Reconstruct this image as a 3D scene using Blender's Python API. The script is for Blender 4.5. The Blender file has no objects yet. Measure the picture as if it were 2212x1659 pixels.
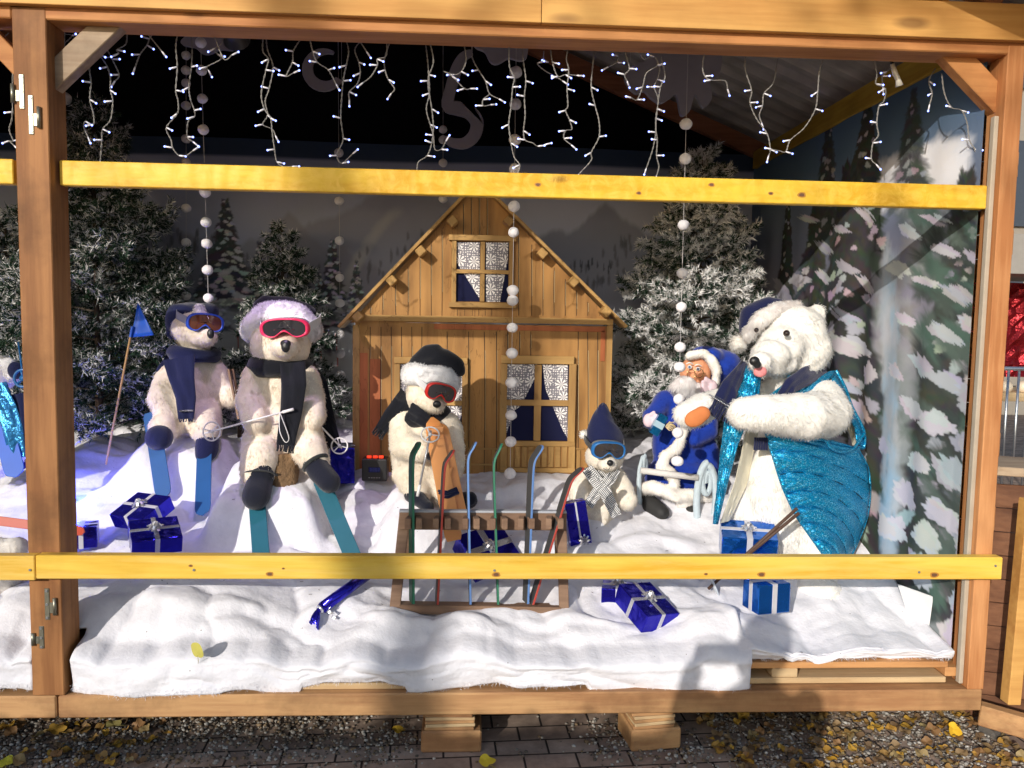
import bpy, bmesh, math, random
import numpy as np
from mathutils import Vector, Matrix, noise
R = math.radians
scene = bpy.context.scene
COL = scene.collection
rng = np.random.default_rng(7)
random.seed(7)

# ---------------------------------------------------------------- camera
CAMZ, PITCH, YAW, ROLL = 1.55, 4.5, 3.0, 1.0
camd = bpy.data.cameras.new('camera'); cam = bpy.data.objects.new('camera', camd); COL.objects.link(cam)
camd.sensor_width = 36.0; camd.lens = 28.0; camd.clip_start = 0.05; camd.clip_end = 500
CM = Matrix.Rotation(-R(YAW), 4, 'Z') @ Matrix.Rotation(R(90 - PITCH), 4, 'X') @ Matrix.Rotation(R(ROLL), 4, 'Z')
cam.matrix_world = Matrix.Translation((0, 0, CAMZ)) @ CM
scene.camera = cam
FPX = 28.0 / 36.0 * 2212

# ---------------------------------------------------------------- light
SUN_D = Vector((0.56, 1.0, -0.40)).normalized()          # direction the light travels
w = bpy.data.worlds.new('World'); scene.world = w; w.use_nodes = True
nt = w.node_tree; bg = nt.nodes['Background']; sky = nt.nodes.new('ShaderNodeTexSky')
sky.sky_type = 'NISHITA'; sky.sun_disc = False
el = math.asin(-SUN_D.z); sky.sun_elevation = el
sky.sun_rotation = math.atan2(-SUN_D.x, -SUN_D.y)
nt.links.new(sky.outputs[0], bg.inputs[0]); bg.inputs[1].default_value = 0.15
sl = bpy.data.lights.new('sun', 'SUN'); sl.energy = 3.8; sl.angle = R(0.5); sl.color = (1.0, 0.93, 0.84)
sun = bpy.data.objects.new('sun', sl); COL.objects.link(sun)
sun.rotation_euler = SUN_D.to_track_quat('-Z', 'Y').to_euler(); sun.location = (-8, -14, 8)
scene.view_settings.view_transform = 'Standard'; scene.view_settings.look = 'None'
scene.view_settings.gamma = 1.0; scene.view_settings.exposure = 0.0
scene.cycles.max_bounces = 8; scene.cycles.diffuse_bounces = 5
try: scene.cycles.use_denoising = True
except Exception: pass

def P(x, y, Y, dY=0.0):
    """world point on the plane at distance Y seen where the photo (2212 wide) shows x, y"""
    d = CM @ Vector(((x - 1106) / FPX, -(y - 829.5) / FPX, -1.0))
    t = (Y + dY) / d.y
    return Vector((d.x * t, Y + dY, CAMZ + d.z * t))
def PX(px, Y): return px * Y / FPX                         # photo pixels -> metres at distance Y

# ---------------------------------------------------------------- materials
def newmat(name):
    m = bpy.data.materials.new(name); m.use_nodes = True
    return m, m.node_tree.nodes, m.node_tree.links, m.node_tree.nodes['Principled BSDF']
MATS = {}
def plain(name, col, rough=0.6, metal=0.0, spec=0.5, bump=0.0, bscale=60, var=0.12, sheen=0.0, coat=0.0, vscale=None):
    if name in MATS: return MATS[name]
    m, N, L, b = newmat(name)
    tc = N.new('ShaderNodeTexCoord'); nz = N.new('ShaderNodeTexNoise'); nz.inputs['Scale'].default_value = vscale or bscale * 0.25
    nz.inputs['Detail'].default_value = 4; L.new(tc.outputs['Object'], nz.inputs['Vector'])
    mx = N.new('ShaderNodeMix'); mx.data_type = 'RGBA'
    mx.inputs[6].default_value = [c * (1 - var) for c in col] + [1]; mx.inputs[7].default_value = [min(1, c * (1 + var)) for c in col] + [1]
    L.new(nz.outputs['Fac'], mx.inputs[0]); L.new(mx.outputs[2], b.inputs['Base Color'])
    b.inputs['Roughness'].default_value = rough; b.inputs['Metallic'].default_value = metal
    b.inputs['Specular IOR Level'].default_value = spec
    if sheen: b.inputs['Sheen Weight'].default_value = sheen
    if coat: b.inputs['Coat Weight'].default_value = coat
    if bump:
        n2 = N.new('ShaderNodeTexNoise'); n2.inputs['Scale'].default_value = bscale; n2.inputs['Detail'].default_value = 5
        L.new(tc.outputs['Object'], n2.inputs['Vector'])
        bp = N.new('ShaderNodeBump'); bp.inputs['Strength'].default_value = bump; bp.inputs['Distance'].default_value = 0.01
        L.new(n2.outputs['Fac'], bp.inputs['Height']); L.new(bp.outputs[0], b.inputs['Normal'])
    MATS[name] = m; return m
def ramp(N, stops):
    r = N.new('ShaderNodeValToRGB'); e = r.color_ramp.elements
    while len(e) > 1: e.remove(e[-1])
    for i, (p, c) in enumerate(stops):
        q = e[0] if i == 0 else e.new(p)
        q.position = p; q.color = (*c, 1) if len(c) == 3 else c
    return r
def wood(name, light, dark, axis='X', scale=1.0, rough=0.65, knots=0.5, dirt=0.3, saw=0.0, knotc=(0.12, 0.05, 0.02), stretch=14, cloud=None):
    """planed timber: grain lines along `axis`, knots, blotches"""
    if name in MATS: return MATS[name]
    m, N, L, b = newmat(name)
    tc = N.new('ShaderNodeTexCoord'); oi = N.new('ShaderNodeObjectInfo')
    ad = N.new('ShaderNodeVectorMath'); ad.operation = 'MULTIPLY_ADD'; ad.inputs[1].default_value = (1, 1, 1)
    cr = N.new('ShaderNodeCombineXYZ'); mr = N.new('ShaderNodeMath'); mr.operation = 'MULTIPLY'; mr.inputs[1].default_value = 37.0
    L.new(oi.outputs['Random'], mr.inputs[0])
    for i in range(3): L.new(mr.outputs[0], cr.inputs[i])
    L.new(tc.outputs['Object'], ad.inputs[0]); L.new(cr.outputs[0], ad.inputs[2])
    k = 1.0 / stretch
    mp = N.new('ShaderNodeMapping'); s = {'X': (k, 1, 1), 'Y': (1, k, 1), 'Z': (1, 1, k)}[axis]
    mp.inputs['Scale'].default_value = [v * scale for v in s]; L.new(ad.outputs[0], mp.inputs['Vector'])
    # knots: voronoi cells in stretched space
    mk = N.new('ShaderNodeMapping'); s2 = {'X': (.35, 1, 1), 'Y': (1, .35, 1), 'Z': (1, 1, .35)}[axis]
    mk.inputs['Scale'].default_value = [v * scale * 9 for v in s2]; L.new(ad.outputs[0], mk.inputs['Vector'])
    vo = N.new('ShaderNodeTexVoronoi'); vo.inputs['Scale'].default_value = 1.0; L.new(mk.outputs[0], vo.inputs['Vector'])
    kn = N.new('ShaderNodeMapRange'); kn.inputs[1].default_value = 0.10 * knots + 0.02; kn.inputs[2].default_value = 0.22 * knots + 0.04
    kn.inputs[3].default_value = .6; kn.inputs[4].default_value = 0; L.new(vo.outputs['Distance'], kn.inputs[0])
    # only some cells have one
    wn = N.new('ShaderNodeMath'); wn.operation = 'GREATER_THAN'; wn.inputs[1].default_value = 0.7
    sp = N.new('ShaderNodeSeparateColor'); L.new(vo.outputs['Color'], sp.inputs[0]); L.new(sp.outputs[0], wn.inputs[0])
    kk = N.new('ShaderNodeMath'); kk.operation = 'MULTIPLY'; L.new(kn.outputs[0], kk.inputs[0]); L.new(wn.outputs[0], kk.inputs[1])
    # grain bends round knots
    n1 = N.new('ShaderNodeTexNoise'); n1.inputs['Scale'].default_value = 2.5; n1.inputs['Detail'].default_value = 3; L.new(mp.outputs[0], n1.inputs['Vector'])
    mu = N.new('ShaderNodeMath'); mu.operation = 'MULTIPLY_ADD'; mu.inputs[1].default_value = 30.0
    vd = N.new('ShaderNodeMath'); vd.operation = 'MULTIPLY'; vd.inputs[1].default_value = 3.0; L.new(vo.outputs['Distance'], vd.inputs[0])
    L.new(n1.outputs['Fac'], mu.inputs[0]); L.new(vd.outputs[0], mu.inputs[2])
    si = N.new('ShaderNodeMath'); si.operation = 'SINE'; L.new(mu.outputs[0], si.inputs[0])
    n3 = N.new('ShaderNodeTexNoise'); n3.inputs['Scale'].default_value = 60; n3.inputs['Detail'].default_value = 3; L.new(mp.outputs[0], n3.inputs['Vector'])
    g = N.new('ShaderNodeMath'); g.operation = 'MULTIPLY_ADD'; g.inputs[1].default_value = 0.22; L.new(si.outputs[0], g.inputs[0]); L.new(n3.outputs['Fac'], g.inputs[2])
    cr1 = ramp(N, [(0.25, dark), (0.75, light)]); L.new(g.outputs[0], cr1.inputs[0])
    n4 = N.new('ShaderNodeTexNoise'); n4.inputs['Scale'].default_value = 3.2; n4.inputs['Detail'].default_value = 6; n4.inputs['Roughness'].default_value = .65; L.new(ad.outputs[0], n4.inputs['Vector'])
    dr = N.new('ShaderNodeMapRange'); dr.inputs[1].default_value = 0.47; dr.inputs[2].default_value = 0.72; dr.inputs[4].default_value = dirt; L.new(n4.outputs['Fac'], dr.inputs[0])
    m1 = N.new('ShaderNodeMix'); m1.data_type = 'RGBA'; m1.inputs[7].default_value = [c * 0.42 for c in dark] + [1]
    L.new(dr.outputs[0], m1.inputs[0]); L.new(cr1.outputs[0], m1.inputs[6])
    m2 = N.new('ShaderNodeMix'); m2.data_type = 'RGBA'; m2.inputs[7].default_value = (*knotc, 1)
    L.new(kk.outputs[0], m2.inputs[0]); L.new(m1.outputs[2], m2.inputs[6]); L.new(m2.outputs[2], b.inputs['Base Color'])
    b.inputs['Roughness'].default_value = rough; b.inputs['Specular IOR Level'].default_value = 0.3
    if cloud:      # cloudy worn patches in the stain
        n5 = N.new('ShaderNodeTexNoise'); n5.inputs['Scale'].default_value = 16; n5.inputs['Detail'].default_value = 7; n5.inputs['Distortion'].default_value = 1.2; n5.inputs['Roughness'].default_value = .7; L.new(mp.outputs[0] if not saw else ad.outputs[0], n5.inputs['Vector'])
        r5 = N.new('ShaderNodeMapRange'); r5.inputs[1].default_value = .45; r5.inputs[2].default_value = .62; r5.inputs[4].default_value = .6; L.new(n5.outputs['Fac'], r5.inputs[0])
        m5 = N.new('ShaderNodeMix'); m5.data_type = 'RGBA'; m5.inputs[7].default_value = (*cloud, 1); L.new(r5.outputs[0], m5.inputs[0]); L.new(m2.outputs[2], m5.inputs[6]); L.new(m5.outputs[2], b.inputs['Base Color'])
    bp = N.new('ShaderNodeBump'); bp.inputs['Strength'].default_value = 0.35; bp.inputs['Distance'].default_value = 0.004
    if saw:   # rough-sawn cross marks
        wv = N.new('ShaderNodeTexWave'); wv.inputs['Scale'].default_value = 9 * saw; wv.inputs['Distortion'].default_value = 6; wv.inputs['Detail'].default_value = 2
        wv.bands_direction = axis; L.new(ad.outputs[0], wv.inputs['Vector'])
        h = N.new('ShaderNodeMath'); h.operation = 'ADD'; L.new(wv.outputs['Fac'], h.inputs[0]); L.new(g.outputs[0], h.inputs[1]); L.new(h.outputs[0], bp.inputs['Height'])
    else: L.new(g.outputs[0], bp.inputs['Height'])
    L.new(bp.outputs[0], b.inputs['Normal'])
    MATS[name] = m; return m
def colattr(name, rough=0.9, sheen=0.0, metal=0.0, bump=0.0, bscale=80, spec=0.3, sss=0.0, coat=0.0):
    """base colour comes from the mesh's own painted colour attribute"""
    if name in MATS: return MATS[name]
    m, N, L, b = newmat(name)
    a = N.new('ShaderNodeAttribute'); a.attribute_name = 'Col'; L.new(a.outputs['Color'], b.inputs['Base Color'])
    b.inputs['Roughness'].default_value = rough; b.inputs['Metallic'].default_value = metal; b.inputs['Specular IOR Level'].default_value = spec
    b.inputs['Sheen Weight'].default_value = sheen; b.inputs['Coat Weight'].default_value = coat
    if sss: b.inputs['Subsurface Weight'].default_value = sss; b.inputs['Subsurface Scale'].default_value = 0.02
    if bump:
        tc = N.new('ShaderNodeTexCoord'); n2 = N.new('ShaderNodeTexNoise'); n2.inputs['Scale'].default_value = bscale; n2.inputs['Detail'].default_value = 5
        L.new(tc.outputs['Object'], n2.inputs['Vector']); bp = N.new('ShaderNodeBump'); bp.inputs['Strength'].default_value = bump; bp.inputs['Distance'].default_value = 0.01
        L.new(n2.outputs['Fac'], bp.inputs['Height']); L.new(bp.outputs[0], b.inputs['Normal'])
    MATS[name] = m; return m
def emit(name, col, s):
    if name in MATS: return MATS[name]
    m, N, L, b = newmat(name); b.inputs['Base Color'].default_value = (*col, 1)
    b.inputs['Emission Color'].default_value = (*col, 1); b.inputs['Emission Strength'].default_value = s
    MATS[name] = m; return m

# ---------------------------------------------------------------- mesh building
class MB:
    def __init__(s): s.v = []; s.f = []; s.c = []; s.col = None
    def add(s, vs, fs, col=None):
        o = len(s.v); s.v += [tuple(v) for v in vs]; s.f += [tuple(i + o for i in f) for f in fs]
        s.c += [col or (1, 1, 1)] * len(vs); return s
    def box(s, c, size, rot=None, col=None):
        c = Vector(c); hx, hy, hz = [q / 2 for q in size]
        vs = [Vector((x, y, z)) for x in (-hx, hx) for y in (-hy, hy) for z in (-hz, hz)]
        if rot is not None: vs = [rot @ v for v in vs]
        return s.add([v + c for v in vs], [(0, 1, 3, 2), (4, 6, 7, 5), (0, 4, 5, 1), (2, 3, 7, 6), (0, 2, 6, 4), (1, 5, 7, 3)], col)
    def bar(s, a, b, w, h, up=(0, 0, 1), col=None):
        a = Vector(a); b = Vector(b); d = b - a; L = d.length; x = d.normalized(); up = Vector(up)
        y = up.cross(x)
        if y.length < 1e-4: y = Vector((1, 0, 0)).cross(x)
        y.normalize(); z = x.cross(y)
        return s.box((a + b) / 2, (L, w, h), Matrix((x, y, z)).transposed(), col)
    def tube(s, pts, r, n=8, cap=True, flat=1.0, closed=False, col=None, up=(0.13, 0.2, 1)):
        pts = [Vector(p) for p in pts]; m = len(pts)
        rr = r if hasattr(r, '__len__') else [r] * m
        vs = []; fs = []; prev = None
        for i, p in enumerate(pts):
            if closed: t = pts[(i + 1) % m] - pts[i - 1]
            else: t = pts[min(i + 1, m - 1)] - pts[max(i - 1, 0)]
            if t.length < 1e-9: t = Vector((0, 0, 1))
            t.normalize()
            if prev is None:
                u = Vector(up).cross(t)
                if u.length < 1e-3: u = Vector((1, 0, 0)).cross(t)
            else: u = prev - t * prev.dot(t)
            u.normalize(); prev = u; v = t.cross(u)
            for k in range(n):
                a = 2 * math.pi * k / n; vs.append(p + (u * math.cos(a) + v * math.sin(a) * flat) * rr[i])
        for i in range(m if closed else m - 1):
            j = (i + 1) % m
            for k in range(n): fs.append((i * n + k, i * n + (k + 1) % n, j * n + (k + 1) % n, j * n + k))
        if cap and not closed: fs.append(tuple(range(n - 1, -1, -1))); fs.append(tuple((m - 1) * n + k for k in range(n)))
        return s.add(vs, fs, col)
    def ell(s, c, r, rot=None, nu=16, nv=10, col=None):
        c = Vector(c)
        if not hasattr(r, '__len__'): r = (r, r, r)
        vs = [Vector((0, 0, r[2]))]; fs = []
        for i in range(1, nv):
            t = math.pi * i / nv
            for k in range(nu):
                a = 2 * math.pi * k / nu; vs.append(Vector((r[0] * math.sin(t) * math.cos(a), r[1] * math.sin(t) * math.sin(a), r[2] * math.cos(t))))
        vs.append(Vector((0, 0, -r[2])))
        for k in range(nu): fs.append((0, 1 + k, 1 + (k + 1) % nu))
        for i in range(nv - 2):
            for k in range(nu):
                a = 1 + i * nu + k; b2 = 1 + i * nu + (k + 1) % nu; fs.append((a, a + nu, b2 + nu, b2))
        l = len(vs) - 1; o = 1 + (nv - 2) * nu
        for k in range(nu): fs.append((l, o + (k + 1) % nu, o + k))
        if rot is not None: vs = [rot @ v for v in vs]
        return s.add([v + c for v in vs], fs, col)
    def prism(s, poly, d, col=None):
        """poly: list of 3-D points of one face, d: extrusion vector"""
        n = len(poly); d = Vector(d); a = [Vector(p) for p in poly]
        return s.add(a + [p + d for p in a], [tuple(range(n)), tuple(range(2 * n - 1, n - 1, -1))] + [(i, (i + 1) % n + 0, (i + 1) % n + n, i + n) for i in range(n)], col)
    def grid(s, rows, col=None, closed=False):
        n = len(rows[0]); vs = [p for r in rows for p in r]; fs = []
        for i in range(len(rows) - 1):
            for k in range(n if closed else n - 1):
                k2 = (k + 1) % n; fs.append((i * n + k, i * n + k2, (i + 1) * n + k2, (i + 1) * n + k))
        return s.add(vs, fs, col)
    def obj(s, name, mat, parent=None, bevel=0.0, smooth=False, solid=0.0, subd=0, attr=False, seg=1, fixn=True):
        me = bpy.data.meshes.new(name); me.from_pydata(s.v, [], s.f)
        if attr or s.col:
            ca = me.color_attributes.new('Col', 'FLOAT_COLOR', 'POINT')
            ca.data.foreach_set('color', np.c_[np.array(s.c, dtype=np.float32), np.ones(len(s.c), dtype=np.float32)].ravel())
        if fixn:
            bm = bmesh.new(); bm.from_mesh(me); bmesh.ops.recalc_face_normals(bm, faces=bm.faces); bm.to_mesh(me); bm.free()
        return link(name, me, mat, parent, bevel, smooth, solid, subd, seg)
def link(name, me, mat, parent=None, bevel=0.0, smooth=False, solid=0.0, subd=0, seg=1):
    if mat: me.materials.append(mat)
    if smooth: me.polygons.foreach_set('use_smooth', [True] * len(me.polygons))
    o = bpy.data.objects.new(name, me); COL.objects.link(o)
    if parent: o.parent = parent; o.matrix_parent_inverse = MINV.get(parent, Matrix())
    if solid: md = o.modifiers.new('solid', 'SOLIDIFY'); md.thickness = solid; md.offset = 0
    if bevel: md = o.modifiers.new('bevel', 'BEVEL'); md.width = bevel; md.segments = seg; md.limit_method = 'ANGLE'
    if subd: md = o.modifiers.new('sub', 'SUBSURF'); md.levels = subd; md.render_levels = subd
    return o
MINV = {}
def thing(name, label, cat, loc=(0, 0, 0), group=None, kind=None):
    o = bpy.data.objects.new(name, None); COL.objects.link(o); o.location = loc; o.empty_display_size = 0.1
    MINV[o] = Matrix.Translation(loc).inverted()
    return tag(o, label, cat, group, kind)
def tag(o, label=None, cat=None, group=None, kind=None):
    if label: o['label'] = label
    if cat: o['category'] = cat
    if group: o['group'] = group
    if kind: o['kind'] = kind
    return o
def fastmesh(name, V, F3, mat, parent=None, col=None, normals=None, smooth=True):
    """numpy triangle soup -> object"""
    V = np.asarray(V, dtype=np.float32); F3 = np.asarray(F3, dtype=np.int32); k = F3.shape[1]
    me = bpy.data.meshes.new(name); me.vertices.add(len(V)); me.vertices.foreach_set('co', V.ravel())
    me.loops.add(F3.size); me.loops.foreach_set('vertex_index', F3.ravel())
    me.polygons.add(len(F3)); me.polygons.foreach_set('loop_start', np.arange(0, F3.size, k, dtype=np.int32))
    me.update(calc_edges=True)
    if col is not None:
        ca = me.color_attributes.new('Col', 'FLOAT_COLOR', 'POINT')
        ca.data.foreach_set('color', np.c_[col, np.ones(len(col))].astype(np.float32).ravel())
    if smooth: me.polygons.foreach_set('use_smooth', np.ones(len(F3), dtype=bool))
    if normals is not None: me.normals_split_custom_set_from_vertices(np.asarray(normals, dtype=np.float32).tolist())
    return link(name, me, mat, parent)
def vnoise(p, s, seed=0.0): return noise.noise(Vector((p[0] * s + seed, p[1] * s - seed, p[2] * s + 2 * seed)))
def npnoise(X, Y, scale, seed=0, octaves=4, pers=0.5):
    """tileless value noise on arrays"""
    out = np.zeros_like(X, dtype=np.float64); amp = 1; tot = 0
    for o in range(octaves):
        r = np.random.default_rng(seed * 31 + o); T = r.random((256, 256))
        x = X * scale * 2 ** o; y = Y * scale * 2 ** o; xi = np.floor(x).astype(int); yi = np.floor(y).astype(int)
        fx = x - xi; fy = y - yi; fx = fx * fx * (3 - 2 * fx); fy = fy * fy * (3 - 2 * fy)
        a = T[xi & 255, yi & 255]; b = T[(xi + 1) & 255, yi & 255]; c = T[xi & 255, (yi + 1) & 255]; d = T[(xi + 1) & 255, (yi + 1) & 255]
        out += amp * ((a * (1 - fx) + b * fx) * (1 - fy) + (c * (1 - fx) + d * fx) * fy); tot += amp; amp *= pers
    return out / tot
# ================================================================ STRUCTURE
W_POST = wood('timber_post', (0.36, 0.165, 0.06), (0.24, 0.10, 0.035), 'Z', dirt=0.7)
W_POSTR = wood('timber_post_fresh', (0.60, 0.29, 0.12), (0.42, 0.17, 0.06), 'Z', dirt=0.2, knots=.8)
W_SILL = wood('timber_sill', (0.52, 0.30, 0.135), (0.36, 0.18, 0.08), 'X', dirt=0.75)
W_BEAM = wood('timber_beam', (0.52, 0.24, 0.085), (0.38, 0.15, 0.05), 'X', dirt=0.35)
W_CLAD = wood('pine_cladding', (0.64, 0.36, 0.11), (0.50, 0.25, 0.07), 'X', dirt=0.2, knots=.7, scale=.8)
W_YEL1 = wood('yellow_stained_rail', (0.78, 0.50, 0.045), (0.66, 0.36, 0.02), 'X', dirt=0.15, knots=.55, saw=.55, rough=.5, stretch=5, cloud=(.84, .55, .09))
W_YEL2 = wood('yellow_stained_rail_smooth', (0.80, 0.55, 0.09), (0.70, 0.40, 0.04), 'X', dirt=0.2, knots=.7, saw=0, rough=.42, cloud=(.82, .58, .16))
W_BRACE = wood('weathered_brace', (0.42, 0.32, 0.22), (0.28, 0.19, 0.12), 'X', dirt=0.55)
W_DARK = wood('dark_timber', (0.20, 0.09, 0.045), (0.12, 0.05, 0.025), 'X', dirt=0.4)
W_PALE = wood('pale_pallet_wood', (0.62, 0.46, 0.26), (0.50, 0.34, 0.18), 'X', dirt=0.25, knots=.5)
W_PAL2 = wood('orange_pallet_wood', (0.58, 0.30, 0.12), (0.42, 0.19, 0.07), 'X', dirt=0.3)
ZINC = plain('zinc', (0.28, 0.27, 0.21), 0.4, 0.8, bump=.1)
STEEL = plain('steel', (0.5, 0.52, 0.55), 0.35, 0.9)
BLACKB = plain('black_cloth_lining', (0.006, 0.006, 0.008), 0.95, spec=.1)

booth = thing('market_booth', 'open fronted timber market booth with brown posts and yellow rails', 'booth', (0, 2.8, 0))
def bx(name, x0, x1, y0, y1, z0, z1, mat, parent=booth, bev=0.003):
    return MB().box(((x0 + x1) / 2, (y0 + y1) / 2, (z0 + z1) / 2), (x1 - x0, y1 - y0, z1 - z0)).obj(name, mat, parent, bev)
pl = bx('post', -1.503, -1.395, 2.75, 2.87, 0.226, 2.54, W_POST); tag(pl, 'brown post with four steel hinges')
pr = MB().box((1.877, 2.80, 1.38), (0.062, 0.10, 2.31)).obj('post', W_POSTR, booth, 0.003)
tag(pr, 'orange post at the open right end')
bx('sill_beam', -1.418, 1.905, 2.75, 2.88, 0.143, 0.224, W_SILL, bev=.005)
bx('sill_beam', -4.2, -1.424, 2.75, 2.88, 0.143, 0.224, W_SILL, bev=.005)
bx('floor_beam', 1.80, 1.90, 2.882, 5.2, 0.12, 0.22, W_SILL)
bx('top_beam', -1.45, 1.96, 2.752, 2.872, 2.503, 2.63, W_BEAM, bev=.004)
bx('top_beam', -4.2, -1.505, 2.752, 2.872, 2.503, 2.63, W_BEAM, bev=.004)
# canvas-edge batten beside the right post and stepped ends of the lap siding
bx('batten', 1.829, 1.8455, 2.775, 2.80, 0.235, 2.30, plain('batten_wood', (0.42, 0.36, 0.28), .8, var=.2))
z = 0.27; k = 0
while z < 2.45:
    bx('siding_board', 1.9085, 1.922 + 0.005 * math.sin(k * 2.3), 2.775, 5.3, z, z + 0.088, W_BEAM, bev=.002); z += 0.091; k += 1
# yellow rails
ru = bx('upper_rail', -1.385, 1.828, 2.79, 2.83, 1.979, 2.061, W_YEL1, bev=.003)
bx('upper_rail', -4.2, -1.535, 2.79, 2.83, 1.979, 2.061, W_YEL1, bev=.003)
rl = bx('lower_rail', -1.455, 1.917, 2.705, 2.747, 0.655, 0.736, W_YEL2, bev=.003)
bx('lower_rail', -4.2, -1.458, 2.705, 2.747, 0.650, 0.734, W_YEL2, bev=.003)
def weld(host, mbs):
    """marks that belong to the surface they sit on: one mesh, several materials"""
    me = host.data; bm = bmesh.new(); bm.from_mesh(me)
    for mb, mat in mbs:
        me.materials.append(mat); k = len(me.materials) - 1; vs = [bm.verts.new(v) for v in mb.v]
        for f in mb.f: q = bm.faces.new([vs[i] for i in f]); q.material_index = k
    bm.to_mesh(me); bm.free()
def knots(host, spots, Y):
    k1 = MB(); k2 = MB()
    for (x, y, r) in spots:
        c = P(x, y, Y); rr = PX(r, Y)
        for mb, q, dy in ((k1, .95, -.0006), (k2, .6, -.0010)):
            mb.add([c + Vector((rr * q * 1.25 * math.cos(a) * (1 + .12 * math.sin(3 * a + x)), dy, rr * q * .85 * math.sin(a) * (1 + .1 * math.cos(2 * a)))) for a in np.linspace(0, 2 * math.pi, 19)[:-1]], [tuple(range(18))])
    weld(host, [(k1, plain('knot_halo', (.45, .20, .03), .5)), (k2, plain('knot_core', (.14, .065, .03), .55, var=.4))])
knots(ru, ((1162, 399, 6), (1380, 417, 5), (1537, 399, 6), (1665, 418, 5), (1732, 421, 8)), 2.79)
knots(rl, ((583, 1240, 7), (1072, 1241, 8), (1645, 1241, 8), (2018, 1242, 9), (1525, 1240, 4), (412, 1222, 4), (612, 1228, 3)), 2.705)
# screws in the lower rail
for (sx, sy) in ((1068, 1232), (419, 1236 - 5), (1985, 1236), (2185 - 35, 1222), (65, 1231)):
    p = P(sx, sy, 2.7045)
    MB().tube([p, p + Vector((0, -0.0025, 0))], 0.0045, 8).obj('screw', STEEL, rl if sx > 80 else rl)
# corner braces
def brace(a, b, wd, mat, y=2.80):
    A = P(*a, y); B = P(*b, y); MB().bar(A, B, 0.05, wd, up=(0, 1, 0)).obj('corner_brace', mat, booth, 0.003)
def brace(a, b, wd, mat, y=2.80):
    A = P(*a, y); B = P(*b, y); d = (B - A).normalized(); n = Vector((-d.z, 0, d.x)) * wd / 2
    MB().prism([A + n, B + n, B - n, A - n], (0, 0.05, 0)).obj('corner_brace', mat, booth, 0.003)
brace((88, 187), (245, 37), 0.078, W_BRACE)
brace((2040, 88), (2188, 246), 0.085, W_BEAM)
brace((-60, 40), (45, 150), 0.06, W_BEAM)
# loose-pin hinges on the left post
def hinge(x, y, h, side):
    p = P(x, y, 2.749); hh = PX(h, 2.75)
    m = MB().box(p, (0.017, 0.004, hh))
    m.box(p + Vector((side * 0.016, 0, -hh * .12)), (0.018, 0.004, hh * .34))
    o = m.obj('hinge', ZINC, pl, 0.002)
    MB().tube([p + Vector((side * 0.027, -0.004, -hh * .33)), p + Vector((side * 0.027, -0.004, hh * .2))], 0.0065, 10).obj('hinge_pin', ZINC, pl, smooth=True)
    for q in (-.42, 0, .42):
        c = p + Vector((0, -0.0025, hh * q)); MB().tube([c, c + Vector((0, -0.002, 0))], 0.0045, 8).obj('screw', STEEL, pl)
hinge(47, 198, 70, -1); hinge(67, 248, 80, 1); hinge(102, 1320 - 15, 70, 1); hinge(90, 1377, 50, -1)
# gable cladding above the opening, lap boards stopping under the roof line
RX, RZ, RS = 1.93, 2.665, 0.41          # eave x, eave z, slope
RIDGE = -1.15
def roofz(X): return RZ + RS * (RX - X) if X > RIDGE else RZ + RS * (RX - RIDGE) - RS * (RIDGE - X)
z = 2.541; k = 0
while z < 3.9:
    h = 0.125; xr = RX - max(0.0, (z + h - RZ)) / RS - .01; xl = max(-4.2, 2 * RIDGE - xr)
    if xr - xl < .2: break
    cut = P(1170, 40, 2.72).x if k == 0 else (-0.6 if k % 2 else 0.9)
    y0 = 2.726 - (0.0 if k else 0)
    for a, b in ((xl, cut - .001), (cut + .001, xr)):
        if b > a + .05:
            m = MB(); m.add([(a, 2.724, z), (b, 2.724, z), (b, 2.733, z + h), (a, 2.733, z + h), (a, 2.7515, z), (b, 2.7515, z), (b, 2.7515, z + h), (a, 2.7515, z + h)],
                  [(0, 1, 2, 3), (7, 6, 5, 4), (0, 4, 5, 1), (1, 5, 6, 2), (2, 6, 7, 3), (3, 7, 4, 0)]).obj('cladding_board', W_CLAD, booth, 0.0015)
    z += h; k += 1
# roof: corrugated sheets on rafters and purlins
m, N, L, b = newmat('roof_sheet'); tc = N.new('ShaderNodeTexCoord'); nz = N.new('ShaderNodeTexNoise'); nz.inputs['Scale'].default_value = 5; nz.inputs['Detail'].default_value = 8
L.new(tc.outputs['Object'], nz.inputs['Vector']); r = ramp(N, [(.35, (.30, .27, .24)), (.65, (.50, .46, .42))]); L.new(nz.outputs['Fac'], r.inputs[0]); L.new(r.outputs[0], b.inputs['Base Color']); b.inputs['Roughness'].default_value = .6
ROOF = m
def roof(xa, xb, name='roof_sheet'):
    ys = np.arange(2.28, 5.5, 0.0125); rows = []
    for i, y in enumerate(ys):
        d = 0.013 * max(-1, min(1, 1.8 * math.sin(2 * math.pi * y / 0.15)))
        rows.append([(x, y, roofz(x) + .05 + d) for x in (xa, xb)])
    MB().grid(rows).obj(name, ROOF, booth, solid=0.003)
roof(RX + .3, RIDGE); roof(RIDGE, -4.4)
W_YB = wood('yellow_purlin', (0.55, 0.36, 0.05), (0.42, 0.25, 0.03), 'Y', dirt=.4)
bx('eave_beam', 1.79, 1.855, 2.88, 5.12, 2.552, 2.66, W_YB)
def slope_bar(name, y, x0, x1, w, h, mat, dz=0.0):
    MB().bar((x0, y, roofz(x0) + dz), (x1, y, roofz(x1) + dz), w, h, up=(0, 0, 1)).obj(name, mat, booth, 0.003)
W_RAFT = wood('red_brown_rafter', (0.36, 0.15, 0.08), (0.24, 0.09, 0.04), 'X', dirt=.3)
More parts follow.
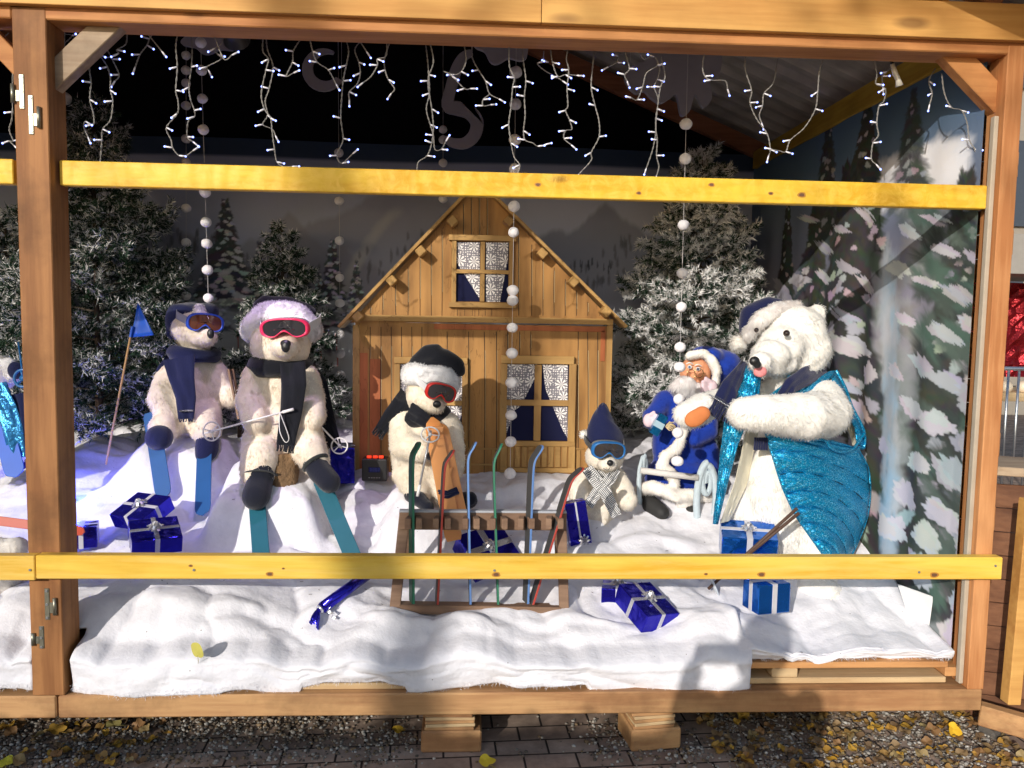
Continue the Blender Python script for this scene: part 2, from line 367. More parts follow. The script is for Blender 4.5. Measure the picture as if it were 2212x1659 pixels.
slope_bar('rafter', 5.14, 1.86, RIDGE, 0.05, 0.10, W_RAFT, -.035)
slope_bar('rafter', 2.83, 1.86, RIDGE, 0.05, 0.10, W_RAFT, -.035 + .06)
slope_bar('rafter', 5.14, -4.2, RIDGE, 0.05, 0.10, W_RAFT, -.035)
slope_bar('barge_board', 2.30, 2.2, RIDGE, 0.03, 0.12, W_DARK, .0)
# unlit gable wall behind the painted canvas, floor deck, left end
gm = MB(); gm.prism([(-4.4, 5.262, .1), (1.95, 5.262, .1), (1.95, 5.262, roofz(1.95)), (RIDGE, 5.262, roofz(RIDGE) + .04), (-4.4, 5.262, roofz(-4.4) + .04)], (0, .02, 0))
gm.obj('black_gable_lining', BLACKB, booth)
bx('side_wall', -4.42, -4.40, 2.76, 5.25, .1, 2.7, BLACKB)
bx('floor_deck', -4.3, 1.79, 2.90, 5.25, .17, .2, W_DARK)
pgm = MB(); pgm.prism([(1.932, 2.775, 2.50), (1.932, 5.26, 2.50), (1.932, 5.26, 2.63), (1.932, 2.775, 2.63)], (.01, 0, 0)); pgm.obj('eave_board', W_BEAM, booth)
# support blocks
def block(x, y, w, h, label, z1=0.142, skew=0):
    a = P(x, y, 2.76); t = thing('support_block', label, 'wood block', (a.x, 2.8, 0))
    wd = PX(w, 2.76)
    MB().box((a.x, 2.84, 0.04), (wd, 0.17, 0.08), Matrix.Rotation(skew, 3, 'Z')).obj('timber_block', W_SILL, t, 0.006)
    zz = 0.0805
    for i in range(5):
        MB().box((a.x - .008 + .006 * math.sin(i * 3), 2.835, zz + .0058), (wd * .82, 0.15, 0.0112), Matrix.Rotation(skew + .05 * math.sin(i), 3, 'Z')).obj('shim', W_PALE if i % 2 else W_SILL, t, 0.002); zz += .0122
block(975, 1590, 135, 80, 'squared wooden block with thin shims under the middle of the sill beam')
block(1412, 1590, 118, 80, 'splintered wooden block with shims in shadow under the right half of the sill beam', skew=.12)

# pallet at the right front
zp = P(1900, 1432, 2.80).z
pal = thing('wooden_pallet', 'orange and cream wooden pallet showing at the right front under the snow sheet', 'pallet', (1.4, 2.95, .23))
bx('deck_board', .55, 1.80, 2.80, 2.90, zp - .02, zp + .003, W_PAL2, pal)
for i in range(1, 7): bx('deck_board', .55, 1.80, 2.80 + .13 * i, 2.89 + .13 * i, zp - .02, zp, W_PAL2, pal)
bx('bottom_board', .55, 1.795, 2.80, 2.89, .228, .25, W_PALE, pal)
bx('bottom_board', .55, 1.795, 3.3, 3.39, .228, .25, W_PALE, pal)
for x0, x1, mt in ((P(1672, 1450, 2.81).x - .01, P(1722, 1450, 2.81).x, W_PALE), (P(2040, 1450, 2.81).x, P(2083, 1450, 2.81).x + .005, W_PAL2)):
    bx('spacer_block', x0, x1, 2.803, 2.94, .2505, zp - .0205, mt, pal)
    bx('spacer_block', x0, x1, 3.25, 3.38, .2505, zp - .0205, mt, pal)
bx('spacer_block', .56, .66, 2.803, 2.94, .2505, zp - .0205, W_PALE, pal)

# ================================================================ GROUND
m, N, L, b = newmat('paving'); tc = N.new('ShaderNodeTexCoord'); mp = N.new('ShaderNodeMapping'); mp.inputs['Rotation'].default_value = (0, 0, R(-3)); mp.inputs['Location'].default_value = (.03, .02, 0)
L.new(tc.outputs['Object'], mp.inputs[0]); br = N.new('ShaderNodeTexBrick'); br.inputs['Scale'].default_value = 1.0
br.inputs['Brick Width'].default_value = .19; br.inputs['Row Height'].default_value = .098; br.inputs['Mortar Size'].default_value = .0045; br.inputs['Mortar Smooth'].default_value = .3
br.inputs['Color1'].default_value = (.42, .33, .27, 1); br.inputs['Color2'].default_value = (.28, .215, .18, 1); br.inputs['Mortar'].default_value = (.03, .022, .018, 1)
L.new(mp.outputs[0], br.inputs['Vector']); nz = N.new('ShaderNodeTexNoise'); nz.inputs['Scale'].default_value = 9; nz.inputs['Detail'].default_value = 9; nz.inputs['Roughness'].default_value = .7; L.new(tc.outputs['Object'], nz.inputs['Vector'])
mx = N.new('ShaderNodeMix'); mx.data_type = 'RGBA'; mx.blend_type = 'MULTIPLY'; mx.inputs[0].default_value = .8; rp = ramp(N, [(.3, (.45, .4, .36)), (.7, (1.3, 1.25, 1.2))]); L.new(nz.outputs['Fac'], rp.inputs[0])
L.new(br.outputs['Color'], mx.inputs[6]); L.new(rp.outputs[0], mx.inputs[7]); L.new(mx.outputs[2], b.inputs['Base Color']); b.inputs['Roughness'].default_value = .85
bp = N.new('ShaderNodeBump'); bp.inputs['Strength'].default_value = .8; bp.inputs['Distance'].default_value = .006; bp.invert = True; L.new(br.outputs['Fac'], bp.inputs['Height'])
b2 = N.new('ShaderNodeBump'); b2.inputs['Strength'].default_value = .4; b2.inputs['Distance'].default_value = .004; L.new(nz.outputs['Fac'], b2.inputs['Height']); L.new(bp.outputs[0], b2.inputs['Normal']); L.new(b2.outputs[0], b.inputs['Normal'])
g = MB().grid([[(-60, -60, 0), (60, -60, 0)], [(-60, 60, 0), (60, 60, 0)]]).obj('ground', m); tag(g, kind='structure')
# pebbles
def pebbles():
    base = [(0, 0, 1), (.89, 0, .45), (.28, .85, .45), (-.72, .53, .45), (-.72, -.53, .45), (.28, -.85, .45), (.72, .53, -.45), (-.28, .85, -.45), (-.89, 0, -.45), (-.28, -.85, -.45), (.72, -.53, -.45), (0, 0, -1)]
    F = [(0, 1, 2), (0, 2, 3), (0, 3, 4), (0, 4, 5), (0, 5, 1), (1, 6, 2), (2, 7, 3), (3, 8, 4), (4, 9, 5), (5, 10, 1), (6, 7, 2), (7, 8, 3), (8, 9, 4), (9, 10, 5), (10, 6, 1), (6, 11, 7), (7, 11, 8), (8, 11, 9), (9, 11, 10), (10, 11, 6)]
    B = np.array(base); F = np.array(F); V = []; FF = []; C = []; n = 0
    def dens(x, y):
        if x > .95: return 1.0
        d = 0.02
        if x < -.75: d = max(d, 1.0 - max(0, (x + 1.35) * 1.1) - max(0, 2.72 - y) * 5)
        d = max(d, 1.0 if (y > 2.86 + .05 * math.sin(x * 7) and x < -.55) else 0)
        for (cx, cy, s) in ((-.3, 2.84, .14), (.62, 2.82, .16), (.78, 2.74, .12), (-.62, 2.88, .2)):
            d = max(d, math.exp(-((x - cx) ** 2 + (y - cy) ** 2) / s ** 2))
        return d
    for i in range(17000):
        x = random.uniform(-1.9, 2.0); y = random.uniform(2.55, 3.2)
        if random.random() > dens(x, y) or n > 9500: continue
        r = random.choice((.0035, .0045, .006, .0075)) * random.uniform(.8, 1.2)
        a = random.uniform(0, 6.28); ca, sa = math.cos(a), math.sin(a)
        v = B * (r * random.uniform(.8, 1.4), r, r * random.uniform(.5, .9)) * (1 + rng.uniform(-.15, .15, (12, 1)))
        v = np.c_[v[:, 0] * ca - v[:, 1] * sa, v[:, 0] * sa + v[:, 1] * ca, v[:, 2]] + (x, y, r * .4 + random.uniform(0, .006) * (dens(x, y) > .8))
        V.append(v); FF.append(F + 12 * n); n += 1
        c = random.choice(((.30, .27, .23), (.42, .39, .34), (.20, .15, .11), (.24, .17, .10), (.13, .11, .09), (.5, .48, .44)))
        C.append(np.tile(np.array(c) * random.uniform(.6, 1.0), (12, 1)))
    o = fastmesh('gravel', np.concatenate(V), np.concatenate(FF), colattr('pebble', .75, spec=.35), None, np.concatenate(C), smooth=True)
    tag(o, 'loose small gravel stones scattered over the paving below the booth', kind='stuff'); o['category'] = 'gravel'
pebbles()
# autumn leaves: outline with lobes, curled blade
def leaf_mesh(mb, c, s, yaw, tilt, roll, col, stem=True, lobes=5, curl=.25):
    n = 22; Rm = (Matrix.Rotation(yaw, 3, 'Z') @ Matrix.Rotation(tilt, 3, 'X') @ Matrix.Rotation(roll, 3, 'Y')); c = Vector(c)
    out = []
    for k in range(n):
        a = 2 * math.pi * k / n; rr = s * (.62 + .38 * abs(math.cos(a * lobes / 2)) ** .6) * (1 - .15 * math.cos(a))
        out.append(Vector((rr * math.sin(a), rr * math.cos(a), 0)))
    rings = []
    for q in (.02, .5, 1.0):
        rings.append([c + Rm @ Vector((p.x * q, p.y * q, curl * s * (q * q) * (.5 + .5 * math.sin(3 * k / n * 6.28 + yaw)))) for k, p in enumerate(out)])
    mb.grid(rings, col=col, closed=True)
    if stem: mb.tube([c + Rm @ Vector((0, -s * .6, 0)), c + Rm @ Vector((s * .1, -s * 1.1, s * .1)), c + Rm @ Vector((s * .25, -s * 1.6, s * .15))], s * .03, 4, col=[q * .7 for q in col])
LEAFM = colattr('leaf', .6, spec=.3)
lm = MB()
LC = [(.27, .16, .05), (.36, .20, .04), (.22, .12, .05), (.42, .25, .04), (.15, .095, .05), (.30, .22, .10), (.24, .16, .08)]
for i in range(430):
    x = random.uniform(.9, 2.05) if i % 3 else random.uniform(-1.9, -1.1); y = random.uniform(2.55, 3.1)
    if x < 0 and y < 2.68: continue
    leaf_mesh(lm, (x, y, random.uniform(.008, .02)), random.uniform(.010, .028), random.uniform(0, 6), random.uniform(-.5, .5), random.uniform(-.5, .5), random.choice(LC), stem=False, lobes=random.choice((1, 3, 5)), curl=.5)
tag(lm.obj('leaf_litter', LEAFM, None, attr=True, smooth=True, fixn=False), 'brown and ochre crumbled leaf litter on the gravel', kind='stuff')['category'] = 'leaf litter'
def leaf(x, y, Y, s, col, label, z=None, tilt=.15, yaw=0., lobes=3, pz=None):
    p = P(x, y, Y) if pz is None else pz
    if z is not None:      # put on the ground along the view ray
        d = p - Vector((0, 0, CAMZ)); p = Vector((0, 0, CAMZ)) + d * ((CAMZ - z) / -d.z)
    mb = MB(); leaf_mesh(mb, p, s, yaw, tilt, 0, col, lobes=lobes); o = mb.obj('fallen_leaf', LEAFM, None, attr=True, smooth=True, fixn=False)
    tag(o, label, 'leaf', 'fallen leaves'); return o
leaf(1050, 1643, 2.7, .032, (.62, .50, .04), 'bright yellow leaf on dark paving just right of the middle support block', z=.02, yaw=.5)
leaf(858, 1555 + 22, 2.8, .028, (.55, .36, .04), 'ochre leaf on gravel left of the middle support block', z=.02, yaw=2.0, lobes=5)
leaf(120, 1560 + 15, 2.8, .035, (.45, .27, .05), 'brown maple leaf on gravel below the left post', z=.03, yaw=1.0, lobes=5)
leaf(15, 1655 - 10, 2.7, .03, (.5, .5, .05), 'yellow green leaf at the bottom left edge of the gravel', z=.02, yaw=.3)
leaf(2060, 1575, 2.8, .03, (.75, .45, .03), 'glowing yellow orange leaf leaning on stone near the right end', z=.03, tilt=.9, yaw=.2)
leaf(1770, 1600, 2.8, .024, (.6, .33, .04), 'curled orange leaf in the sun right of the splintered block', z=.02, yaw=.9, lobes=5)
leaf(2000, 1570, 2.8, .026, (.42, .34, .16), 'pale beige leaf on gravel at the right below the pallet', z=.02, yaw=2.2, lobes=5)
leaf(1795, 1640, 2.8, .022, (.55, .3, .03), 'small amber leaf at the bottom edge of the sunny gravel', z=.02, yaw=2.9)
leaf(245, 1565, 2.85, .03, (.40, .34, .12), 'flat khaki leaf on gravel right of the left post foot', z=.02, yaw=1.4, lobes=1)
sb = thing('paving_stone', 'tilted broken stone with yellow leaf against it below the right end of the booth', 'stone', P(2130, 1585, 2.8))
MB().box(P(2140, 1580, 2.85), (.08, .07, .05), Matrix.Rotation(.4, 3, 'Z') @ Matrix.Rotation(.2, 3, 'X')).obj('stone', plain('stone_dark', (.1, .09, .08), .9, bump=.4), sb, .01)

# ================================================================ RIGHT NEIGHBOUR
nb = thing('neighbouring_stall', 'dark brown plank counter of the stall next door at the right edge', 'stall', (2.1, 3.0, 0))
for i in range(10):
    z0 = -.02 + .095 * i
    MB().prism([(1.96, 3.02, z0 + .02), (2.75, 2.72, z0 + .02), (2.75, 2.72, z0 + .112), (1.96, 3.02, z0 + .112)], (.005, .015, 0)).obj('wall_plank', W_DARK, nb, .002)
MB().prism([(1.94, 3.0, .985), (2.75, 2.68, .985), (2.75, 3.0, .985), (1.94, 3.35, .985)], (0, 0, .035)).obj('counter_top', W_BRACE, nb, .003)
a = P(2195, 980, 2.86); c = P(2208, 1440, 2.86)
MB().bar((a.x + .02, 2.80, .93), (a.x + .0, 2.80, .15), .05, .05, up=(0, 1, 0)).obj('corner_post', W_CLAD, nb, .003)
MB().bar((1.93, 2.80, .11), (2.5, 2.45, .05), .05, .08).obj('base_beam', W_SILL, nb, .004)
MB().tube([(2.02, 3.1, 1.02), (2.02, 3.1, 1.07)], .035, 16).obj('jar', plain('dusty_glass', (.25, .24, .23), .3), nb, smooth=True)
bar = thing('crowd_barrier', 'galvanised steel crowd barrier seen past the right post', 'barrier', (4.1, 6.0, 0))
for i in range(26): MB().tube([(3.6 + .085 * i, 6.0, .25), (3.6 + .085 * i, 6.0, 1.25)], .009, 8).obj('bar', STEEL, bar, smooth=True)
MB().tube([(3.5, 6, .25), (3.5, 6, 1.25), (5.9, 6, 1.25), (5.9, 6, .25), (3.5, 6, .25)], .018, 8).obj('frame', STEEL, bar, smooth=True)
for q in (3.7, 5.6): MB().tube([(q, 5.75, .02), (q, 6.25, .02)], .02, 8).obj('foot', STEEL, bar)
# red foil stall far behind
mr = plain('red_foil', (.25, .01, .015), .25, .7, bump=1.0, bscale=30)
rf = thing('red_foil_stall', 'stall with crumpled red foil dressing behind the barrier', 'stall', (5.0, 7.6, 0))
rows = [[(4.2 + .06 * i, 7.4 + .05 * vnoise((i, j, 0), .7), 1.1 + .06 * j) for i in range(40)] for j in range(16)]
MB().grid(rows).obj('foil_drape', mr, rf)
bx('roof', 4.0, 7.0, 6.9, 8.0, 2.05, 2.4, plain('cream_roof', (.30, .28, .25), .7), rf)
bx('table', 4.0, 7.0, 7.0, 7.9, .9, .98, W_PALE, rf); bx('leg', 4.1, 4.18, 7.1, 7.18, 0, .9, W_PALE, rf); bx('leg', 6.8, 6.88, 7.1, 7.18, 0, .9, W_PALE, rf)
for i in range(14): MB().ell((4.3 + .17 * i, 7.15, 1.02), .06).obj('bauble', plain('cream_bauble', (.7, .6, .45), .4), rf, smooth=True)
fb = thing('town_house', 'pale rendered house far behind the stalls at the right edge', 'house', (9, 14, 0))
fm = bx('wall', 6.5, 16, 14, 20, 0, 8, plain('render', (.28, .25, .21), .9, var=.1), fb, 0)
for i in range(5):
    for j in range(3):
        w_ = bx('window', 7.2 + 1.8 * i, 8.1 + 1.8 * i, 13.93, 14.0 - .002, 1 + 2.4 * j, 2.5 + 2.4 * j, plain('dark_pane', (.05, .06, .08), .2), fb, 0)
# ================================================================ SNOW BATTING
prof = [(2.70, .29), (2.80, .33), (2.90, .372), (3.1, .43), (3.3, .485), (3.6, .59), (4.1, .755), (4.6, .84), (5.3, .90)]
PY = [a for a, _ in prof]; PZ = [b for _, b in prof]
MOUNDS = []   # x, y, ax, ay, h, power
def mound(x, y, Y, wpx, ay, h, p=4):
    q = P(x, y, Y); MOUNDS.append((q.x, Y, PX(wpx, Y), ay, h, p))
mound(586, 1100, 3.66, 116, .20, .19, 10)       # block under the pink-goggle bear
mound(400, 1000, 4.12, 110, .26, .165, 5)       # under the blue-goggle bear
mound(900, 1120, 3.60, 74, .18, .15, 5)        # snowball of the house bear
mound(350, 1300, 3.02, 190, .17, .10, 3)
mound(690, 1330, 3.15, 110, .16, .05, 2)
mound(1500, 1290, 3.1, 110, .12, .03, 2)
mound(800, 1390, 2.92, 70, .09, .04, 2); mound(1000, 1400, 2.90, 120, .07, .035, 3); mound(1300, 1400, 2.92, 90, .08, .03, 2); mound(490, 1400, 2.9, 90, .06, .03, 2); mound(1560, 1400, 2.9, 90, .10, .03, 2); mound(60, 1300, 3.05, 90, .15, .07, 2)
mound(1250, 1040, 3.9, 60, .12, .06, 2); mound(1150, 1030, 3.95, 60, .08, .04, 2)
mound(1440, 1120, 3.8, 110, .15, .03, 2); mound(1310, 1145, 3.62, 55, .1, .02, 2)
mound(200, 1000, 4.3, 60, .25, .10, 2); mound(720, 1100, 3.9, 40, .3, -.03, 2)
mound(1700, 1150, 3.7, 120, .2, .05, 2); mound(30, 1150, 3.7, 90, .25, .04, 2)
mound(1890, 1150, 3.75, 90, .3, .12, 2)
MA = np.array(MOUNDS)
FOLDS = [(-.95, 2.98, .30, .15, .035, .25), (-.2, 2.97, .28, -.12, .032, .2), (.35, 2.95, .25, .1, .030, .2), (.8, 3.2, .3, -.2, .028, .2), (-.6, 3.28, .3, .3, .030, .2), (.2, 3.36, .4, .1, .03, .2), (1.1, 3.5, .4, .25, .03, .3), (-.9, 3.35, .25, -.3, .03, .2), (.1, 3.8, .4, -.2, .03, .2), (-1.5, 3.4, .3, .2, .03, .2), (1.3, 2.98, .3, .05, .02, .2)]
def hs(X, Y):
    X = np.asarray(X, float); Y = np.asarray(Y, float)
    Z = np.interp(Y, PY, PZ)
    for x, y, ax, ay, h, p in MA:
        Z = Z + h * np.exp(-(np.abs((X - x) / ax) ** p) - (np.abs((Y - y) / ay) ** p))
    n = npnoise(X + 9, Y + 3, 3.2, 3, 4) - .5
    r = np.sqrt(np.abs(2 * npnoise(X + 20, Y * 1.3 + 7, 3.6, 5, 2) - 1) + .004); r2 = np.sqrt(np.abs(2 * npnoise(X + 60, Y * 1.2 + 27, 8.5, 15, 2) - 1) + .004)
    e = npnoise(X + 31, Y + 17, 17.0, 8, 3) - .5
    f1 = 1 - np.abs(2 * npnoise(X * .8 + 50, Y * 1.7 + 2, 2.6, 61, 2) - 1)
    for (ax, ay, sx, dx, h, k) in FOLDS:      # edges of overlapping batting sheets
        yc = ay + dx * (X - ax) + .05 * np.sin((X - ax) * 5 + ax * 9) + .02 * np.sin((X - ax) * 14)
        Z = Z + h * np.exp(-((X - ax) / sx) ** 4) / (1 + np.exp(-(Y - yc) / .007)) * np.exp(-np.clip(Y - yc, 0, 9) / k)
    return Z + .075 * n + .050 * (r - .45) + .014 * (r2 - .45) + .006 * e + .05 * (np.clip(f1, .82, 1) - .9)
def ground_z(x, Y): return float(hs(x, Y))
def snowmat():
    m, N, L, b = newmat('cotton_snow'); tc = N.new('ShaderNodeTexCoord')
    n1 = N.new('ShaderNodeTexNoise'); n1.inputs['Scale'].default_value = 12; n1.inputs['Detail'].default_value = 8; n1.inputs['Roughness'].default_value = .6; L.new(tc.outputs['Object'], n1.inputs['Vector'])
    r = ramp(N, [(.3, (.69, .69, .745)), (.6, (.80, .80, .85))]); L.new(n1.outputs['Fac'], r.inputs[0])
    vo = N.new('ShaderNodeTexVoronoi'); vo.inputs['Scale'].default_value = 26; L.new(tc.outputs['Object'], vo.inputs['Vector'])
    mt = N.new('ShaderNodeMath'); mt.operation = 'LESS_THAN'; mt.inputs[1].default_value = .055; L.new(vo.outputs['Distance'], mt.inputs[0])
    sc = N.new('ShaderNodeSeparateColor'); L.new(vo.outputs['Color'], sc.inputs[0]); gt = N.new('ShaderNodeMath'); gt.operation = 'GREATER_THAN'; gt.inputs[1].default_value = .75; L.new(sc.outputs[0], gt.inputs[0])
    mu = N.new('ShaderNodeMath'); mu.operation = 'MULTIPLY'; L.new(mt.outputs[0], mu.inputs[0]); L.new(gt.outputs[0], mu.inputs[1])
    mx = N.new('ShaderNodeMix'); mx.data_type = 'RGBA'; mx.inputs[7].default_value = (.12, .10, .08, 1); L.new(mu.outputs[0], mx.inputs[0]); L.new(r.outputs[0], mx.inputs[6]); L.new(mx.outputs[2], b.inputs['Base Color'])
    b.inputs['Roughness'].default_value = 1; b.inputs['Specular IOR Level'].default_value = .1; b.inputs['Sheen Weight'].default_value = .25
    n2 = N.new('ShaderNodeTexNoise'); n2.inputs['Scale'].default_value = 90; n2.inputs['Detail'].default_value = 6; L.new(tc.outputs['Object'], n2.inputs['Vector'])
    b1 = N.new('ShaderNodeBump'); b1.inputs['Strength'].default_value = .3; b1.inputs['Distance'].default_value = .03; L.new(n1.outputs['Fac'], b1.inputs['Height'])
    b2 = N.new('ShaderNodeBump'); b2.inputs['Strength'].default_value = .2; b2.inputs['Distance'].default_value = .006; L.new(n2.outputs['Fac'], b2.inputs['Height']); L.new(b1.outputs[0], b2.inputs['Normal']); L.new(b2.outputs[0], b.inputs['Normal'])
    return m
SNOW = snowmat()
def snow_sheet():
    xs = np.arange(-3.3, 1.826, 0.011); ys = np.concatenate([np.arange(5.2, 3.0, -.012), np.arange(3.0, 2.86, -.008)])
    X, Y = np.meshgrid(xs, ys); Z = hs(X, Y)
    # rounded front, then a hanging face
    rowsX = [X]; rowsY = [Y]; rowsZ = [Z]
    xe = P(1622, 1450, 2.78).x; zt = hs(xs, np.full_like(xs, 2.86)); w1 = npnoise(xs + 4, xs * 0, 5, 2, 4) - .5; w2 = npnoise(xs + 4, xs * 0 + 3, 2.2, 12, 3) - .5
    zb = .232 + .05 * w1 + .02 * w2; zb = np.where((xs > .45) & (xs < xe), zb - .018, zb); zb = np.where((xs > P(655, 1475, 2.8).x) & (xs < P(880, 1475, 2.8).x), zb + .022, zb)
    right = xs > xe; zb = np.where(right, zp + .012 + .012 * w1, zb); zt = np.where(right, np.minimum(zt, zp + .075 + .05 * w1), zt)
    Zr = rowsZ[0]; f = np.clip((3.25 - Y) / .4, 0, 1); f = f * f; tgt = zt[None, :] + (Y - 2.86) * .12
    rowsZ[0] = np.where(right[None, :], Zr * (1 - f) + tgt * f, Zr)
    n = 34
    yf = 2.765 + .035 * w2 + np.where(right, .04, 0)
    for i in range(1, n + 1):
        t = i / n; a = t * math.pi / 2
        s = np.minimum(1, t * 2.6); bulge = .012 * np.sin(t * math.pi) * (1 + w1)
        yy = 2.86 - (2.86 - yf) * np.sin(s * math.pi / 2) - bulge
        zz = zt - (zt - zb) * (t ** 1.25)
        nn = npnoise(xs + 2, np.full_like(xs, t * .5), 6, 21, 4) - .5; n3 = npnoise(xs * 1.5 + 2, np.full_like(xs, t * .25), 3, 22, 2) - .5
        bl = np.sqrt(np.abs(2 * npnoise(xs + 70, np.full_like(xs, t * .42), 4.2, 71, 2) - 1) + .004) - .45
        yy = yy + (.022 * nn + .05 * n3 - .022 * bl + .006 / (1 + np.exp(-(t - .45 - .25 * w2 * 2) / .02)) - .005) * np.sin(min(1, t * 1.3) * math.pi * .5)
        yy = np.where(~right, np.maximum(yy, 2.735), yy)
        rowsX.append(xs[None, :]); rowsY.append(yy[None, :]); rowsZ.append(zz[None, :])
    XX = np.concatenate([np.broadcast_to(a, (a.shape[0], len(xs))) for a in rowsX]); YY = np.concatenate(rowsY); ZZ = np.concatenate(rowsZ)
    r, c = XX.shape; V = np.c_[XX.ravel(), YY.ravel(), ZZ.ravel()]
    i = np.arange(r - 1)[:, None] * c + np.arange(c - 1)[None, :]; F = np.stack([i, i + c, i + c + 1, i + 1], -1)
    # the hanging face skips the post
    yc = YY[:-1, :-1]; xc = XX[:-1, :-1]
    keep = ~((yc < 2.885) & (xc > -1.517) & (xc < -1.385)); F = F[keep].reshape(-1, 4)
    o = fastmesh('snow_batting', V, F, SNOW); md = o.modifiers.new('solid', 'SOLIDIFY'); md.thickness = .016; md.offset = -1
    tag(o, 'white cotton batting laid as snow over the whole display floor', kind='stuff')['category'] = 'artificial snow'
    # fuzzy fibres on the lower edge
    m = 3500; idx = rng.integers(0, len(xs) - 1, m); rr = rng.integers(r - 5, r, m); pts = V.reshape(r, c, 3)[rr, idx] + rng.normal(0, .003, (m, 3))
    ok = ~((pts[:, 0] > -1.517) & (pts[:, 0] < -1.385)); pts = pts[ok]; m = len(pts)
    d = np.c_[rng.normal(0, .5, m), rng.normal(-.4, .3, m), rng.normal(-.5, .5, m)]; d /= np.linalg.norm(d, axis=1)[:, None]; d *= rng.uniform(.006, .016, (m, 1))
    s = np.cross(d, rng.normal(0, 1, (m, 3))); s /= np.linalg.norm(s, axis=1)[:, None]; s *= .0007
    VV = np.stack([pts - s, pts + s, pts + d], 1).reshape(-1, 3)
    fo = fastmesh('loose_fibres', VV, np.arange(3 * m).reshape(-1, 3), SNOW, o, smooth=False)
    fo['kind'] = 'stuff'
snow_sheet()

# ================================================================ PAINTED CANVASES
class Canvas:
    def __init__(s, U, V): s.U, s.V = U, V; s.C = np.zeros(U.shape + (3,)); s.u = U[0]; s.v = V[:, 0]
    def fill(s, f): s.C[:] = f
    def dab(s, cu, cv, ru, rv, ang, col, a=1.0, soft=.35, rag=.25, seed=0):
        m = max(ru, rv) * 1.4; i0, i1 = np.searchsorted(s.u, (cu - m, cu + m)); j0, j1 = np.searchsorted(s.v, (cv - m, cv + m))
        if i1 <= i0 or j1 <= j0: return
        U = s.U[j0:j1, i0:i1] - cu; V = s.V[j0:j1, i0:i1] - cv; c, q = math.cos(ang), math.sin(ang)
        x = (U * c + V * q) / ru; y = (-U * q + V * c) / rv; th = np.arctan2(y, x)
        d = np.sqrt(x * x + y * y) + rag * (.5 * np.sin(3 * th + seed) + .3 * np.sin(7 * th + 2.3 * seed) + .2 * np.sin(13 * th + seed * 5))
        k = np.clip((1 - d) / soft, 0, 1)[..., None] * a
        s.C[j0:j1, i0:i1] = s.C[j0:j1, i0:i1] * (1 - k) + np.array(col) * k
    def tree(s, cu, v0, v1, hw, dark, snow, n=60, sn=.6, seed=1, a=.9, jag=1.0):
        r = random.Random(seed); H = v1 - v0
        s.dab(cu, (v0 + v1) / 2, hw * .06, H * .52, 0, dark, a, .3, .1)
        for k in range(n):
            t = (k + r.random()) / n; v = v1 - H * t; w = hw * (.10 + .9 * t) * (.75 + .5 * r.random())
            for sd in (-1, 1):
                s.dab(cu + sd * w * .45, v - w * .12, w * .62, H * .03 + w * .13, -sd * .35 * jag, [q * r.uniform(.7, 1.3) for q in dark], a, .35, .3, r.random() * 9)
        for k in range(int(n * sn * 2)):
            t = r.random() ** .8; v = v1 - H * t; w = hw * (.08 + .9 * t); x = r.uniform(-1, 1) * w * .9; z_ = r.uniform(.5, 1.2)
            s.dab(cu + x, v, w * .2 * z_ + .008, w * .085 * z_ + .006, -math.copysign(.45, x) * r.random() * jag, [q * r.uniform(.75, 1.1) for q in snow], a, .3, .28, r.random() * 9)
    def obj(s, name, fold, mat, label):
        Xw, Yw, Zw = fold(s.U, s.V); r, c = s.U.shape; V = np.c_[Xw.ravel(), Yw.ravel(), Zw.ravel()]
        i = np.arange(r - 1)[:, None] * c + np.arange(c - 1)[None, :]; F = np.stack([i, i + 1, i + c + 1, i + c], -1).reshape(-1, 4)
        o = fastmesh(name, V, F, mat, None, np.clip(s.C.reshape(-1, 3), 0, 1)); return tag(o, label, 'backdrop')
CANV = colattr('painted_canvas', .85, spec=.15, bump=.15, bscale=400)
def back_uv(x, y): p = P(x, y, 5.2); return p.x, p.z
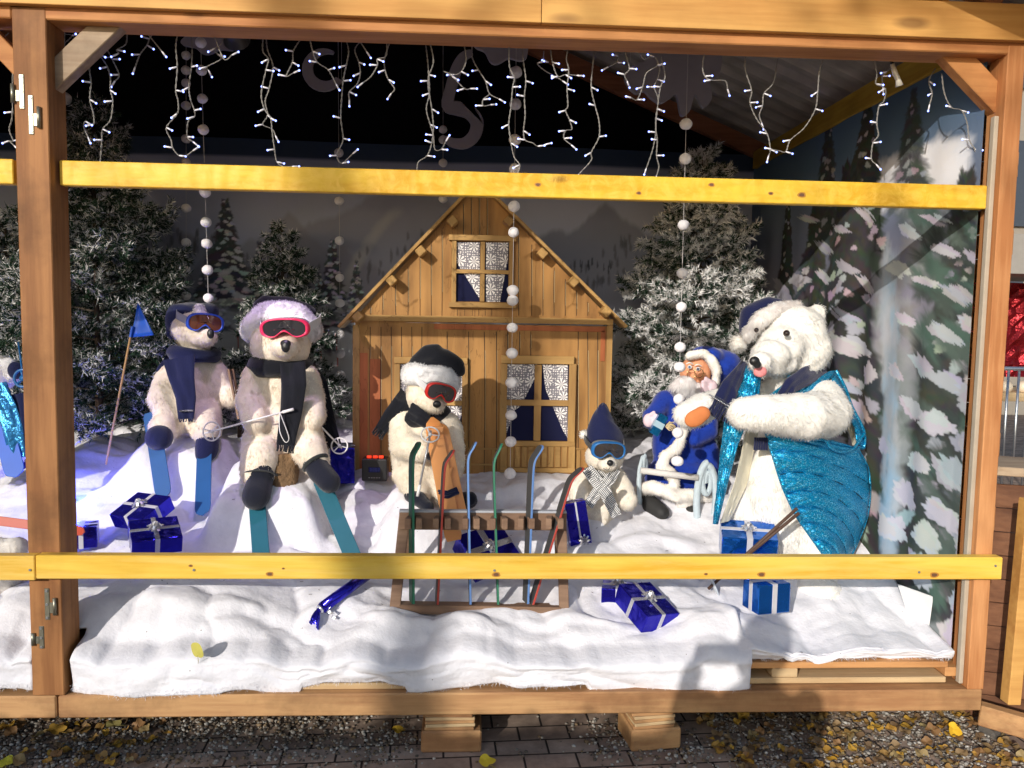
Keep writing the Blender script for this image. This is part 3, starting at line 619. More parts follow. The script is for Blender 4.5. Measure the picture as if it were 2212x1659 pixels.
def back_canvas():
    u = np.arange(-4.3, 1.835, .0062); v = np.arange(.45, 2.665, .0062); U, V = np.meshgrid(u, v); c = Canvas(U, V)
    n = npnoise(U + 9, V, 1.2, 41, 5); n2 = npnoise(U + 9, V + 5, 4, 42, 4)
    t = np.clip((V - .9) / 1.7, 0, 1)[..., None]
    low = np.array((.66, .68, .70)); mid = np.array((.50, .55, .72)); top = np.array((.32, .36, .52))
    t1 = np.clip((V - 1.42) / .22, 0, 1)[..., None]; t1 = t1 * t1 * (3 - 2 * t1); t2 = np.clip((V - 1.8) / .8, 0, 1)[..., None]
    col = low * (1 - t1) + (mid * (1 - t2) + top * t2) * t1
    col = col * (.75 + .5 * n[..., None]); c.fill(col)
    # mountains
    for (mx, my, w, cc) in ((1310, 440, 300, (.14, .15, .20)), (880, 380, 420, (.20, .20, .24)), (620, 470, 260, (.24, .24, .29)), (300, 430, 300, (.16, .17, .21)), (-300, 420, 500, (.18, .18, .23))):
        cu, cv = back_uv(mx, my); W = PX(w, 5.2); rid = cv - np.abs(U - cu) * .55 - .09 * (npnoise(U * 3 + mx, U * 0, 2, 5, 4) - .5) * 2
        k = np.clip((rid - V) / .04, 0, 1) * np.clip((W - np.abs(U - cu)) / (.3 * W), 0, 1) * .55 * np.clip((V - 1.5) / .2, 0, 1); c.C = c.C * (1 - k[..., None]) + np.array(cc) * k[..., None] * (.7 + .6 * n2[..., None])
    # snowy ski run sweeping down the hill
    for q in range(60):
        tt = q / 59; px = 860 - 190 * tt ** .7; py = 455 + 330 * tt; uu, vv = back_uv(px, py); c.dab(uu, vv, .05 + .1 * tt, .05, .9, (.48, .48, .50), .25, .9, .1, q)
    for q in range(16): uu, vv = back_uv(random.uniform(1230, 1340), 575 + random.uniform(-8, 14)); c.dab(uu, vv, .006, .03, 0, (.05, .06, .08), .7)
    # far wood
    for q in range(240):
        px = random.uniform(150, 1640); py = 560 + 40 * math.sin(px * .012) + random.uniform(-22, 50); uu, vv = back_uv(px, py)
        if 690 < px < 760 or 1380 < px: continue
        c.dab(uu, vv, .012, random.uniform(.03, .06), 0, (.10, .105, .12), .55, .5, .2, q)
    DK = (.09, .10, .12); SN = (.80, .82, .90)
    for (x, y0, y1, hw, sd, nn) in ((487, 435, 660, 62, 1, 40), (560, 520, 690, 30, 2, 24), (718, 520, 700, 44, 3, 36), (440, 600, 700, 60, 4, 22), (770, 560, 690, 26, 5, 20), (690, 590, 760, 36, 7, 20), (380, 560, 720, 45, 8, 24), (40, 560, 760, 60, 9, 30), (1600, 480, 720, 60, 12, 40), (-250, 450, 760, 80, 13, 40)):
        uu, v1 = back_uv(x, y0); _, v0 = back_uv(x, y1); c.tree(uu, v0, v1, PX(hw, 5.2), DK, SN, nn, .8, sd, .85)
    for q in range(160):       # snowy undergrowth and shore below
        px = random.uniform(300, 780); py = random.uniform(650, 700); uu, vv = back_uv(px, py)
        c.dab(uu, vv, random.uniform(.02, .05), random.uniform(.01, .02), random.uniform(-.4, .4), random.choice(((.38, .40, .42), (.2, .22, .23), (.55, .55, .57))), .7, .4, .3, q)
    for q in range(260):
        uu = random.uniform(-4.2, 1.8); vv = random.uniform(.6, 1.46); c.dab(uu, vv, random.uniform(.06, .3), random.uniform(.012, .04), random.uniform(-.15, .15), random.choice(((.72, .73, .75), (.55, .58, .62), (.68, .70, .69))), .35, .8, .2, q)
    for (fx, fy) in ((513, 718), (726, 722), (690, 712)):      # small red slalom flags
        uu, vv = back_uv(fx, fy); ub, vb = back_uv(fx + 4, fy + 65)
        for q in range(20): c.dab(uu + (ub - uu) * q / 19, vv + (vb - vv) * q / 19, .005, .012, 0, (.62, .10, .09), .9, .4, .05)
        for q in range(8): c.dab(uu + .005 + q * .004, vv - .006 - q * .0012, .006, .016 - q * .0018, 0, (.62, .10, .09), .95, .4, .05)
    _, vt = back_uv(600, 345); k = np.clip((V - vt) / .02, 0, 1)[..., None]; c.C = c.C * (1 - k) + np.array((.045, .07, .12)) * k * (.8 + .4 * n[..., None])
    def fold(U, V): return U, 5.2 + .008 * np.sin(U * 9 + np.sin(V * 2)) * (1 - .3 * V), V + .006 * np.sin(U * 3)
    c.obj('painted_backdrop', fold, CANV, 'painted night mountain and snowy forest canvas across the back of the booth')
back_canvas()
def side_canvas():
    # u runs from the front (0) to the back (2.36) along the right wall
    u = np.arange(0, 2.37, .0052); v = np.arange(.30, 2.60, .0052); U, V = np.meshgrid(u, v); c = Canvas(U, V); XW = 1.825
    def uv(x, y):
        d = P(x, y, 4.0) - Vector((0, 0, CAMZ)); t = XW / d.x; return d.y * t - 2.83, CAMZ + d.z * t
    n = npnoise(U + 3, V, 2.0, 51, 5)[..., None]; n2 = npnoise(U + 3, V + 8, 7, 52, 4)[..., None]
    t = np.clip((V - 1.5) / .9, 0, 1)[..., None]
    lav = np.array((.30, .27, .34)); top = np.array((.10, .17, .27)); low = np.array((.28, .31, .32))
    tb = np.clip((V - 1.2) / .5, 0, 1)[..., None]; c.fill((low * (1 - tb) + (lav * (1 - t) + top * t) * tb) * (.75 + .5 * n))
    # bright snowy mountain
    for q in range(200):
        x = random.uniform(1860, 2080); yy = 320 + max(0, (2050 - x)) * .36 + random.uniform(0, 75); uu, vv = uv(x, yy); c.dab(uu, vv, random.uniform(.05, .12), random.uniform(.03, .08), random.uniform(-.7, .2), random.choice(((.84, .85, .90), (.72, .76, .84), (.8, .79, .8))), .6, .6, .25, q)
    for q in range(240):
        x = random.uniform(1800, 2100); yy = random.uniform(430, 1150); uu, vv = uv(x, yy); c.dab(uu, vv, random.uniform(.04, .12), random.uniform(.03, .09), random.uniform(-.8, .8), random.choice(((.25, .29, .28), (.13, .17, .15), (.36, .38, .39), (.27, .26, .24))), .55, .7, .3, q)
    DK = (.055, .062, .060); SN = (.50, .48, .51)
    for (x, y0, y1, hwx, sd, nn, a) in ((1800, 240, 520, 34, 22, 40, .7), (1985, 190, 420, 44, 23, 40, .6), (1885, 220, 560, 55, 1, 60, .95), (1710, 440, 760, 34, 24, 50, .9), (1770, 430, 860, 60, 25, 60, .95), (1850, 360, 1240, 125, 26, 150, 1.0), (1740, 700, 1150, 60, 27, 60, .9), (2090, 380, 1350, 130, 28, 110, .9)):
        uu, v1 = uv(x, y0); u2, v0 = uv(x, y1); ua, _ = uv(x - hwx, y1); ub, _ = uv(x + hwx, y1); c.tree(uu, v0, v1, abs(ua - ub) * .55, DK, SN, nn, .22, sd, a)
    # icy trunk between the trees
    for q in range(80):
        x = 1932 + random.uniform(-12, 12); yy = 560 + 640 * q / 79; uu, vv = uv(x, yy); c.dab(uu, vv, random.uniform(.02, .06), random.uniform(.05, .12), 0, random.choice(((.40, .46, .54), (.32, .40, .48), (.48, .50, .54), (.30, .48, .64))), .5, .6, .25, q)
    # near dark tree with heavy snow pads, boughs falling to the right front
    for q in range(110):
        x = random.uniform(1990, 2125); yy = random.uniform(430, 1300); uu, vv = uv(x, yy); c.dab(uu, vv, random.uniform(.06, .16), random.uniform(.03, .06), random.uniform(.3, .8), random.choice(((.07, .09, .08), (.11, .15, .13), (.05, .06, .06), (.09, .16, .13))), .8, .6, .3, q)
    PADS = [(1975, 505, 26, 14), (2030, 480, 30, 12), (2080, 440, 34, 12), (1950, 585, 24, 14), (2010, 610, 34, 11), (2075, 640, 36, 11), (2045, 545, 30, 12), (2100, 560, 24, 12), (1965, 690, 22, 12), (2040, 720, 36, 10), (2095, 700, 28, 14), (2000, 790, 30, 12), (2055, 820, 38, 12),
            (2100, 860, 26, 22), (1980, 880, 26, 14), (2030, 905, 34, 18), (2090, 960, 30, 20), (2060, 1015, 38, 12), (1990, 990, 24, 12), (1960, 1060, 24, 16), (2040, 1100, 40, 9), (2010, 1150, 30, 12), (1935, 1130, 24, 14), (2080, 1170, 30, 14), (1985, 1215, 26, 14), (2075, 1290, 20, 20), (2060, 1350, 30, 20), (1925, 960, 14, 12), (1945, 800, 16, 12)]
    PADS += [(1755, 480, 22, 10), (1790, 540, 22, 10), (1830, 500, 22, 10), (1880, 470, 24, 10), (1790, 600, 20, 9), (1845, 580, 22, 10), (1700, 640, 26, 22), (1730, 610, 20, 14), (1880, 620, 20, 10), (1835, 680, 30, 7), (1850, 745, 34, 16), (1800, 770, 20, 9), (1840, 830, 22, 9), (1890, 800, 14, 20), (1850, 880, 28, 14), (1800, 900, 20, 9), (1865, 960, 26, 20), (1820, 1000, 16, 10), (1870, 1060, 20, 14)]
    for i, (x, yy, w_, h_) in enumerate(PADS):
        ua, vv = uv(x - w_, yy); ub, _ = uv(x + w_, yy); uc, v2 = uv(x, yy - h_); s_ = abs(ua - ub) / 2; r = random.Random(i)
        cc = r.choice(((.54, .53, .58), (.60, .60, .63), (.44, .44, .50), (.46, .50, .58))); an = r.uniform(.1, .6)
        for q in range(5): c.dab((ua + ub) / 2 + r.uniform(-.45, .45) * s_, vv + r.uniform(-.4, .4) * abs(v2 - vv), s_ * r.uniform(.65, .95), abs(v2 - vv) * r.uniform(.6, 1.05), an, [k * r.uniform(.88, 1.05) for k in cc], .92, .12, .34, r.random() * 9)
    def fold(U, V):
        a = np.clip((U - .05) / .3, 0, 1) * np.clip((2.36 - U) / .2, 0, 1)
        d = (.009 * np.sin(U * 13 + .5 * np.sin(V * 3)) + .006 * np.sin(U * 29 + V) + .05 * np.exp(-((U - .95) / .10) ** 2)) * a * np.clip((2.6 - V) / 1.2, .15, 1)
        return XW - np.maximum(0, d + .02 * a), 2.83 + U, V
    c.obj('painted_backdrop', fold, CANV, 'painted canvas of large snow laden firs hanging along the right side wall')
side_canvas()
# ================================================================ PLUSH FIGURES
def remesh(mb, voxel, smooth=4, sub=0):
    me = bpy.data.meshes.new('tmp'); me.from_pydata(mb.v, [], mb.f); o = bpy.data.objects.new('tmp', me); COL.objects.link(o)
    md = o.modifiers.new('r', 'REMESH'); md.mode = 'VOXEL'; md.voxel_size = voxel; md.use_smooth_shade = True
    if smooth: ms = o.modifiers.new('s', 'SMOOTH'); ms.iterations = smooth; ms.factor = .6
    dg = bpy.context.evaluated_depsgraph_get(); e = o.evaluated_get(dg); m2 = e.to_mesh()
    n = len(m2.vertices); V = np.empty(n * 3); m2.vertices.foreach_get('co', V); V = V.reshape(-1, 3)
    m2.calc_loop_triangles(); T = np.empty(len(m2.loop_triangles) * 3, dtype=np.int32); m2.loop_triangles.foreach_get('vertices', T); T = T.reshape(-1, 3)
    N = np.empty(n * 3); m2.vertex_normals.foreach_get('vector', N); N = N.reshape(-1, 3)
    e.to_mesh_clear(); bpy.data.objects.remove(o); bpy.data.meshes.remove(me)
    return V, T, N
def plush(name, mb, parent, col, voxel=.011, length=.02, dens=22000, width=.0022, comb=(0, -.1, -.6), lump=.006, mat=None, var=.12, smooth=5, colf=None, clump=.8, seed=1, dens_cap=26000):
    """continuous body skin with tufts of pile growing from it, one mesh"""
    V, T, N = remesh(mb, voxel, smooth); r = np.random.default_rng(seed)
    nz = npnoise(V[:, 0] * 1 + V[:, 1] * .7 + 9, V[:, 2] + V[:, 1] * .5 + 5, 14, seed, 3) - .5
    V = V + N * (nz * lump * 3.4)[:, None]
    a, b, c = V[T[:, 0]], V[T[:, 1]], V[T[:, 2]]; ar = np.linalg.norm(np.cross(b - a, c - a), axis=1) / 2; tot = ar.sum()
    m = int(min(dens * tot / .25, dens_cap) * .62); ti = r.choice(len(T), m, p=ar / tot); u = r.random(m); v = r.random(m); k = u + v > 1; u[k] = 1 - u[k]; v[k] = 1 - v[k]
    p = a[ti] + (b[ti] - a[ti]) * u[:, None] + (c[ti] - a[ti]) * v[:, None]
    n = N[T[ti, 0]] * (1 - u - v)[:, None] + N[T[ti, 1]] * u[:, None] + N[T[ti, 2]] * v[:, None]; n /= np.linalg.norm(n, axis=1)[:, None] + 1e-9
    # tufts lean together: coherent direction noise
    def f(s): return npnoise(p[:, 0] + p[:, 1] * .6 + s, p[:, 2] + p[:, 1] * .4 - s + 20, 45, seed + int(s), 2) - .5
    cl = np.c_[f(1), f(2), f(3)] * 2 * clump
    d = n * .31 + cl * .9 + np.array(comb) * .5 + r.normal(0, .2, (m, 3)); bad = (d * n).sum(1) < .10; d[bad] += n[bad] * .5; dt = d - n * (d * n).sum(1)[:, None]; dt /= np.linalg.norm(dt, axis=1)[:, None] + 1e-9; d = dt + n * r.uniform(.3, .72, (m, 1)); d /= np.linalg.norm(d, axis=1)[:, None]
    L = length * .74 * r.uniform(.55, 1.25, (m, 1)); s = np.cross(d, n + r.normal(0, .10, (m, 3))); s /= np.linalg.norm(s, axis=1)[:, None] + 1e-9; s *= np.where((np.cross(s, d) * n).sum(1) < 0, -1, 1)[:, None]; w_ = width * r.uniform(.6, 1.4, (m, 1))
    base = p - n * .004; A = base - s * w_; B = base + s * w_; mid = base + d * L * .6; tip = base + d * L + np.array(comb) * L * .35
    C1 = mid + s * w_ * .6; C2 = mid - s * w_ * .6
    VV = np.stack([A, B, C1, C2, tip], 1).reshape(-1, 3); o5 = (np.arange(m) * 5)[:, None] + len(V)
    FF = np.concatenate([o5 + [[0, 1, 2]], o5 + [[0, 2, 3]], o5 + [[3, 2, 4]]])
    NN = n + (d - n * (d * n).sum(1)[:, None]) * .18 + r.normal(0, .07, (m, 3)); NN /= np.linalg.norm(NN, axis=1)[:, None]; NN = np.repeat(NN, 5, 0)
    def cf(q):
        q = q if colf is None else q
        return np.tile(np.array(col), (len(q), 1)) if colf is None else colf(q)
    cb = cf(V) * (.74 + .36 * (npnoise(V[:, 0] + 5, V[:, 2] + V[:, 1], 42, seed + 4, 3))[:, None])
    ct = cf(p) * r.uniform(1 - var, 1 + var, (m, 1)) * (.84 + .3 * npnoise(p[:, 0] + p[:, 1] * .5 + 3, p[:, 2] + 8, 55, seed + 9, 2))[:, None]; cs = np.stack([ct, ct, ct * 1.06, ct * 1.06, ct * 1.1], 1).reshape(-1, 3)
    o = fastmesh(name, np.concatenate([V, VV]), np.concatenate([T, FF]), SKIN, parent, np.clip(np.concatenate([cb, cs]), 0, .97), np.concatenate([N, NN]))
    o.data.materials.append(PLUSH); mi = np.zeros(len(T) + len(FF), dtype=np.int32); mi[len(T):] = 1; o.data.polygons.foreach_set('material_index', mi); return o
SKIN = colattr('plush_backing', .95, sheen=.3, spec=.1)
PLUSH = colattr('plush_pile', .95, sheen=.3, spec=.1)
_n = PLUSH.node_tree.nodes; _l = PLUSH.node_tree.links; _t = _n.new('ShaderNodeBsdfTranslucent'); _x = _n.new('ShaderNodeMixShader'); _x.inputs[0].default_value = .28
_l.new(_n['Attribute'].outputs['Color'], _t.inputs['Color']); _l.new(_n['Principled BSDF'].outputs[0], _x.inputs[1]); _l.new(_t.outputs[0], _x.inputs[2]); _l.new(_x.outputs[0], _n['Material Output'].inputs['Surface'])
def cloth(name, mb, parent, mat, voxel=.009, smooth=6, lump=.004, seed=3, freq=10):
    V, T, N = remesh(mb, voxel, smooth); nz = npnoise(V[:, 0] * 1.2 + V[:, 1] + 3, V[:, 2] * .8 + V[:, 1] * .5 + 2, freq, seed, 3) - .5
    return fastmesh(name, V + N * (nz * lump * 2)[:, None], T, mat, parent)
def fabric(name, col, scale=260, rough=.95, sheen=.25, var=.15):
    if name in MATS: return MATS[name]
    m = plain(name, col, rough, spec=.12, sheen=sheen, var=var, bump=.35, bscale=scale, vscale=9); return m
NAVY = fabric('navy_felt', (.012, .016, .060)); BLACKF = fabric('black_fleece', (.010, .011, .016)); BOOT = fabric('black_sock_fabric', (.013, .015, .026))
def cap(mb, a, b, ra, rb, n=7):
    """tapered limb as overlapping balls (fused afterwards by the remesh)"""
    a = Vector(a); b = Vector(b)
    for i in range(n): t = i / (n - 1); mb.ell(a.lerp(b, t), ra + (rb - ra) * t, nu=12, nv=8)
    mb.tube([a, b], [ra, rb], 12)
class Fig:
    """places shapes at photo pixels x, y with depth offset d around distance Y"""
    def __init__(s, Y): s.Y = Y
    def c(s, x, y, d=0.): return P(x, y, s.Y, d)
    def r(s, px): return PX(px, s.Y)
    def e(s, mb, x, y, d, rx, ry, rd=None, rot=None):
        rd = rx if rd is None else rd
        mb.ell(s.c(x, y, d), (s.r(rx), s.r(rd), s.r(ry)), rot=(Matrix.Rotation(rot, 3, 'Y') if rot else None), nu=20, nv=14)
    def l(s, mb, *pts):
        """pts: (x, y, d, rpx)..."""
        for (x0, y0, d0, r0), (x1, y1, d1, r1) in zip(pts, pts[1:]): cap(mb, s.c(x0, y0, d0), s.c(x1, y1, d1), s.r(r0), s.r(r1))
def ribbon(pts, ws, th, nrm=(0, -1, 0), name='r', wav=.004, seed=0, n=None, fr=None, col=None):
    """flat cloth strip along pts, width ws (metres), facing nrm"""
    mb = MB(); pts = [Vector(p) for p in pts]; dens = []
    for i in range(len(pts) - 1):
        for k in range(6): dens.append((i + k / 6))
    dens.append(len(pts) - 1)
    def at(t, arr):
        i = min(int(t), len(arr) - 2); f = t - i; f2 = f * f * (3 - 2 * f); return arr[i] + (arr[i + 1] - arr[i]) * (f * .5 + f2 * .5)
    rows = []; K = 8
    for t in dens:
        p = at(t, pts); q = at(min(t + .05, len(pts) - 1.0001), pts) - at(max(t - .05, 0), pts); q.normalize()
        nn = Vector(nrm); side = q.cross(nn).normalized(); nn = side.cross(q).normalized(); wv = at(t, ws)
        rows.append([p + side * wv * (k / K - .5) + nn * (wav * math.sin(k * 1.7 + t * 2.1 + seed) + wav * math.sin(k * .8 - t * 1.3 + seed)) for k in range(K + 1)])
    top = rows; bot = []
    for ri, row in enumerate(rows):
        t = dens[ri]; q = at(min(t + .05, len(pts) - 1.0001), pts) - at(max(t - .05, 0), pts); q.normalize(); nn = Vector(nrm); side = q.cross(nn).normalized(); nn = side.cross(q).normalized()
        bot.append([p - nn * th for p in row])
    full = [top[i] + bot[i][::-1] for i in range(len(top))]
    mb.grid(full, closed=True, col=col); K2 = len(full[0])
    mb.add(full[0], [tuple(range(K2))], col); mb.add(full[-1], [tuple(range(K2 - 1, -1, -1))], col)
    if fr:
        e = top[-1]; q = (pts[-1] - pts[-2]).normalized()
        for k in range(fr[0]):
            t = (k + .5) / fr[0] * K; i = min(int(t), K - 1); p = e[i].lerp(e[i + 1], t - i)
            mb.tube([p - q * .004, p + q * fr[1] * .5 + Vector((random.uniform(-.003, .003), 0, 0)), p + q * fr[1] + Vector((random.uniform(-.006, .006), random.uniform(-.004, .004), 0))], fr[2], 5, col=col)
    return mb
def neckwrap(c, rx, ry, rz, tilt=0., n=40, thick=.035, folds=3, seed=0):
    """bundled scarf loops round a neck"""
    mb = MB(); rows = []
    for j in range(16):
        a = 2 * math.pi * j / 16; row = []
        for i in range(n):
            th = 2 * math.pi * i / n
            rr = thick * (1 + .12 * math.sin(folds * a + th * 2 + seed) + .10 * math.sin(5 * a - 3 * th + seed * 2))
            hz = rz * math.sin(a) * (1 + .15 * math.sin(th * 2 + seed)); hr = rr * math.cos(a)
            row.append(Vector(c) + Vector(((rx + hr) * math.cos(th), (ry + hr) * math.sin(th), hz + tilt * math.cos(th) * rx)))
        rows.append(row)
    rows.append(rows[0]); mb.grid(rows, closed=True); return mb
def lens_mat(name, col, rough=.08):
    if name in MATS: return MATS[name]
    m = plain(name, col, rough, spec=.8, var=.05, coat=.6); return m
def goggles(parent, c, fwd, roll, w_, h, fmat, lmat, smat=None, strap=None, headr=None, swidth=None):
    """ski goggles: curved padded frame with nose notch, lens, strap"""
    f = Vector(fwd).normalized(); zax = Vector((0, 0, 1)); x = zax.cross(-f).normalized(); x = Vector((x.x, x.y, x.z)); up = (-f).cross(x).normalized() * -1
    if up.z < 0: up = -up
    x = up.cross(f).normalized() * -1
    if x.x < 0: x = -x
    M = Matrix((x, -f, up)).transposed() @ Matrix.Rotation(roll, 3, 'Y'); c = Vector(c)
    curv = .35 / w_ * .9
    def pt(a, s, dy=0.0):
        ca, sa = math.cos(a), math.sin(a); X = w_ / 2 * s * math.copysign(abs(ca) ** .62, ca); Z = h / 2 * s * math.copysign(abs(sa) ** .75, sa)
        if sa < 0: Z += h * .42 * math.exp(-(X / (w_ * .13)) ** 2) * min(1, -sa * 1.6)
        Z += -h * .05 * (X / (w_ / 2)) ** 2
        return c + M @ Vector((X, curv * X * X + dy, Z))
    root = thing_part('goggles', parent, c)
    n = 56; A = [2 * math.pi * k / n for k in range(n)]
    prof = [(1.0, .010), (1.04, .0), (1.0, -.008), (.90, -.010), (.84, -.006), (.84, .004), (.92, .012)]
    sc = w_ / .11; rows = [[pt(a, s, dy * sc) for a in A] for s, dy in prof]; rows.append(rows[0])
    MB().grid(rows, closed=True).obj('frame', fmat, root, smooth=True, subd=1)
    rows = [[pt(a, s, -.006 * sc - .002 * (1 - s)) for a in A] for s in (.87, .7, .5, .3, .1, .001)]
    MB().grid(rows, closed=True).obj('lens', lmat, root, smooth=True)
    rows = [[pt(a, s, dy * sc) for a in A] for s, dy in ((.98, .012), (.96, .03), (.88, .03))]
    MB().grid(rows, closed=True).obj('foam', fabric('grey_foam', (.08, .08, .09)), root, smooth=True)
    if strap:
        sw = swidth or h * .42; hr = headr or w_ * .62
        for sd in strap:
            pts = []
            p0 = Vector((sd * w_ * .49, curv * (w_ * .49) ** 2 + .006, h * .02))
            for k in range(7):
                t = k / 6; pts.append(c + M @ Vector((sd * (w_ * .49 + (hr - w_ * .49) * min(1, t * 1.6)) , p0.y + t * hr * 1.2, h * .02 + .02 * t)))
            rows = []
            for p in pts: rows.append([p + M @ Vector((0, 0, sw / 2 * q)) for q in (-1, -.33, .33, 1)])
            MB().grid(rows).obj('strap', smat, root, solid=.003)
    return root
def thing_part(name, parent, loc):
    o = bpy.data.objects.new(name, None); COL.objects.link(o); o.location = loc; o.empty_display_size = .05
    o.parent = parent; o.matrix_parent_inverse = MINV.get(parent, Matrix())
    # children built in world coordinates
    MINV[o] = Matrix.Translation(loc).inverted()
    return o
def ski_board(name, label, a, b, wpx, Y, mat, nrm=(0, -1, .2), tip=.10, th=.007, cat='ski', group=None, curl=.35, parent=None, bind=None):
    """flat ski from tail a to tip b with upturned end"""
    a = Vector(a); b = Vector(b); d = (b - a).normalized(); L = (b - a).length; n = Vector(nrm); n = (n - d * n.dot(d)).normalized(); s = d.cross(n); wd = PX(wpx, Y)
    rows = []
    for k in range(25):
        t = k / 24; up = max(0, t - .84) / .16; off = n * (up * up * tip * curl); ww = wd * (1 if t < .88 else math.sqrt(max(0, 1 - ((t - .88) / .12) ** 2)) * .85 + .15) * (1 if t > .02 else .8)
        p = a + d * L * t + off; rows.append([p - s * ww / 2, p + s * ww / 2, p + s * ww / 2 - n * th, p - s * ww / 2 - n * th])
    mb = MB().grid(rows, closed=True); mb.add(rows[0], [(0, 1, 2, 3)]); mb.add(rows[-1], [(3, 2, 1, 0)])
    o = mb.obj(name, mat, parent, .0015)
    if parent is None: tag(o, label, cat, group)
    elif label: o['label'] = label
    return o
def basket(mb, c, r, ax, ro=.0035):
    ax = Vector(ax).normalized(); u = ax.orthogonal().normalized(); v = ax.cross(u)
    mb.tube([c + (u * math.cos(q) + v * math.sin(q)) * r for q in np.linspace(0, 2 * math.pi, 25)[:-1]], ro, 7, closed=True)
    for q in (0, 2.09, 4.19): mb.tube([c, c + (u * math.cos(q) + v * math.sin(q)) * r], ro * .8, 6)
    mb.tube([c - ax * .008, c + ax * .008], ro * 2.2, 8)
def bez(pts, n=24):
    """smooth path through pts"""
    pts = [Vector(p) for p in pts]; out = []
    for i in range(len(pts) - 1):
        p0 = pts[max(i - 1, 0)]; p1 = pts[i]; p2 = pts[i + 1]; p3 = pts[min(i + 2, len(pts) - 1)]
        k = max(2, n // (len(pts) - 1))
        for j in range(k):
            t = j / k; out.append(.5 * ((2 * p1) + (p2 - p0) * t + (2 * p0 - 5 * p1 + 4 * p2 - p3) * t * t + (3 * p1 - p0 - 3 * p2 + p3) * t ** 3))
    out.append(pts[-1]); return out
CREAM = (.90, .79, .66); CREAM2 = (.80, .72, .62); FLUFF = (.90, .88, .88)
NOSE = plain('black_nose', (.012, .012, .013), .35, spec=.5, bump=.2, bscale=200)
WHITEP = plain('white_plastic', (.78, .77, .76), .35, spec=.5); GREYP = plain('grey_pole', (.42, .42, .44), .3, .5)
TEAL = plain('teal_paint', (.012, .115, .17), .45, var=.08, bump=.05); BLUEP = plain('blue_painted_board', (.02, .095, .27), .45, var=.10, bump=.05)

# ---------------------------------------------------------------- bear with pink goggles (in front)
def bear_pink():
    F = Fig(3.72); root = thing('plush_bear', 'cream plush bear with pink goggles and white fur hat band sitting on a snow block', 'plush bear', F.c(610, 1010))
    mb = MB()
    F.e(mb, 608, 930, 0, 64, 88, 55); F.e(mb, 610, 840, 0, 56, 62, 44); F.e(mb, 608, 965, -.02, 60, 52, 52)
    F.e(mb, 606, 738, -.02, 66, 62, 56); F.e(mb, 606, 790, 0, 40, 30, 36)
    F.e(mb, 617, 747, -.12, 32, 27, 40)                     # muzzle
    F.l(mb, (556, 812, -.02, 32), (541, 862, -.04, 33), (552, 910, -.13, 30))
    F.l(mb, (662, 815, -.02, 28), (674, 862, -.04, 30), (674, 905, -.12, 27))
    F.l(mb, (568, 955, -.04, 46), (562, 985, -.14, 42), (558, 1018, -.16, 38))
    F.l(mb, (655, 940, -.04, 42), (670, 972, -.14, 38), (683, 1000, -.16, 29))
    plush('body', mb, root, CREAM, dens=26000, length=.024, dens_cap=30000, seed=11)
    for pts, rr in ((((564, 1014, -.17, 30), (561, 1045, -.20, 27), (553, 1072, -.25, 29)), 1), (((674, 992, -.17, 24), (690, 1018, -.20, 25), (712, 1042, -.24, 24)), 2)):
        b = MB(); F.l(b, *pts); bo = cloth('boot', b, root, BOOT)
        x0, y0, d0, r0 = pts[0]; x1, y1, d1, r1 = pts[1]; m0 = F.c((x0 + x1) / 2, (y0 + y1) / 2 - 4, (d0 + d1) / 2); ax = (F.c(x1, y1, d1) - F.c(x0, y0, d0)).normalized(); u = ax.orthogonal().normalized(); v = ax.cross(u)
        s = MB(); s.tube([m0 + (u * math.cos(q) + v * math.sin(q)) * F.r((r0 + r1) / 2 + 2.0) for q in np.linspace(0, 2 * math.pi, 25)[:-1]], .009, 8, closed=True, flat=.4); s.obj('binding_strap', fabric('dark_elastic', (.035, .04, .04)), bo, smooth=True)
    n = MB(); F.e(n, 617, 759 - 10, -.205, 9, 12, 6); F.e(n, 617, 742, -.20, 11, 8, 6); cloth('nose', n, root, NOSE, .003, 3, .001)
    h = MB()
    for i in range(15):
        t = i / 14; a = math.pi * (1.05 * t - .02); F.e(h, 608 - 60 * math.cos(a), 715 - 27 * math.sin(a) - 1, -.06 * math.sin(a), 27 - 4 * abs(.5 - t), 24, 28)
    F.e(h, 608, 686, -.01, 68, 33, 52)
    band = plush('fur_hat_band', h, root, (.95, .92, .95), length=.030, dens=52000, dens_cap=24000, comb=(0, -.2, .1), seed=12, clump=.6)
    c = MB(); F.e(c, 612, 678, .06, 60, 34, 46); F.l(c, (566, 664, .05, 20), (574, 649, .04, 12)); F.l(c, (572, 652, .04, 13), (625, 656, .04, 15), (668, 668, .03, 10), (678, 674, .02, 7)); F.e(c, 616, 664, .05, 54, 18, 34)
    cloth('hat_crown', c, root, BLACKF, lump=.006)
    goggles(root, F.c(614, 709, -.185), (.03, -1, -.12), R(-2), F.r(98), F.r(40), plain('pink_plastic', (.80, .035, .12), .3, spec=.5, var=.03), lens_mat('smoke_lens', (.035, .033, .038)), fabric('white_strap', (.7, .7, .72)), (-1, 1))
    # scarf
    s = neckwrap(F.c(606, 792, 0), F.r(53), F.r(46), F.r(20), tilt=-.03, thick=F.r(15)); sc = s.obj('scarf', BLACKF, root, smooth=True, subd=1)
    ribbon([F.c(632, 783, -.175), F.c(634, 830, -.20), F.c(628, 890, -.20), F.c(620, 940, -.19), F.c(617, 963, -.19)], [F.r(50), F.r(50), F.r(44), F.r(38), F.r(36)], .008, fr=(12, .028, .0032)).obj('scarf_tail', BLACKF, sc, smooth=True)
    ribbon([F.c(664, 790, .03), F.c(690, 830, .12), F.c(700, 880, .14), F.c(712, 930, .12), F.c(722, 965, .1)], [F.r(34)] * 5, .008).obj('scarf_tail', BLACKF, sc, smooth=True)
    return F
B2 = bear_pink()
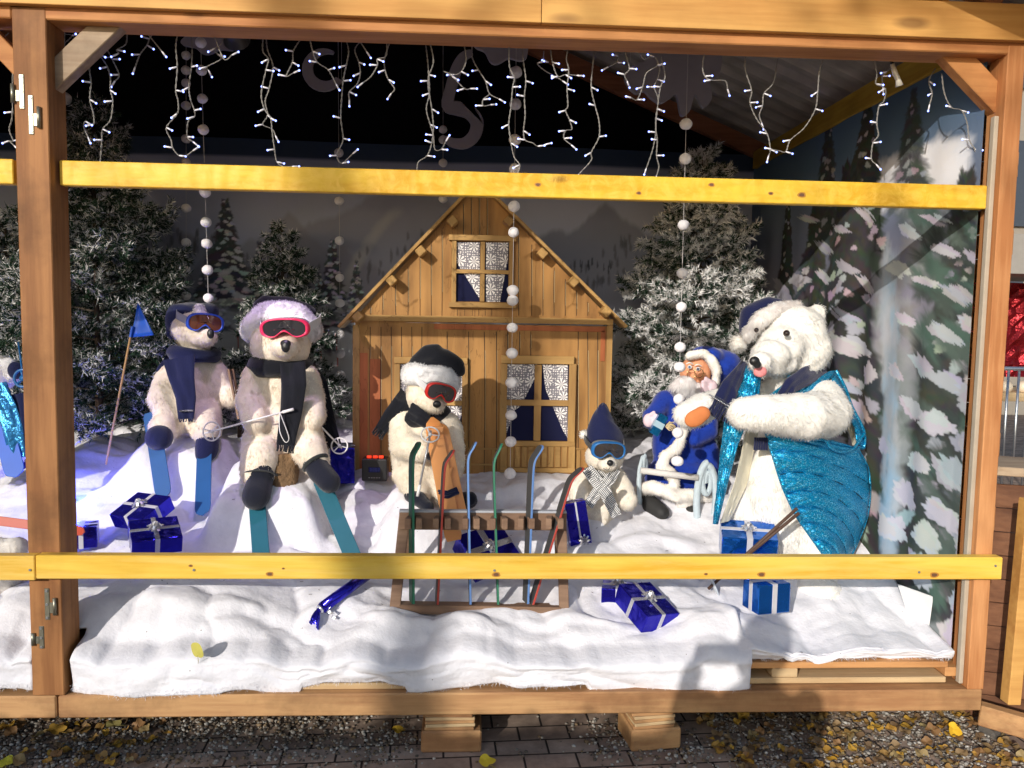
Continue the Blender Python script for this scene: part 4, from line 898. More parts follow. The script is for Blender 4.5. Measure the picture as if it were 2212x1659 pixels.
def pole(name, label, a, b, r, bk, br, ax=None, loop=None, mat=None, cat='ski pole', handle=True):
    a = Vector(a); b = Vector(b); t = thing(name, label, cat, a)
    MB().tube([a, b], r, 8).obj('shaft', mat or WHITEP, t, smooth=True)
    if bk is not None:
        m = MB(); basket(m, a.lerp(b, bk), br, ax or (b - a)); m.obj('basket', WHITEP, t, smooth=True)
    if handle: d = (b - a).normalized(); MB().tube([b - d * .05, b], r * 1.6, 8).obj('grip', WHITEP, t, smooth=True)
    if loop: MB().tube(bez(loop, 30), .0028, 6, flat=.4).obj('wrist_loop', WHITEP, t, smooth=True)
    return t
F = B2
pole('ski_pole', 'white toy ski pole with strap loop held across the pink goggle bear', F.c(438, 937, -.20), F.c(634, 884, -.22), .0042, .10, F.r(19), ax=(.75, -.65, .1), loop=[F.c(604, 890, -.235), F.c(604, 930, -.24), F.c(616, 955, -.24), F.c(624, 945, -.24), F.c(610, 905, -.24), F.c(604, 890, -.235)])
pole('ski_pole', 'white toy ski pole with basket sticking out right of the pink goggle bear', F.c(738, 968, -.02), F.c(678, 905, -.10), .0042, .08, F.r(17), ax=(.2, -1, .3), handle=False)
ski_board('toy_ski', 'teal ski under the left boot of the pink goggle bear', F.c(547, 990, -.06), F.c(567, 1240, -.46), 35, 3.5, TEAL, nrm=(0, -.9, .5), group='teal skis')
ski_board('toy_ski', 'teal ski pointing right and down under the right boot of the pink goggle bear', F.c(690, 1030, -.13), F.c(778, 1240, -.42), 35, 3.5, TEAL, nrm=(0, -.9, .5), group='teal skis')
lg = thing('log', 'rough barked log seat between the legs of the pink goggle bear', 'log', F.c(608, 1060, -.1))
rows = [[F.c(610, 1078, -.11) + Vector((F.r(28) * (1 + .22 * vnoise((math.cos(a) * 3, math.sin(a) * 3, j * .25), 1)) * math.cos(a) * (1 + .03 * j), F.r(28) * math.sin(a) * (1 + .25 * vnoise((math.cos(a) * 5, math.sin(a) * 5, j * .5), 1)), F.r(9) * j)) for a in np.linspace(0, 2 * math.pi, 41)[:-1]] for j in range(12)]
mb = MB().grid(rows, closed=True); mb.add(rows[-1], [tuple(range(40))]); mb.obj('bark', plain('bark', (.20, .12, .06), .95, bump=1.0, bscale=70, var=.5), lg, smooth=True)

# ---------------------------------------------------------------- bear with blue goggles (behind left)
def bear_blue():
    F = Fig(4.12); root = thing('plush_bear', 'cream plush bear with blue goggles, navy hat and navy scarf seated at the left', 'plush bear', F.c(405, 960))
    mb = MB()
    F.e(mb, 408, 850, 0, 54, 70, 46); F.e(mb, 412, 890, 0, 60, 48, 52); F.e(mb, 412, 800, 0, 50, 40, 42)
    F.e(mb, 420, 712, -.02, 47, 44, 44); F.e(mb, 436, 727, -.10, 30, 22, 30); F.e(mb, 449, 727, -.14, 19, 17, 22); F.e(mb, 418, 760, 0, 34, 30, 34)
    F.l(mb, (362, 815, -.02, 28), (350, 860, -.06, 28), (362, 915, -.12, 26))
    F.l(mb, (460, 805, .02, 30), (486, 850, .03, 28), (500, 858, -.02, 22))
    F.l(mb, (375, 905, -.04, 36), (352, 925, -.16, 30)); F.l(mb, (440, 900, -.04, 38), (446, 930, -.14, 32))
    plush('body', mb, root, (.86, .76, .65), dens=26000, length=.024, dens_cap=26000, seed=21)
    b = MB(); F.e(b, 343, 946, -.20, 27, 26, 30); F.l(b, (352, 930, -.16, 22), (345, 945, -.22, 25)); cloth('boot', b, root, NAVY)
    b = MB(); F.l(b, (449, 945, -.15, 23), (446, 970, -.18, 24), (442, 982, -.20, 20)); cloth('boot', b, root, NAVY)
    n = MB(); F.e(n, 455, 721, -.20, 7, 10, 6); cloth('nose', n, root, NOSE, .003, 3, .001)
    h = MB(); F.e(h, 412, 690, .02, 50, 36, 44); F.e(h, 388, 690, .02, 27, 34, 36); F.e(h, 446, 672, .03, 24, 18, 28); F.l(h, (370, 690, .02, 12), (372, 722, .03, 12)); F.e(h, 410, 668, .0, 44, 14, 34)
    hc = cloth('hat', h, root, NAVY, lump=.008)
    p = MB(); F.e(p, 430, 672, -.13, 13, 16, 16); F.e(p, 440, 684, -.14, 11, 11, 14); plush('pompom', p, hc, (.88, .84, .92), length=.024, dens=90000, dens_cap=5000, comb=(0, -.2, -.1), seed=23)
    goggles(root, F.c(444, 697, -.165), (.42, -1, -.10), R(4), F.r(72), F.r(38), plain('blue_plastic', (.02, .07, .45), .3, spec=.5, var=.03), lens_mat('amber_lens', (.10, .028, .012)), fabric('grey_patterned_strap', (.25, .25, .30)), (-1,), headr=F.r(52))
    s = neckwrap(F.c(420, 765, 0), F.r(42), F.r(42), F.r(16), tilt=-.08, thick=F.r(12)); sc = s.obj('scarf', NAVY, root, smooth=True, subd=1)
    ribbon([F.c(386, 772, -.16), F.c(392, 820, -.19), F.c(400, 860, -.19), F.c(402, 905, -.20)], [F.r(64), F.r(50), F.r(40), F.r(30)], .008, fr=(9, .014, .003)).obj('scarf_tail', NAVY, sc, smooth=True)
    ribbon([F.c(387, 888, -.214), F.c(417, 887, -.214)], [.009, .009], .002).obj('silver_trim', plain('silver_trim', (.6, .6, .65), .25, .9, bump=.5, bscale=300), sc)
    ribbon([F.c(372, 775, .0), F.c(350, 800, -.05), F.c(344, 840, -.05)], [F.r(26), F.r(24), F.r(16)], .008).obj('scarf_tail', NAVY, sc, smooth=True)
    return F
F = bear_blue()
ski_board('toy_ski', 'blue ski hanging down under the left boot of the blue goggle bear', F.c(325, 890, -.10), F.c(354, 1077, -.37), 34, 3.9, BLUEP, nrm=(0, -1, .3), group='blue skis', tip=0)
ski_board('toy_ski', 'blue ski hanging straight down under the right boot of the blue goggle bear', F.c(441, 972, -.20), F.c(437, 1112, -.50), 32, 3.9, BLUEP, nrm=(0, -1, .3), group='blue skis', tip=0)
WSTK = wood('worn_stick', (.30, .20, .13), (.18, .11, .07), 'Z', dirt=.3)
st = thing('stick', 'pair of worn brown sticks held upright between the two goggle bears at the left', 'stick', F.c(510, 900, -.1))
MB().bar(F.c(494, 797, -.12), F.c(516, 905, -.12), .02, .01).obj('slat', WSTK, st, .001); MB().bar(F.c(503, 797, -.10), F.c(522, 905, -.10), .018, .01).obj('slat', WSTK, st, .001)

# ---------------------------------------------------------------- bear in front of the house
def bear_house():
    F = Fig(3.62); root = thing('plush_bear', 'cream plush bear with red goggles, black hat and fringed scarf before the painted chalet', 'plush bear', F.c(920, 1080))
    mb = MB()
    F.e(mb, 912, 985, 0, 68, 74, 56); F.e(mb, 920, 920, 0, 58, 56, 46); F.e(mb, 905, 1020, 0, 58, 44, 50)
    F.e(mb, 922, 856, -.02, 47, 44, 44); F.e(mb, 936, 872, -.09, 26, 22, 28); F.e(mb, 943, 878, -.12, 18, 16, 22); F.e(mb, 918, 895, 0, 40, 26, 34)
    F.l(mb, (868, 912, -.03, 30), (872, 962, -.08, 31), (912, 972, -.17, 25))
    F.l(mb, (970, 915, -.02, 26), (984, 965, -.03, 22), (988, 1022, -.05, 15))
    F.l(mb, (888, 1035, -.05, 34), (904, 1066, -.10, 26)); F.l(mb, (945, 1030, -.03, 34), (958, 1066, -.06, 24))
    plush('body', mb, root, (.88, .79, .65), dens=26000, length=.022, dens_cap=28000, seed=31)
    b = MB(); F.l(b, (886, 1070, -.10, 14), (905, 1078, -.16, 16)); F.l(b, (905, 1078, -.15, 15), (925, 1096, -.22, 13)); cloth('boot', b, root, BOOT)
    b = MB(); F.l(b, (985, 1078, -.02, 15), (1015, 1078, -.06, 17)); cloth('boot', b, root, BOOT)
    n = MB(); F.e(n, 944, 873, -.178, 9, 8, 6); cloth('nose', n, root, NOSE, .003, 3, .001)
    h = MB()
    for i in range(13):
        t = i / 12; a = math.pi * t; F.e(h, 932 - 44 * math.cos(a) * 1.0, 816 - 5 * math.sin(a) + 18 * (t - .4), -.095 * math.sin(a), 20, 25, 24)
    F.e(h, 932, 815, 0, 50, 20, 44)
    plush('fur_hat_band', h, root, (.95, .94, .95), length=.024, dens=60000, dens_cap=20000, comb=(0, -.2, .0), seed=32, clump=.6)
    c = MB(); F.e(c, 926, 790, .01, 44, 24, 40); F.l(c, (906, 788, 0, 24), (926, 762, 0, 19), (944, 752, -.01, 11)); F.l(c, (940, 760, -.01, 16), (958, 780, -.02, 22)); F.l(c, (960, 775, -.01, 22), (985, 790, -.03, 20)); F.l(c, (985, 786, -.03, 16), (994, 802, -.05, 12)); F.e(c, 998, 792, -.05, 7, 7)
    cloth('hat_crown', c, root, BLACKF, lump=.005)
    goggles(root, F.c(954, 848, -.165), (.30, -1, -.16), R(14), F.r(66), F.r(38), plain('red_plastic', (.62, .02, .015), .3, spec=.5, var=.03), lens_mat('smoke_lens', (.035, .033, .038)), fabric('white_strap', (.7, .7, .72)), (-1,), headr=F.r(46), swidth=F.r(14))
    s = neckwrap(F.c(916, 900, 0), F.r(46), F.r(42), F.r(16), tilt=.16, thick=F.r(12)); sc = s.obj('scarf', BLACKF, root, smooth=True, subd=1)
    ribbon([F.c(884, 850, -.02), F.c(870, 872, -.06), F.c(846, 900, -.07), F.c(822, 930, -.07)], [F.r(40), F.r(44), F.r(38), F.r(26)], .008, fr=(11, .032, .003)).obj('scarf_tail', BLACKF, sc, smooth=True)
    ribbon([F.c(883, 885, -.12), F.c(905, 900, -.16), F.c(940, 925, -.17)], [F.r(34), F.r(32), F.r(24)], .008).obj('scarf_tail', BLACKF, sc, smooth=True)
    g = MB(); F.e(g, 930, 985, -.2, 11, 9, 10); F.e(g, 938, 992, -.2, 7, 6, 7); cloth('glove', g, root, BLACKF, .005, 2)
    return F
F = bear_house(); B3 = F
ORANGE = plain('orange_plastic', (.85, .36, .11), .4, spec=.5, var=.05)
sk = thing('ski_pair', 'pair of orange plastic skis held upright by the bear with red goggles', 'skis', F.c(983, 1170, -.35))
o = ski_board('ski', None, F.c(981, 1168, -.30), F.c(933, 902, -.20), 37, 3.4, ORANGE, nrm=(.1, -1, .1), curl=.25, parent=sk, th=.006)
o = ski_board('ski', None, F.c(994, 1120, -.26), F.c(950, 915, -.18), 34, 3.4, ORANGE, nrm=(.1, -1, .1), curl=.25, parent=sk, th=.006)
for (x, y, w_) in ((930, 921, 30), (955, 1010, 24)):
    MB().prism([F.c(x, y, -.222), F.c(x + w_, y - 2, -.222), F.c(x + w_ - 4, y + 14, -.232), F.c(x - 2, y + 14, -.232)], (0, -.012, 0)).obj('binding', ORANGE, sk, .003)
ribbon([F.c(946, 1066, -.262), F.c(968, 1069, -.275), F.c(990, 1060, -.262)], [F.r(16)] * 3, .006, nrm=(0, -1, 0)).obj('strap', NAVY, sk)
pole('ski_pole', 'grey toy ski pole with white basket held upside down by the red goggle bear', F.c(931, 930, -.27), F.c(902, 1072, -.27), .0045, .06, F.r(18), ax=(.1, -1, .9), mat=GREYP)
ski_board('toy_ski', 'white ski lying under the boots of the red goggle bear', F.c(880, 1095, .02), F.c(1010, 1128, -.3), 14, 3.5, WHITEP, nrm=(0, -.3, 1), curl=.1)
dk = MB(); dk.ell(F.c(1008, 1082, -.02), (F.r(24), F.r(30), F.r(17))); tag(dk.obj('black_boot', BOOT, None, smooth=True), 'spare black boot lying at the right of the red goggle bear', 'boot')

# ---------------------------------------------------------------- small bear
def bear_small():
    F = Fig(3.68); root = thing('plush_bear', 'small cream plush bear with pale blue goggles, pointed navy hat and striped grey scarf', 'plush bear', F.c(1300, 1145))
    mb = MB()
    F.e(mb, 1296, 1085, 0, 32, 46, 28); F.e(mb, 1298, 1040, 0, 30, 28, 26); F.e(mb, 1296, 1105, -.01, 33, 30, 32)
    F.e(mb, 1306, 985, 0, 42, 36, 38); F.e(mb, 1313, 1003, -.09, 22, 17, 22)
    F.l(mb, (1266, 1030, 0, 17), (1250, 1060, -.04, 24), (1256, 1080, -.10, 18)); F.l(mb, (1334, 1030, 0, 18), (1346, 1064, -.04, 25), (1354, 1078, -.08, 22))
    F.e(mb, 1302, 1138, -.06, 24, 13, 22); F.e(mb, 1282, 1134, -.03, 18, 13, 18)
    plush('body', mb, root, (.88, .81, .70), voxel=.008, dens=36000, length=.022, dens_cap=20000, seed=41, width=.0018)
    n = MB(); F.e(n, 1318, 1000, -.145, 7, 6.5, 6); n.obj('nose', NOSE, root, smooth=True)
    MB().tube(bez([F.c(1303, 1012, -.147), F.c(1311, 1015, -.153), F.c(1317, 1012, -.15), F.c(1317.5, 1006, -.148)], 14), .0014, 5).obj('mouth', NOSE, root)
    rows = []
    for j in range(18):
        t = j / 17; rr = 41 * (1 - t) ** .62 * (1 + .08 * math.sin(t * 6)) + 1.0; cy = 958 - 86 * t; cx = 1307 - 4 * t - 3 * math.sin(3 * t)
        rows.append([F.c(cx + rr * math.cos(a) * (1 + .05 * math.sin(3 * a + j * .5)), cy + 2 * math.sin(4 * a + j), .0) + Vector((0, F.r(rr * .9) * math.sin(a), 0)) for a in np.linspace(0, 2 * math.pi, 33)[:-1]])
    hc = MB().grid(rows, closed=True).obj('pointed_hat', NAVY, root, smooth=True, solid=.004)
    p = MB(); F.e(p, 1262, 938, 0, 9, 9, 9); plush('pompom', p, hc, (.9, .87, .82), voxel=.006, length=.022, dens=120000, dens_cap=2600, comb=(0, 0, 0), seed=43)
    goggles(root, F.c(1316, 973, -.135), (.08, -1, -.12), R(3), F.r(74), F.r(38), plain('sky_blue_plastic', (.02, .15, .42), .3, spec=.5, var=.03), lens_mat('smoke_lens', (.035, .033, .038)), fabric('black_strap', (.02, .02, .022)), (-1, 1), headr=F.r(42), swidth=F.r(12))
    # striped cotton scarf
    m, N, L, b = newmat('striped_scarf'); tc = N.new('ShaderNodeTexCoord'); mp = N.new('ShaderNodeMapping'); mp.inputs['Rotation'].default_value = (0, R(40), 0); L.new(tc.outputs['Object'], mp.inputs[0])
    ck = N.new('ShaderNodeTexChecker'); ck.inputs['Scale'].default_value = 22; L.new(mp.outputs[0], ck.inputs[0])
    w1 = N.new('ShaderNodeTexWave'); w1.inputs['Scale'].default_value = 42; w1.bands_direction = 'X'; L.new(mp.outputs[0], w1.inputs[0]); w2 = N.new('ShaderNodeTexWave'); w2.inputs['Scale'].default_value = 42; w2.bands_direction = 'Z'; L.new(mp.outputs[0], w2.inputs[0])
    mx = N.new('ShaderNodeMix'); mx.data_type = 'FLOAT'; L.new(ck.outputs['Fac'], mx.inputs[0]); L.new(w1.outputs['Fac'], mx.inputs[2]); L.new(w2.outputs['Fac'], mx.inputs[3])
    rp = ramp(N, [(.35, (.05, .05, .05)), (.5, (.5, .5, .5)), (.62, (.75, .75, .74))]); L.new(mx.outputs[0], rp.inputs[0]); L.new(rp.outputs[0], b.inputs['Base Color']); b.inputs['Roughness'].default_value = .9
    s = neckwrap(F.c(1300, 1020, 0), F.r(34), F.r(32), F.r(9), tilt=-.0, thick=F.r(7)); sc = s.obj('scarf', m, root, smooth=True, subd=1)
    ribbon([F.c(1268, 1012, -.09), F.c(1285, 1035, -.135), F.c(1310, 1068, -.15), F.c(1332, 1115, -.155)], [F.r(24), F.r(27), F.r(26), F.r(22)], .004).obj('scarf_tail', m, sc)
    ribbon([F.c(1334, 1014, -.08), F.c(1318, 1036, -.14), F.c(1292, 1062, -.145), F.c(1270, 1092, -.14)], [F.r(18), F.r(24), F.r(24), F.r(22)], .004).obj('scarf_tail', m, sc)
    return F
bear_small()

# ---------------------------------------------------------------- big polar bear in the blue waistcoat
def bear_big():
    F = Fig(3.32); root = thing('polar_bear_figure', 'large white plush polar bear in a glittering blue quilted waistcoat at the right', 'plush bear', F.c(1720, 1290))
    mb = MB()
    F.e(mb, 1712, 1020, .06, 92, 130, 80); F.e(mb, 1700, 910, .05, 86, 90, 72); F.e(mb, 1690, 1120, .04, 78, 100, 76); F.e(mb, 1735, 860, .06, 72, 50, 62)
    F.e(mb, 1674, 1050, -.04, 62, 110, 50)                  # belly
    F.l(mb, (1654, 1060, .02, 58), (1622, 1100, .04, 54), (1614, 1120, .05, 50))     # left haunch
    F.e(mb, 1610, 1140, .06, 52, 40, 46)
    F.l(mb, (1740, 1130, .0, 60), (1760, 1200, -.02, 50), (1768, 1250, -.05, 44)); F.e(mb, 1765, 1270, -.12, 48, 24, 54)
    # head
    F.e(mb, 1712, 724, 0, 74, 68, 66); F.e(mb, 1735, 755, 0, 60, 56, 58); F.e(mb, 1686, 748, -.09, 52, 46, 46); F.e(mb, 1662, 770, -.16, 40, 36, 38); F.e(mb, 1643, 783, -.225, 25, 23, 25); F.e(mb, 1684, 782, -.09, 42, 30, 40); F.e(mb, 1744, 768, .0, 46, 46, 50)
    F.e(mb, 1718, 790, .0, 54, 34, 50); F.e(mb, 1672, 797, -.15, 26, 17, 28); F.e(mb, 1695, 828, -.01, 46, 36, 46)
    F.e(mb, 1764, 682, .02, 22, 28, 13)
    # near arm across the belly
    F.l(mb, (1776, 862, -.04, 44), (1788, 892, -.14, 50), (1740, 900, -.26, 47), (1650, 893, -.31, 40), (1606, 890, -.30, 33))
    # far arm reaching out to the left
    F.l(mb, (1622, 850, .02, 30), (1566, 862, -.05, 26), (1520, 880, -.12, 33), (1484, 896, -.16, 30))
    plush('body', mb, root, (.92, .90, .85), voxel=.012, length=.030, dens=30000, dens_cap=60000, lump=.006, clump=.7, seed=51, width=.0022, comb=(0, -.1, -.5))
    for (x, y, d, r_) in ((1699, 720, -.205, 7), (1634, 713, -.15, 5)):
        e = MB(); F.e(e, x, y, d, r_, r_, r_); e.obj('eye', plain('glass_eye', (.02, .01, .008), .05, spec=1), root, smooth=True)
    n = MB(); F.e(n, 1630, 780, -.31, 11, 10, 8); F.e(n, 1636, 788, -.31, 8, 8, 7); cloth('nose', n, root, NOSE, .004, 3, .001)
    t = MB(); F.e(t, 1636, 803, -.275, 8, 10, 7); F.e(t, 1648, 803, -.275, 8, 10, 7); F.e(t, 1642, 808, -.28, 9, 7, 7); cloth('tongue', t, root, plain('pink_felt', (.75, .25, .25), .8), .004, 3, 0)
    pd = MB(); F.e(pd, 1503, 903, -.262, 25, 18, 9, rot=R(-25)); F.e(pd, 1516, 894, -.258, 18, 16, 9, rot=R(-10)); cloth('paw_pad', pd, root, plain('orange_felt', (.62, .20, .06), .8, bump=.2, bscale=200), .005, 3, 0)
    c = MB(); F.l(c, (1612, 712, .02, 18), (1622, 680, .04, 24), (1660, 662, .04, 22), (1700, 662, .03, 14)); F.e(c, 1650, 690, .06, 46, 34, 40)
    hc = cloth('navy_cap', c, root, NAVY, lump=.005)
    bnd = MB(); F.l(bnd, (1618, 722, -.03, 14), (1640, 690, -.07, 18), (1680, 668, -.04, 18), (1720, 664, .0, 14)); plush('cap_fur_trim', bnd, hc, (.9, .86, .84), length=.03, dens=40000, dens_cap=9000, seed=53)
    p = MB(); F.e(p, 1594, 742, .0, 15, 15, 15); plush('pompom', p, hc, (.9, .87, .82), length=.035, dens=60000, dens_cap=4000, comb=(0, 0, -.2), seed=54)
    # quilted glitter waistcoat
    m, N, L, b = newmat('glitter_quilt'); tc = N.new('ShaderNodeTexCoord')
    vo = N.new('ShaderNodeTexVoronoi'); vo.inputs['Scale'].default_value = 420; L.new(tc.outputs['Object'], vo.inputs['Vector'])
    hs_ = N.new('ShaderNodeSeparateColor'); L.new(vo.outputs['Color'], hs_.inputs[0])
    rp = ramp(N, [(0, (.0, .12, .28)), (.5, (.0, .28, .55)), (.86, (.0, .45, .80)), (.97, (.4, .9, 1.0))]); L.new(hs_.outputs[0], rp.inputs[0]); L.new(rp.outputs[0], b.inputs['Base Color'])
    b.inputs['Metallic'].default_value = .6; b.inputs['Roughness'].default_value = .34
    g = N.new('ShaderNodeVectorMath'); g.operation = 'SUBTRACT'; g.inputs[1].default_value = (.5, .5, .5); L.new(vo.outputs['Color'], g.inputs[0])
    sc_ = N.new('ShaderNodeVectorMath'); sc_.operation = 'SCALE'; sc_.inputs['Scale'].default_value = .55; L.new(g.outputs[0], sc_.inputs[0])
    ge = N.new('ShaderNodeNewGeometry'); ad = N.new('ShaderNodeVectorMath'); ad.operation = 'ADD'; L.new(ge.outputs['Normal'], ad.inputs[0]); L.new(sc_.outputs[0], ad.inputs[1])
    nn = N.new('ShaderNodeVectorMath'); nn.operation = 'NORMALIZE'; L.new(ad.outputs[0], nn.inputs[0]); L.new(nn.outputs[0], b.inputs['Normal'])
    LIN = fabric('cream_lining', (.70, .66, .52))
    def panel(Lp, Rp, puff=.012, seams=7, nu=26, nv=60, bow=.03, slant=0.):
        """cloth between a left and a right edge polyline, quilted across"""
        def at(arr, t):
            x = t * (len(arr) - 1); i = min(int(x), len(arr) - 2); f = x - i; return [arr[i][k] + (arr[i + 1][k] - arr[i][k]) * f for k in range(3)]
        rows = []
        for j in range(nv + 1):
            t = j / nv; a = at(Lp, t); c2 = at(Rp, t); row = []
            for i in range(nu + 1):
                u = i / nu; x = a[0] + (c2[0] - a[0]) * u; y = a[1] + (c2[1] - a[1]) * u; d = a[2] + (c2[2] - a[2]) * u - bow * math.sin(math.pi * u)
                q = (t + slant * (u * u)) * seams + .12 * math.sin(u * 5); d -= puff * abs(math.sin(math.pi * q)) ** .5 + .0035 * math.sin(u * 31 + 4 * math.sin(q * 7))
                row.append(F.c(x, y, d))
            rows.append(row)
        return rows
    v = MB()
    # near (right) panel hanging under the arm
    Lp = [(1655, 935, -.16), (1670, 985, -.17), (1688, 1043, -.17), (1706, 1085, -.17), (1723, 1118, -.17), (1752, 1160, -.16), (1784, 1205, -.14)]
    Rp = [(1800, 952, -.09), (1852, 968, .02), (1874, 1010, .07), (1879, 1060, .07), (1872, 1118, .06), (1852, 1170, .03), (1826, 1215, .0)]
    v.grid(panel(Lp, Rp, puff=.030, seams=7, bow=.07, slant=-.30, nu=40, nv=110))
    SEAM = plain('dark_seam', (.0, .035, .085), .5, .4); sm_ = MB()
    for q in range(1, 8):
        pts = []
        for i in range(0, 41, 2):
            u = i / 40; t = (q - .12 * math.sin(u * 5)) / 7 + .30 * u * u
            if t > .985: break
            a_, b_ = [[arr[int(min(t * (len(arr) - 1), len(arr) - 1.001))][k] * (1 - (t * (len(arr) - 1)) % 1) + arr[min(int(t * (len(arr) - 1)) + 1, len(arr) - 1)][k] * ((t * (len(arr) - 1)) % 1) for k in range(3)] for arr in (Lp, Rp)]
            pts.append(F.c(a_[0] + (b_[0] - a_[0]) * u, a_[1] + (b_[1] - a_[1]) * u, a_[2] + (b_[2] - a_[2]) * u - .07 * math.sin(math.pi * u) - .004))
        if len(pts) > 3: sm_.tube(pts, .0042, 6)
    # strap over the shoulder behind the arm and round the arm hole
    v.grid(panel([(1788, 806, .04), (1806, 840, .03), (1822, 880, .03), (1846, 925, .05), (1850, 958, .05)], [(1806, 800, .08), (1826, 838, .08), (1840, 878, .09), (1868, 930, .09), (1866, 968, .08)], puff=.006, seams=2, nu=6, bow=.01))
    v.grid(panel([(1700, 822, -.06), (1685, 845, -.10), (1660, 862, -.13)], [(1806, 800, .04), (1790, 820, -.04), (1700, 870, -.14)], puff=.006, seams=2, bow=.03))
    # far (left) panel
    v.grid(panel([(1612, 790, -.05), (1588, 840, -.09), (1566, 900, -.12), (1556, 980, -.13), (1548, 1060, -.13), (1540, 1132, -.12)], [(1645, 800, -.09), (1640, 850, -.14), (1618, 900, -.17), (1594, 960, -.17), (1572, 1040, -.15), (1550, 1132, -.12)], puff=.020, seams=7, bow=.02))
    vo_ = v.obj('waistcoat', m, root, smooth=True, solid=.006); weld(vo_, [(sm_, SEAM)])
    def piping(pts, rad=.0065, mat=m):
        MB().tube(bez([F.c(*p) for p in pts], 40), rad, 8).obj('piping', mat, vo_, smooth=True)
    piping([(x, y, d - .012) for x, y, d in Lp]); piping([(1784, 1205, -.15), (1826, 1215, -.01)] + [(x, y, d) for x, y, d in Rp[::-1][1:-1]] + [(1866, 968, .07), (1866, 930, .05), (1840, 878, .02), (1826, 838, -.02), (1806, 800, -.02)])
    piping([(1655, 935, -.175), (1720, 950, -.2), (1778, 950, -.17), (1795, 968, -.15), (1815, 976, -.11), (1840, 972, -.05), (1852, 958, -.01), (1868, 935, .03)])
    piping([(1645, 800, -.11), (1632, 832, -.17), (1630, 848, -.18)]); piping([(1706, 812, -.12), (1690, 835, -.15), (1660, 858, -.18)])
    ln = MB(); ln.grid(panel([(1815, 870, .06), (1828, 910, .07), (1842, 962, .08)], [(1834, 872, .10), (1852, 915, .12), (1862, 960, .11)], puff=0, seams=1, nu=6, bow=0)); ln.obj('lining', LIN, vo_, solid=.003)
    ln = MB(); ln.grid(panel([(1640, 850, -.13), (1612, 930, -.12), (1588, 1040, -.10), (1556, 1130, -.10)], [(1660, 850, -.06), (1638, 930, -.05), (1612, 1050, -.03), (1575, 1125, -.06)], puff=0, seams=1, nu=6, bow=0)); ln.obj('lining', LIN, vo_, solid=.003)
    # navy scarf tied round the neck, ends with silver beads and fringe
    ribbon([F.c(1782, 792, .0), F.c(1745, 812, -.12), F.c(1712, 832, -.18), F.c(1690, 858, -.20)], [F.r(34), F.r(40), F.r(34), F.r(26)], .01).obj('scarf', NAVY, root, smooth=True)
    s2 = ribbon([F.c(1610, 782, -.05), F.c(1598, 805, -.11), F.c(1580, 835, -.16), F.c(1564, 868, -.18)], [F.r(16), F.r(26), F.r(40), F.r(46)], .01, fr=(9, .075, .0045)).obj('scarf', NAVY, root, smooth=True)
    bd = MB(); a = F.c(1533, 853, -.20); c2 = F.c(1574, 878, -.20)
    for i in range(14): bd.ell(a.lerp(c2, i / 13), .004, nu=8, nv=6)
    bd.obj('silver_beads', plain('silver_bead', (.7, .7, .72), .15, 1.0), s2, smooth=True)
    fr = MB()
    for i in range(6): fr.tube([F.c(1632 + i * 5, 945, -.18), F.c(1630 + i * 5.2, 972, -.18)], .005, 6)
    fr.obj('scarf_fringe', NAVY, root)
    return F
F = bear_big()
WBR = plain('brown_stick', (.085, .045, .03), .6, bump=.3, var=.2)
pp = pole('ski_pole', 'dark brown ski pole with clear basket leaning from the big bear to the snow', F.c(1530, 1272, -.19), F.c(1722, 1098, -.31), .0065, None, 0, mat=WBR, handle=False)
gb = MB(); ce = F.c(1541, 1262, -.20); gb.tube([ce + Vector((F.r(22) * math.cos(a) * .55, F.r(10) * math.sin(a), -F.r(26) * math.cos(a))) for a in np.linspace(0, 6.283, 33)[:-1]], .004, 7, closed=True)
for a in (0, 1.57, 3.14, 4.71): gb.tube([ce, ce + Vector((F.r(22) * math.cos(a) * .55, F.r(10) * math.sin(a), -F.r(26) * math.cos(a)))], .004, 6)
gb.obj('basket', plain('clear_plastic', (.55, .60, .65), .12, spec=.7), pp, smooth=True)
pole('ski_pole', 'second dark brown ski pole crossing in front of the light blue present', F.c(1575, 1232, -.22), F.c(1726, 1108, -.31), .0065, None, 0, mat=WBR, handle=False)

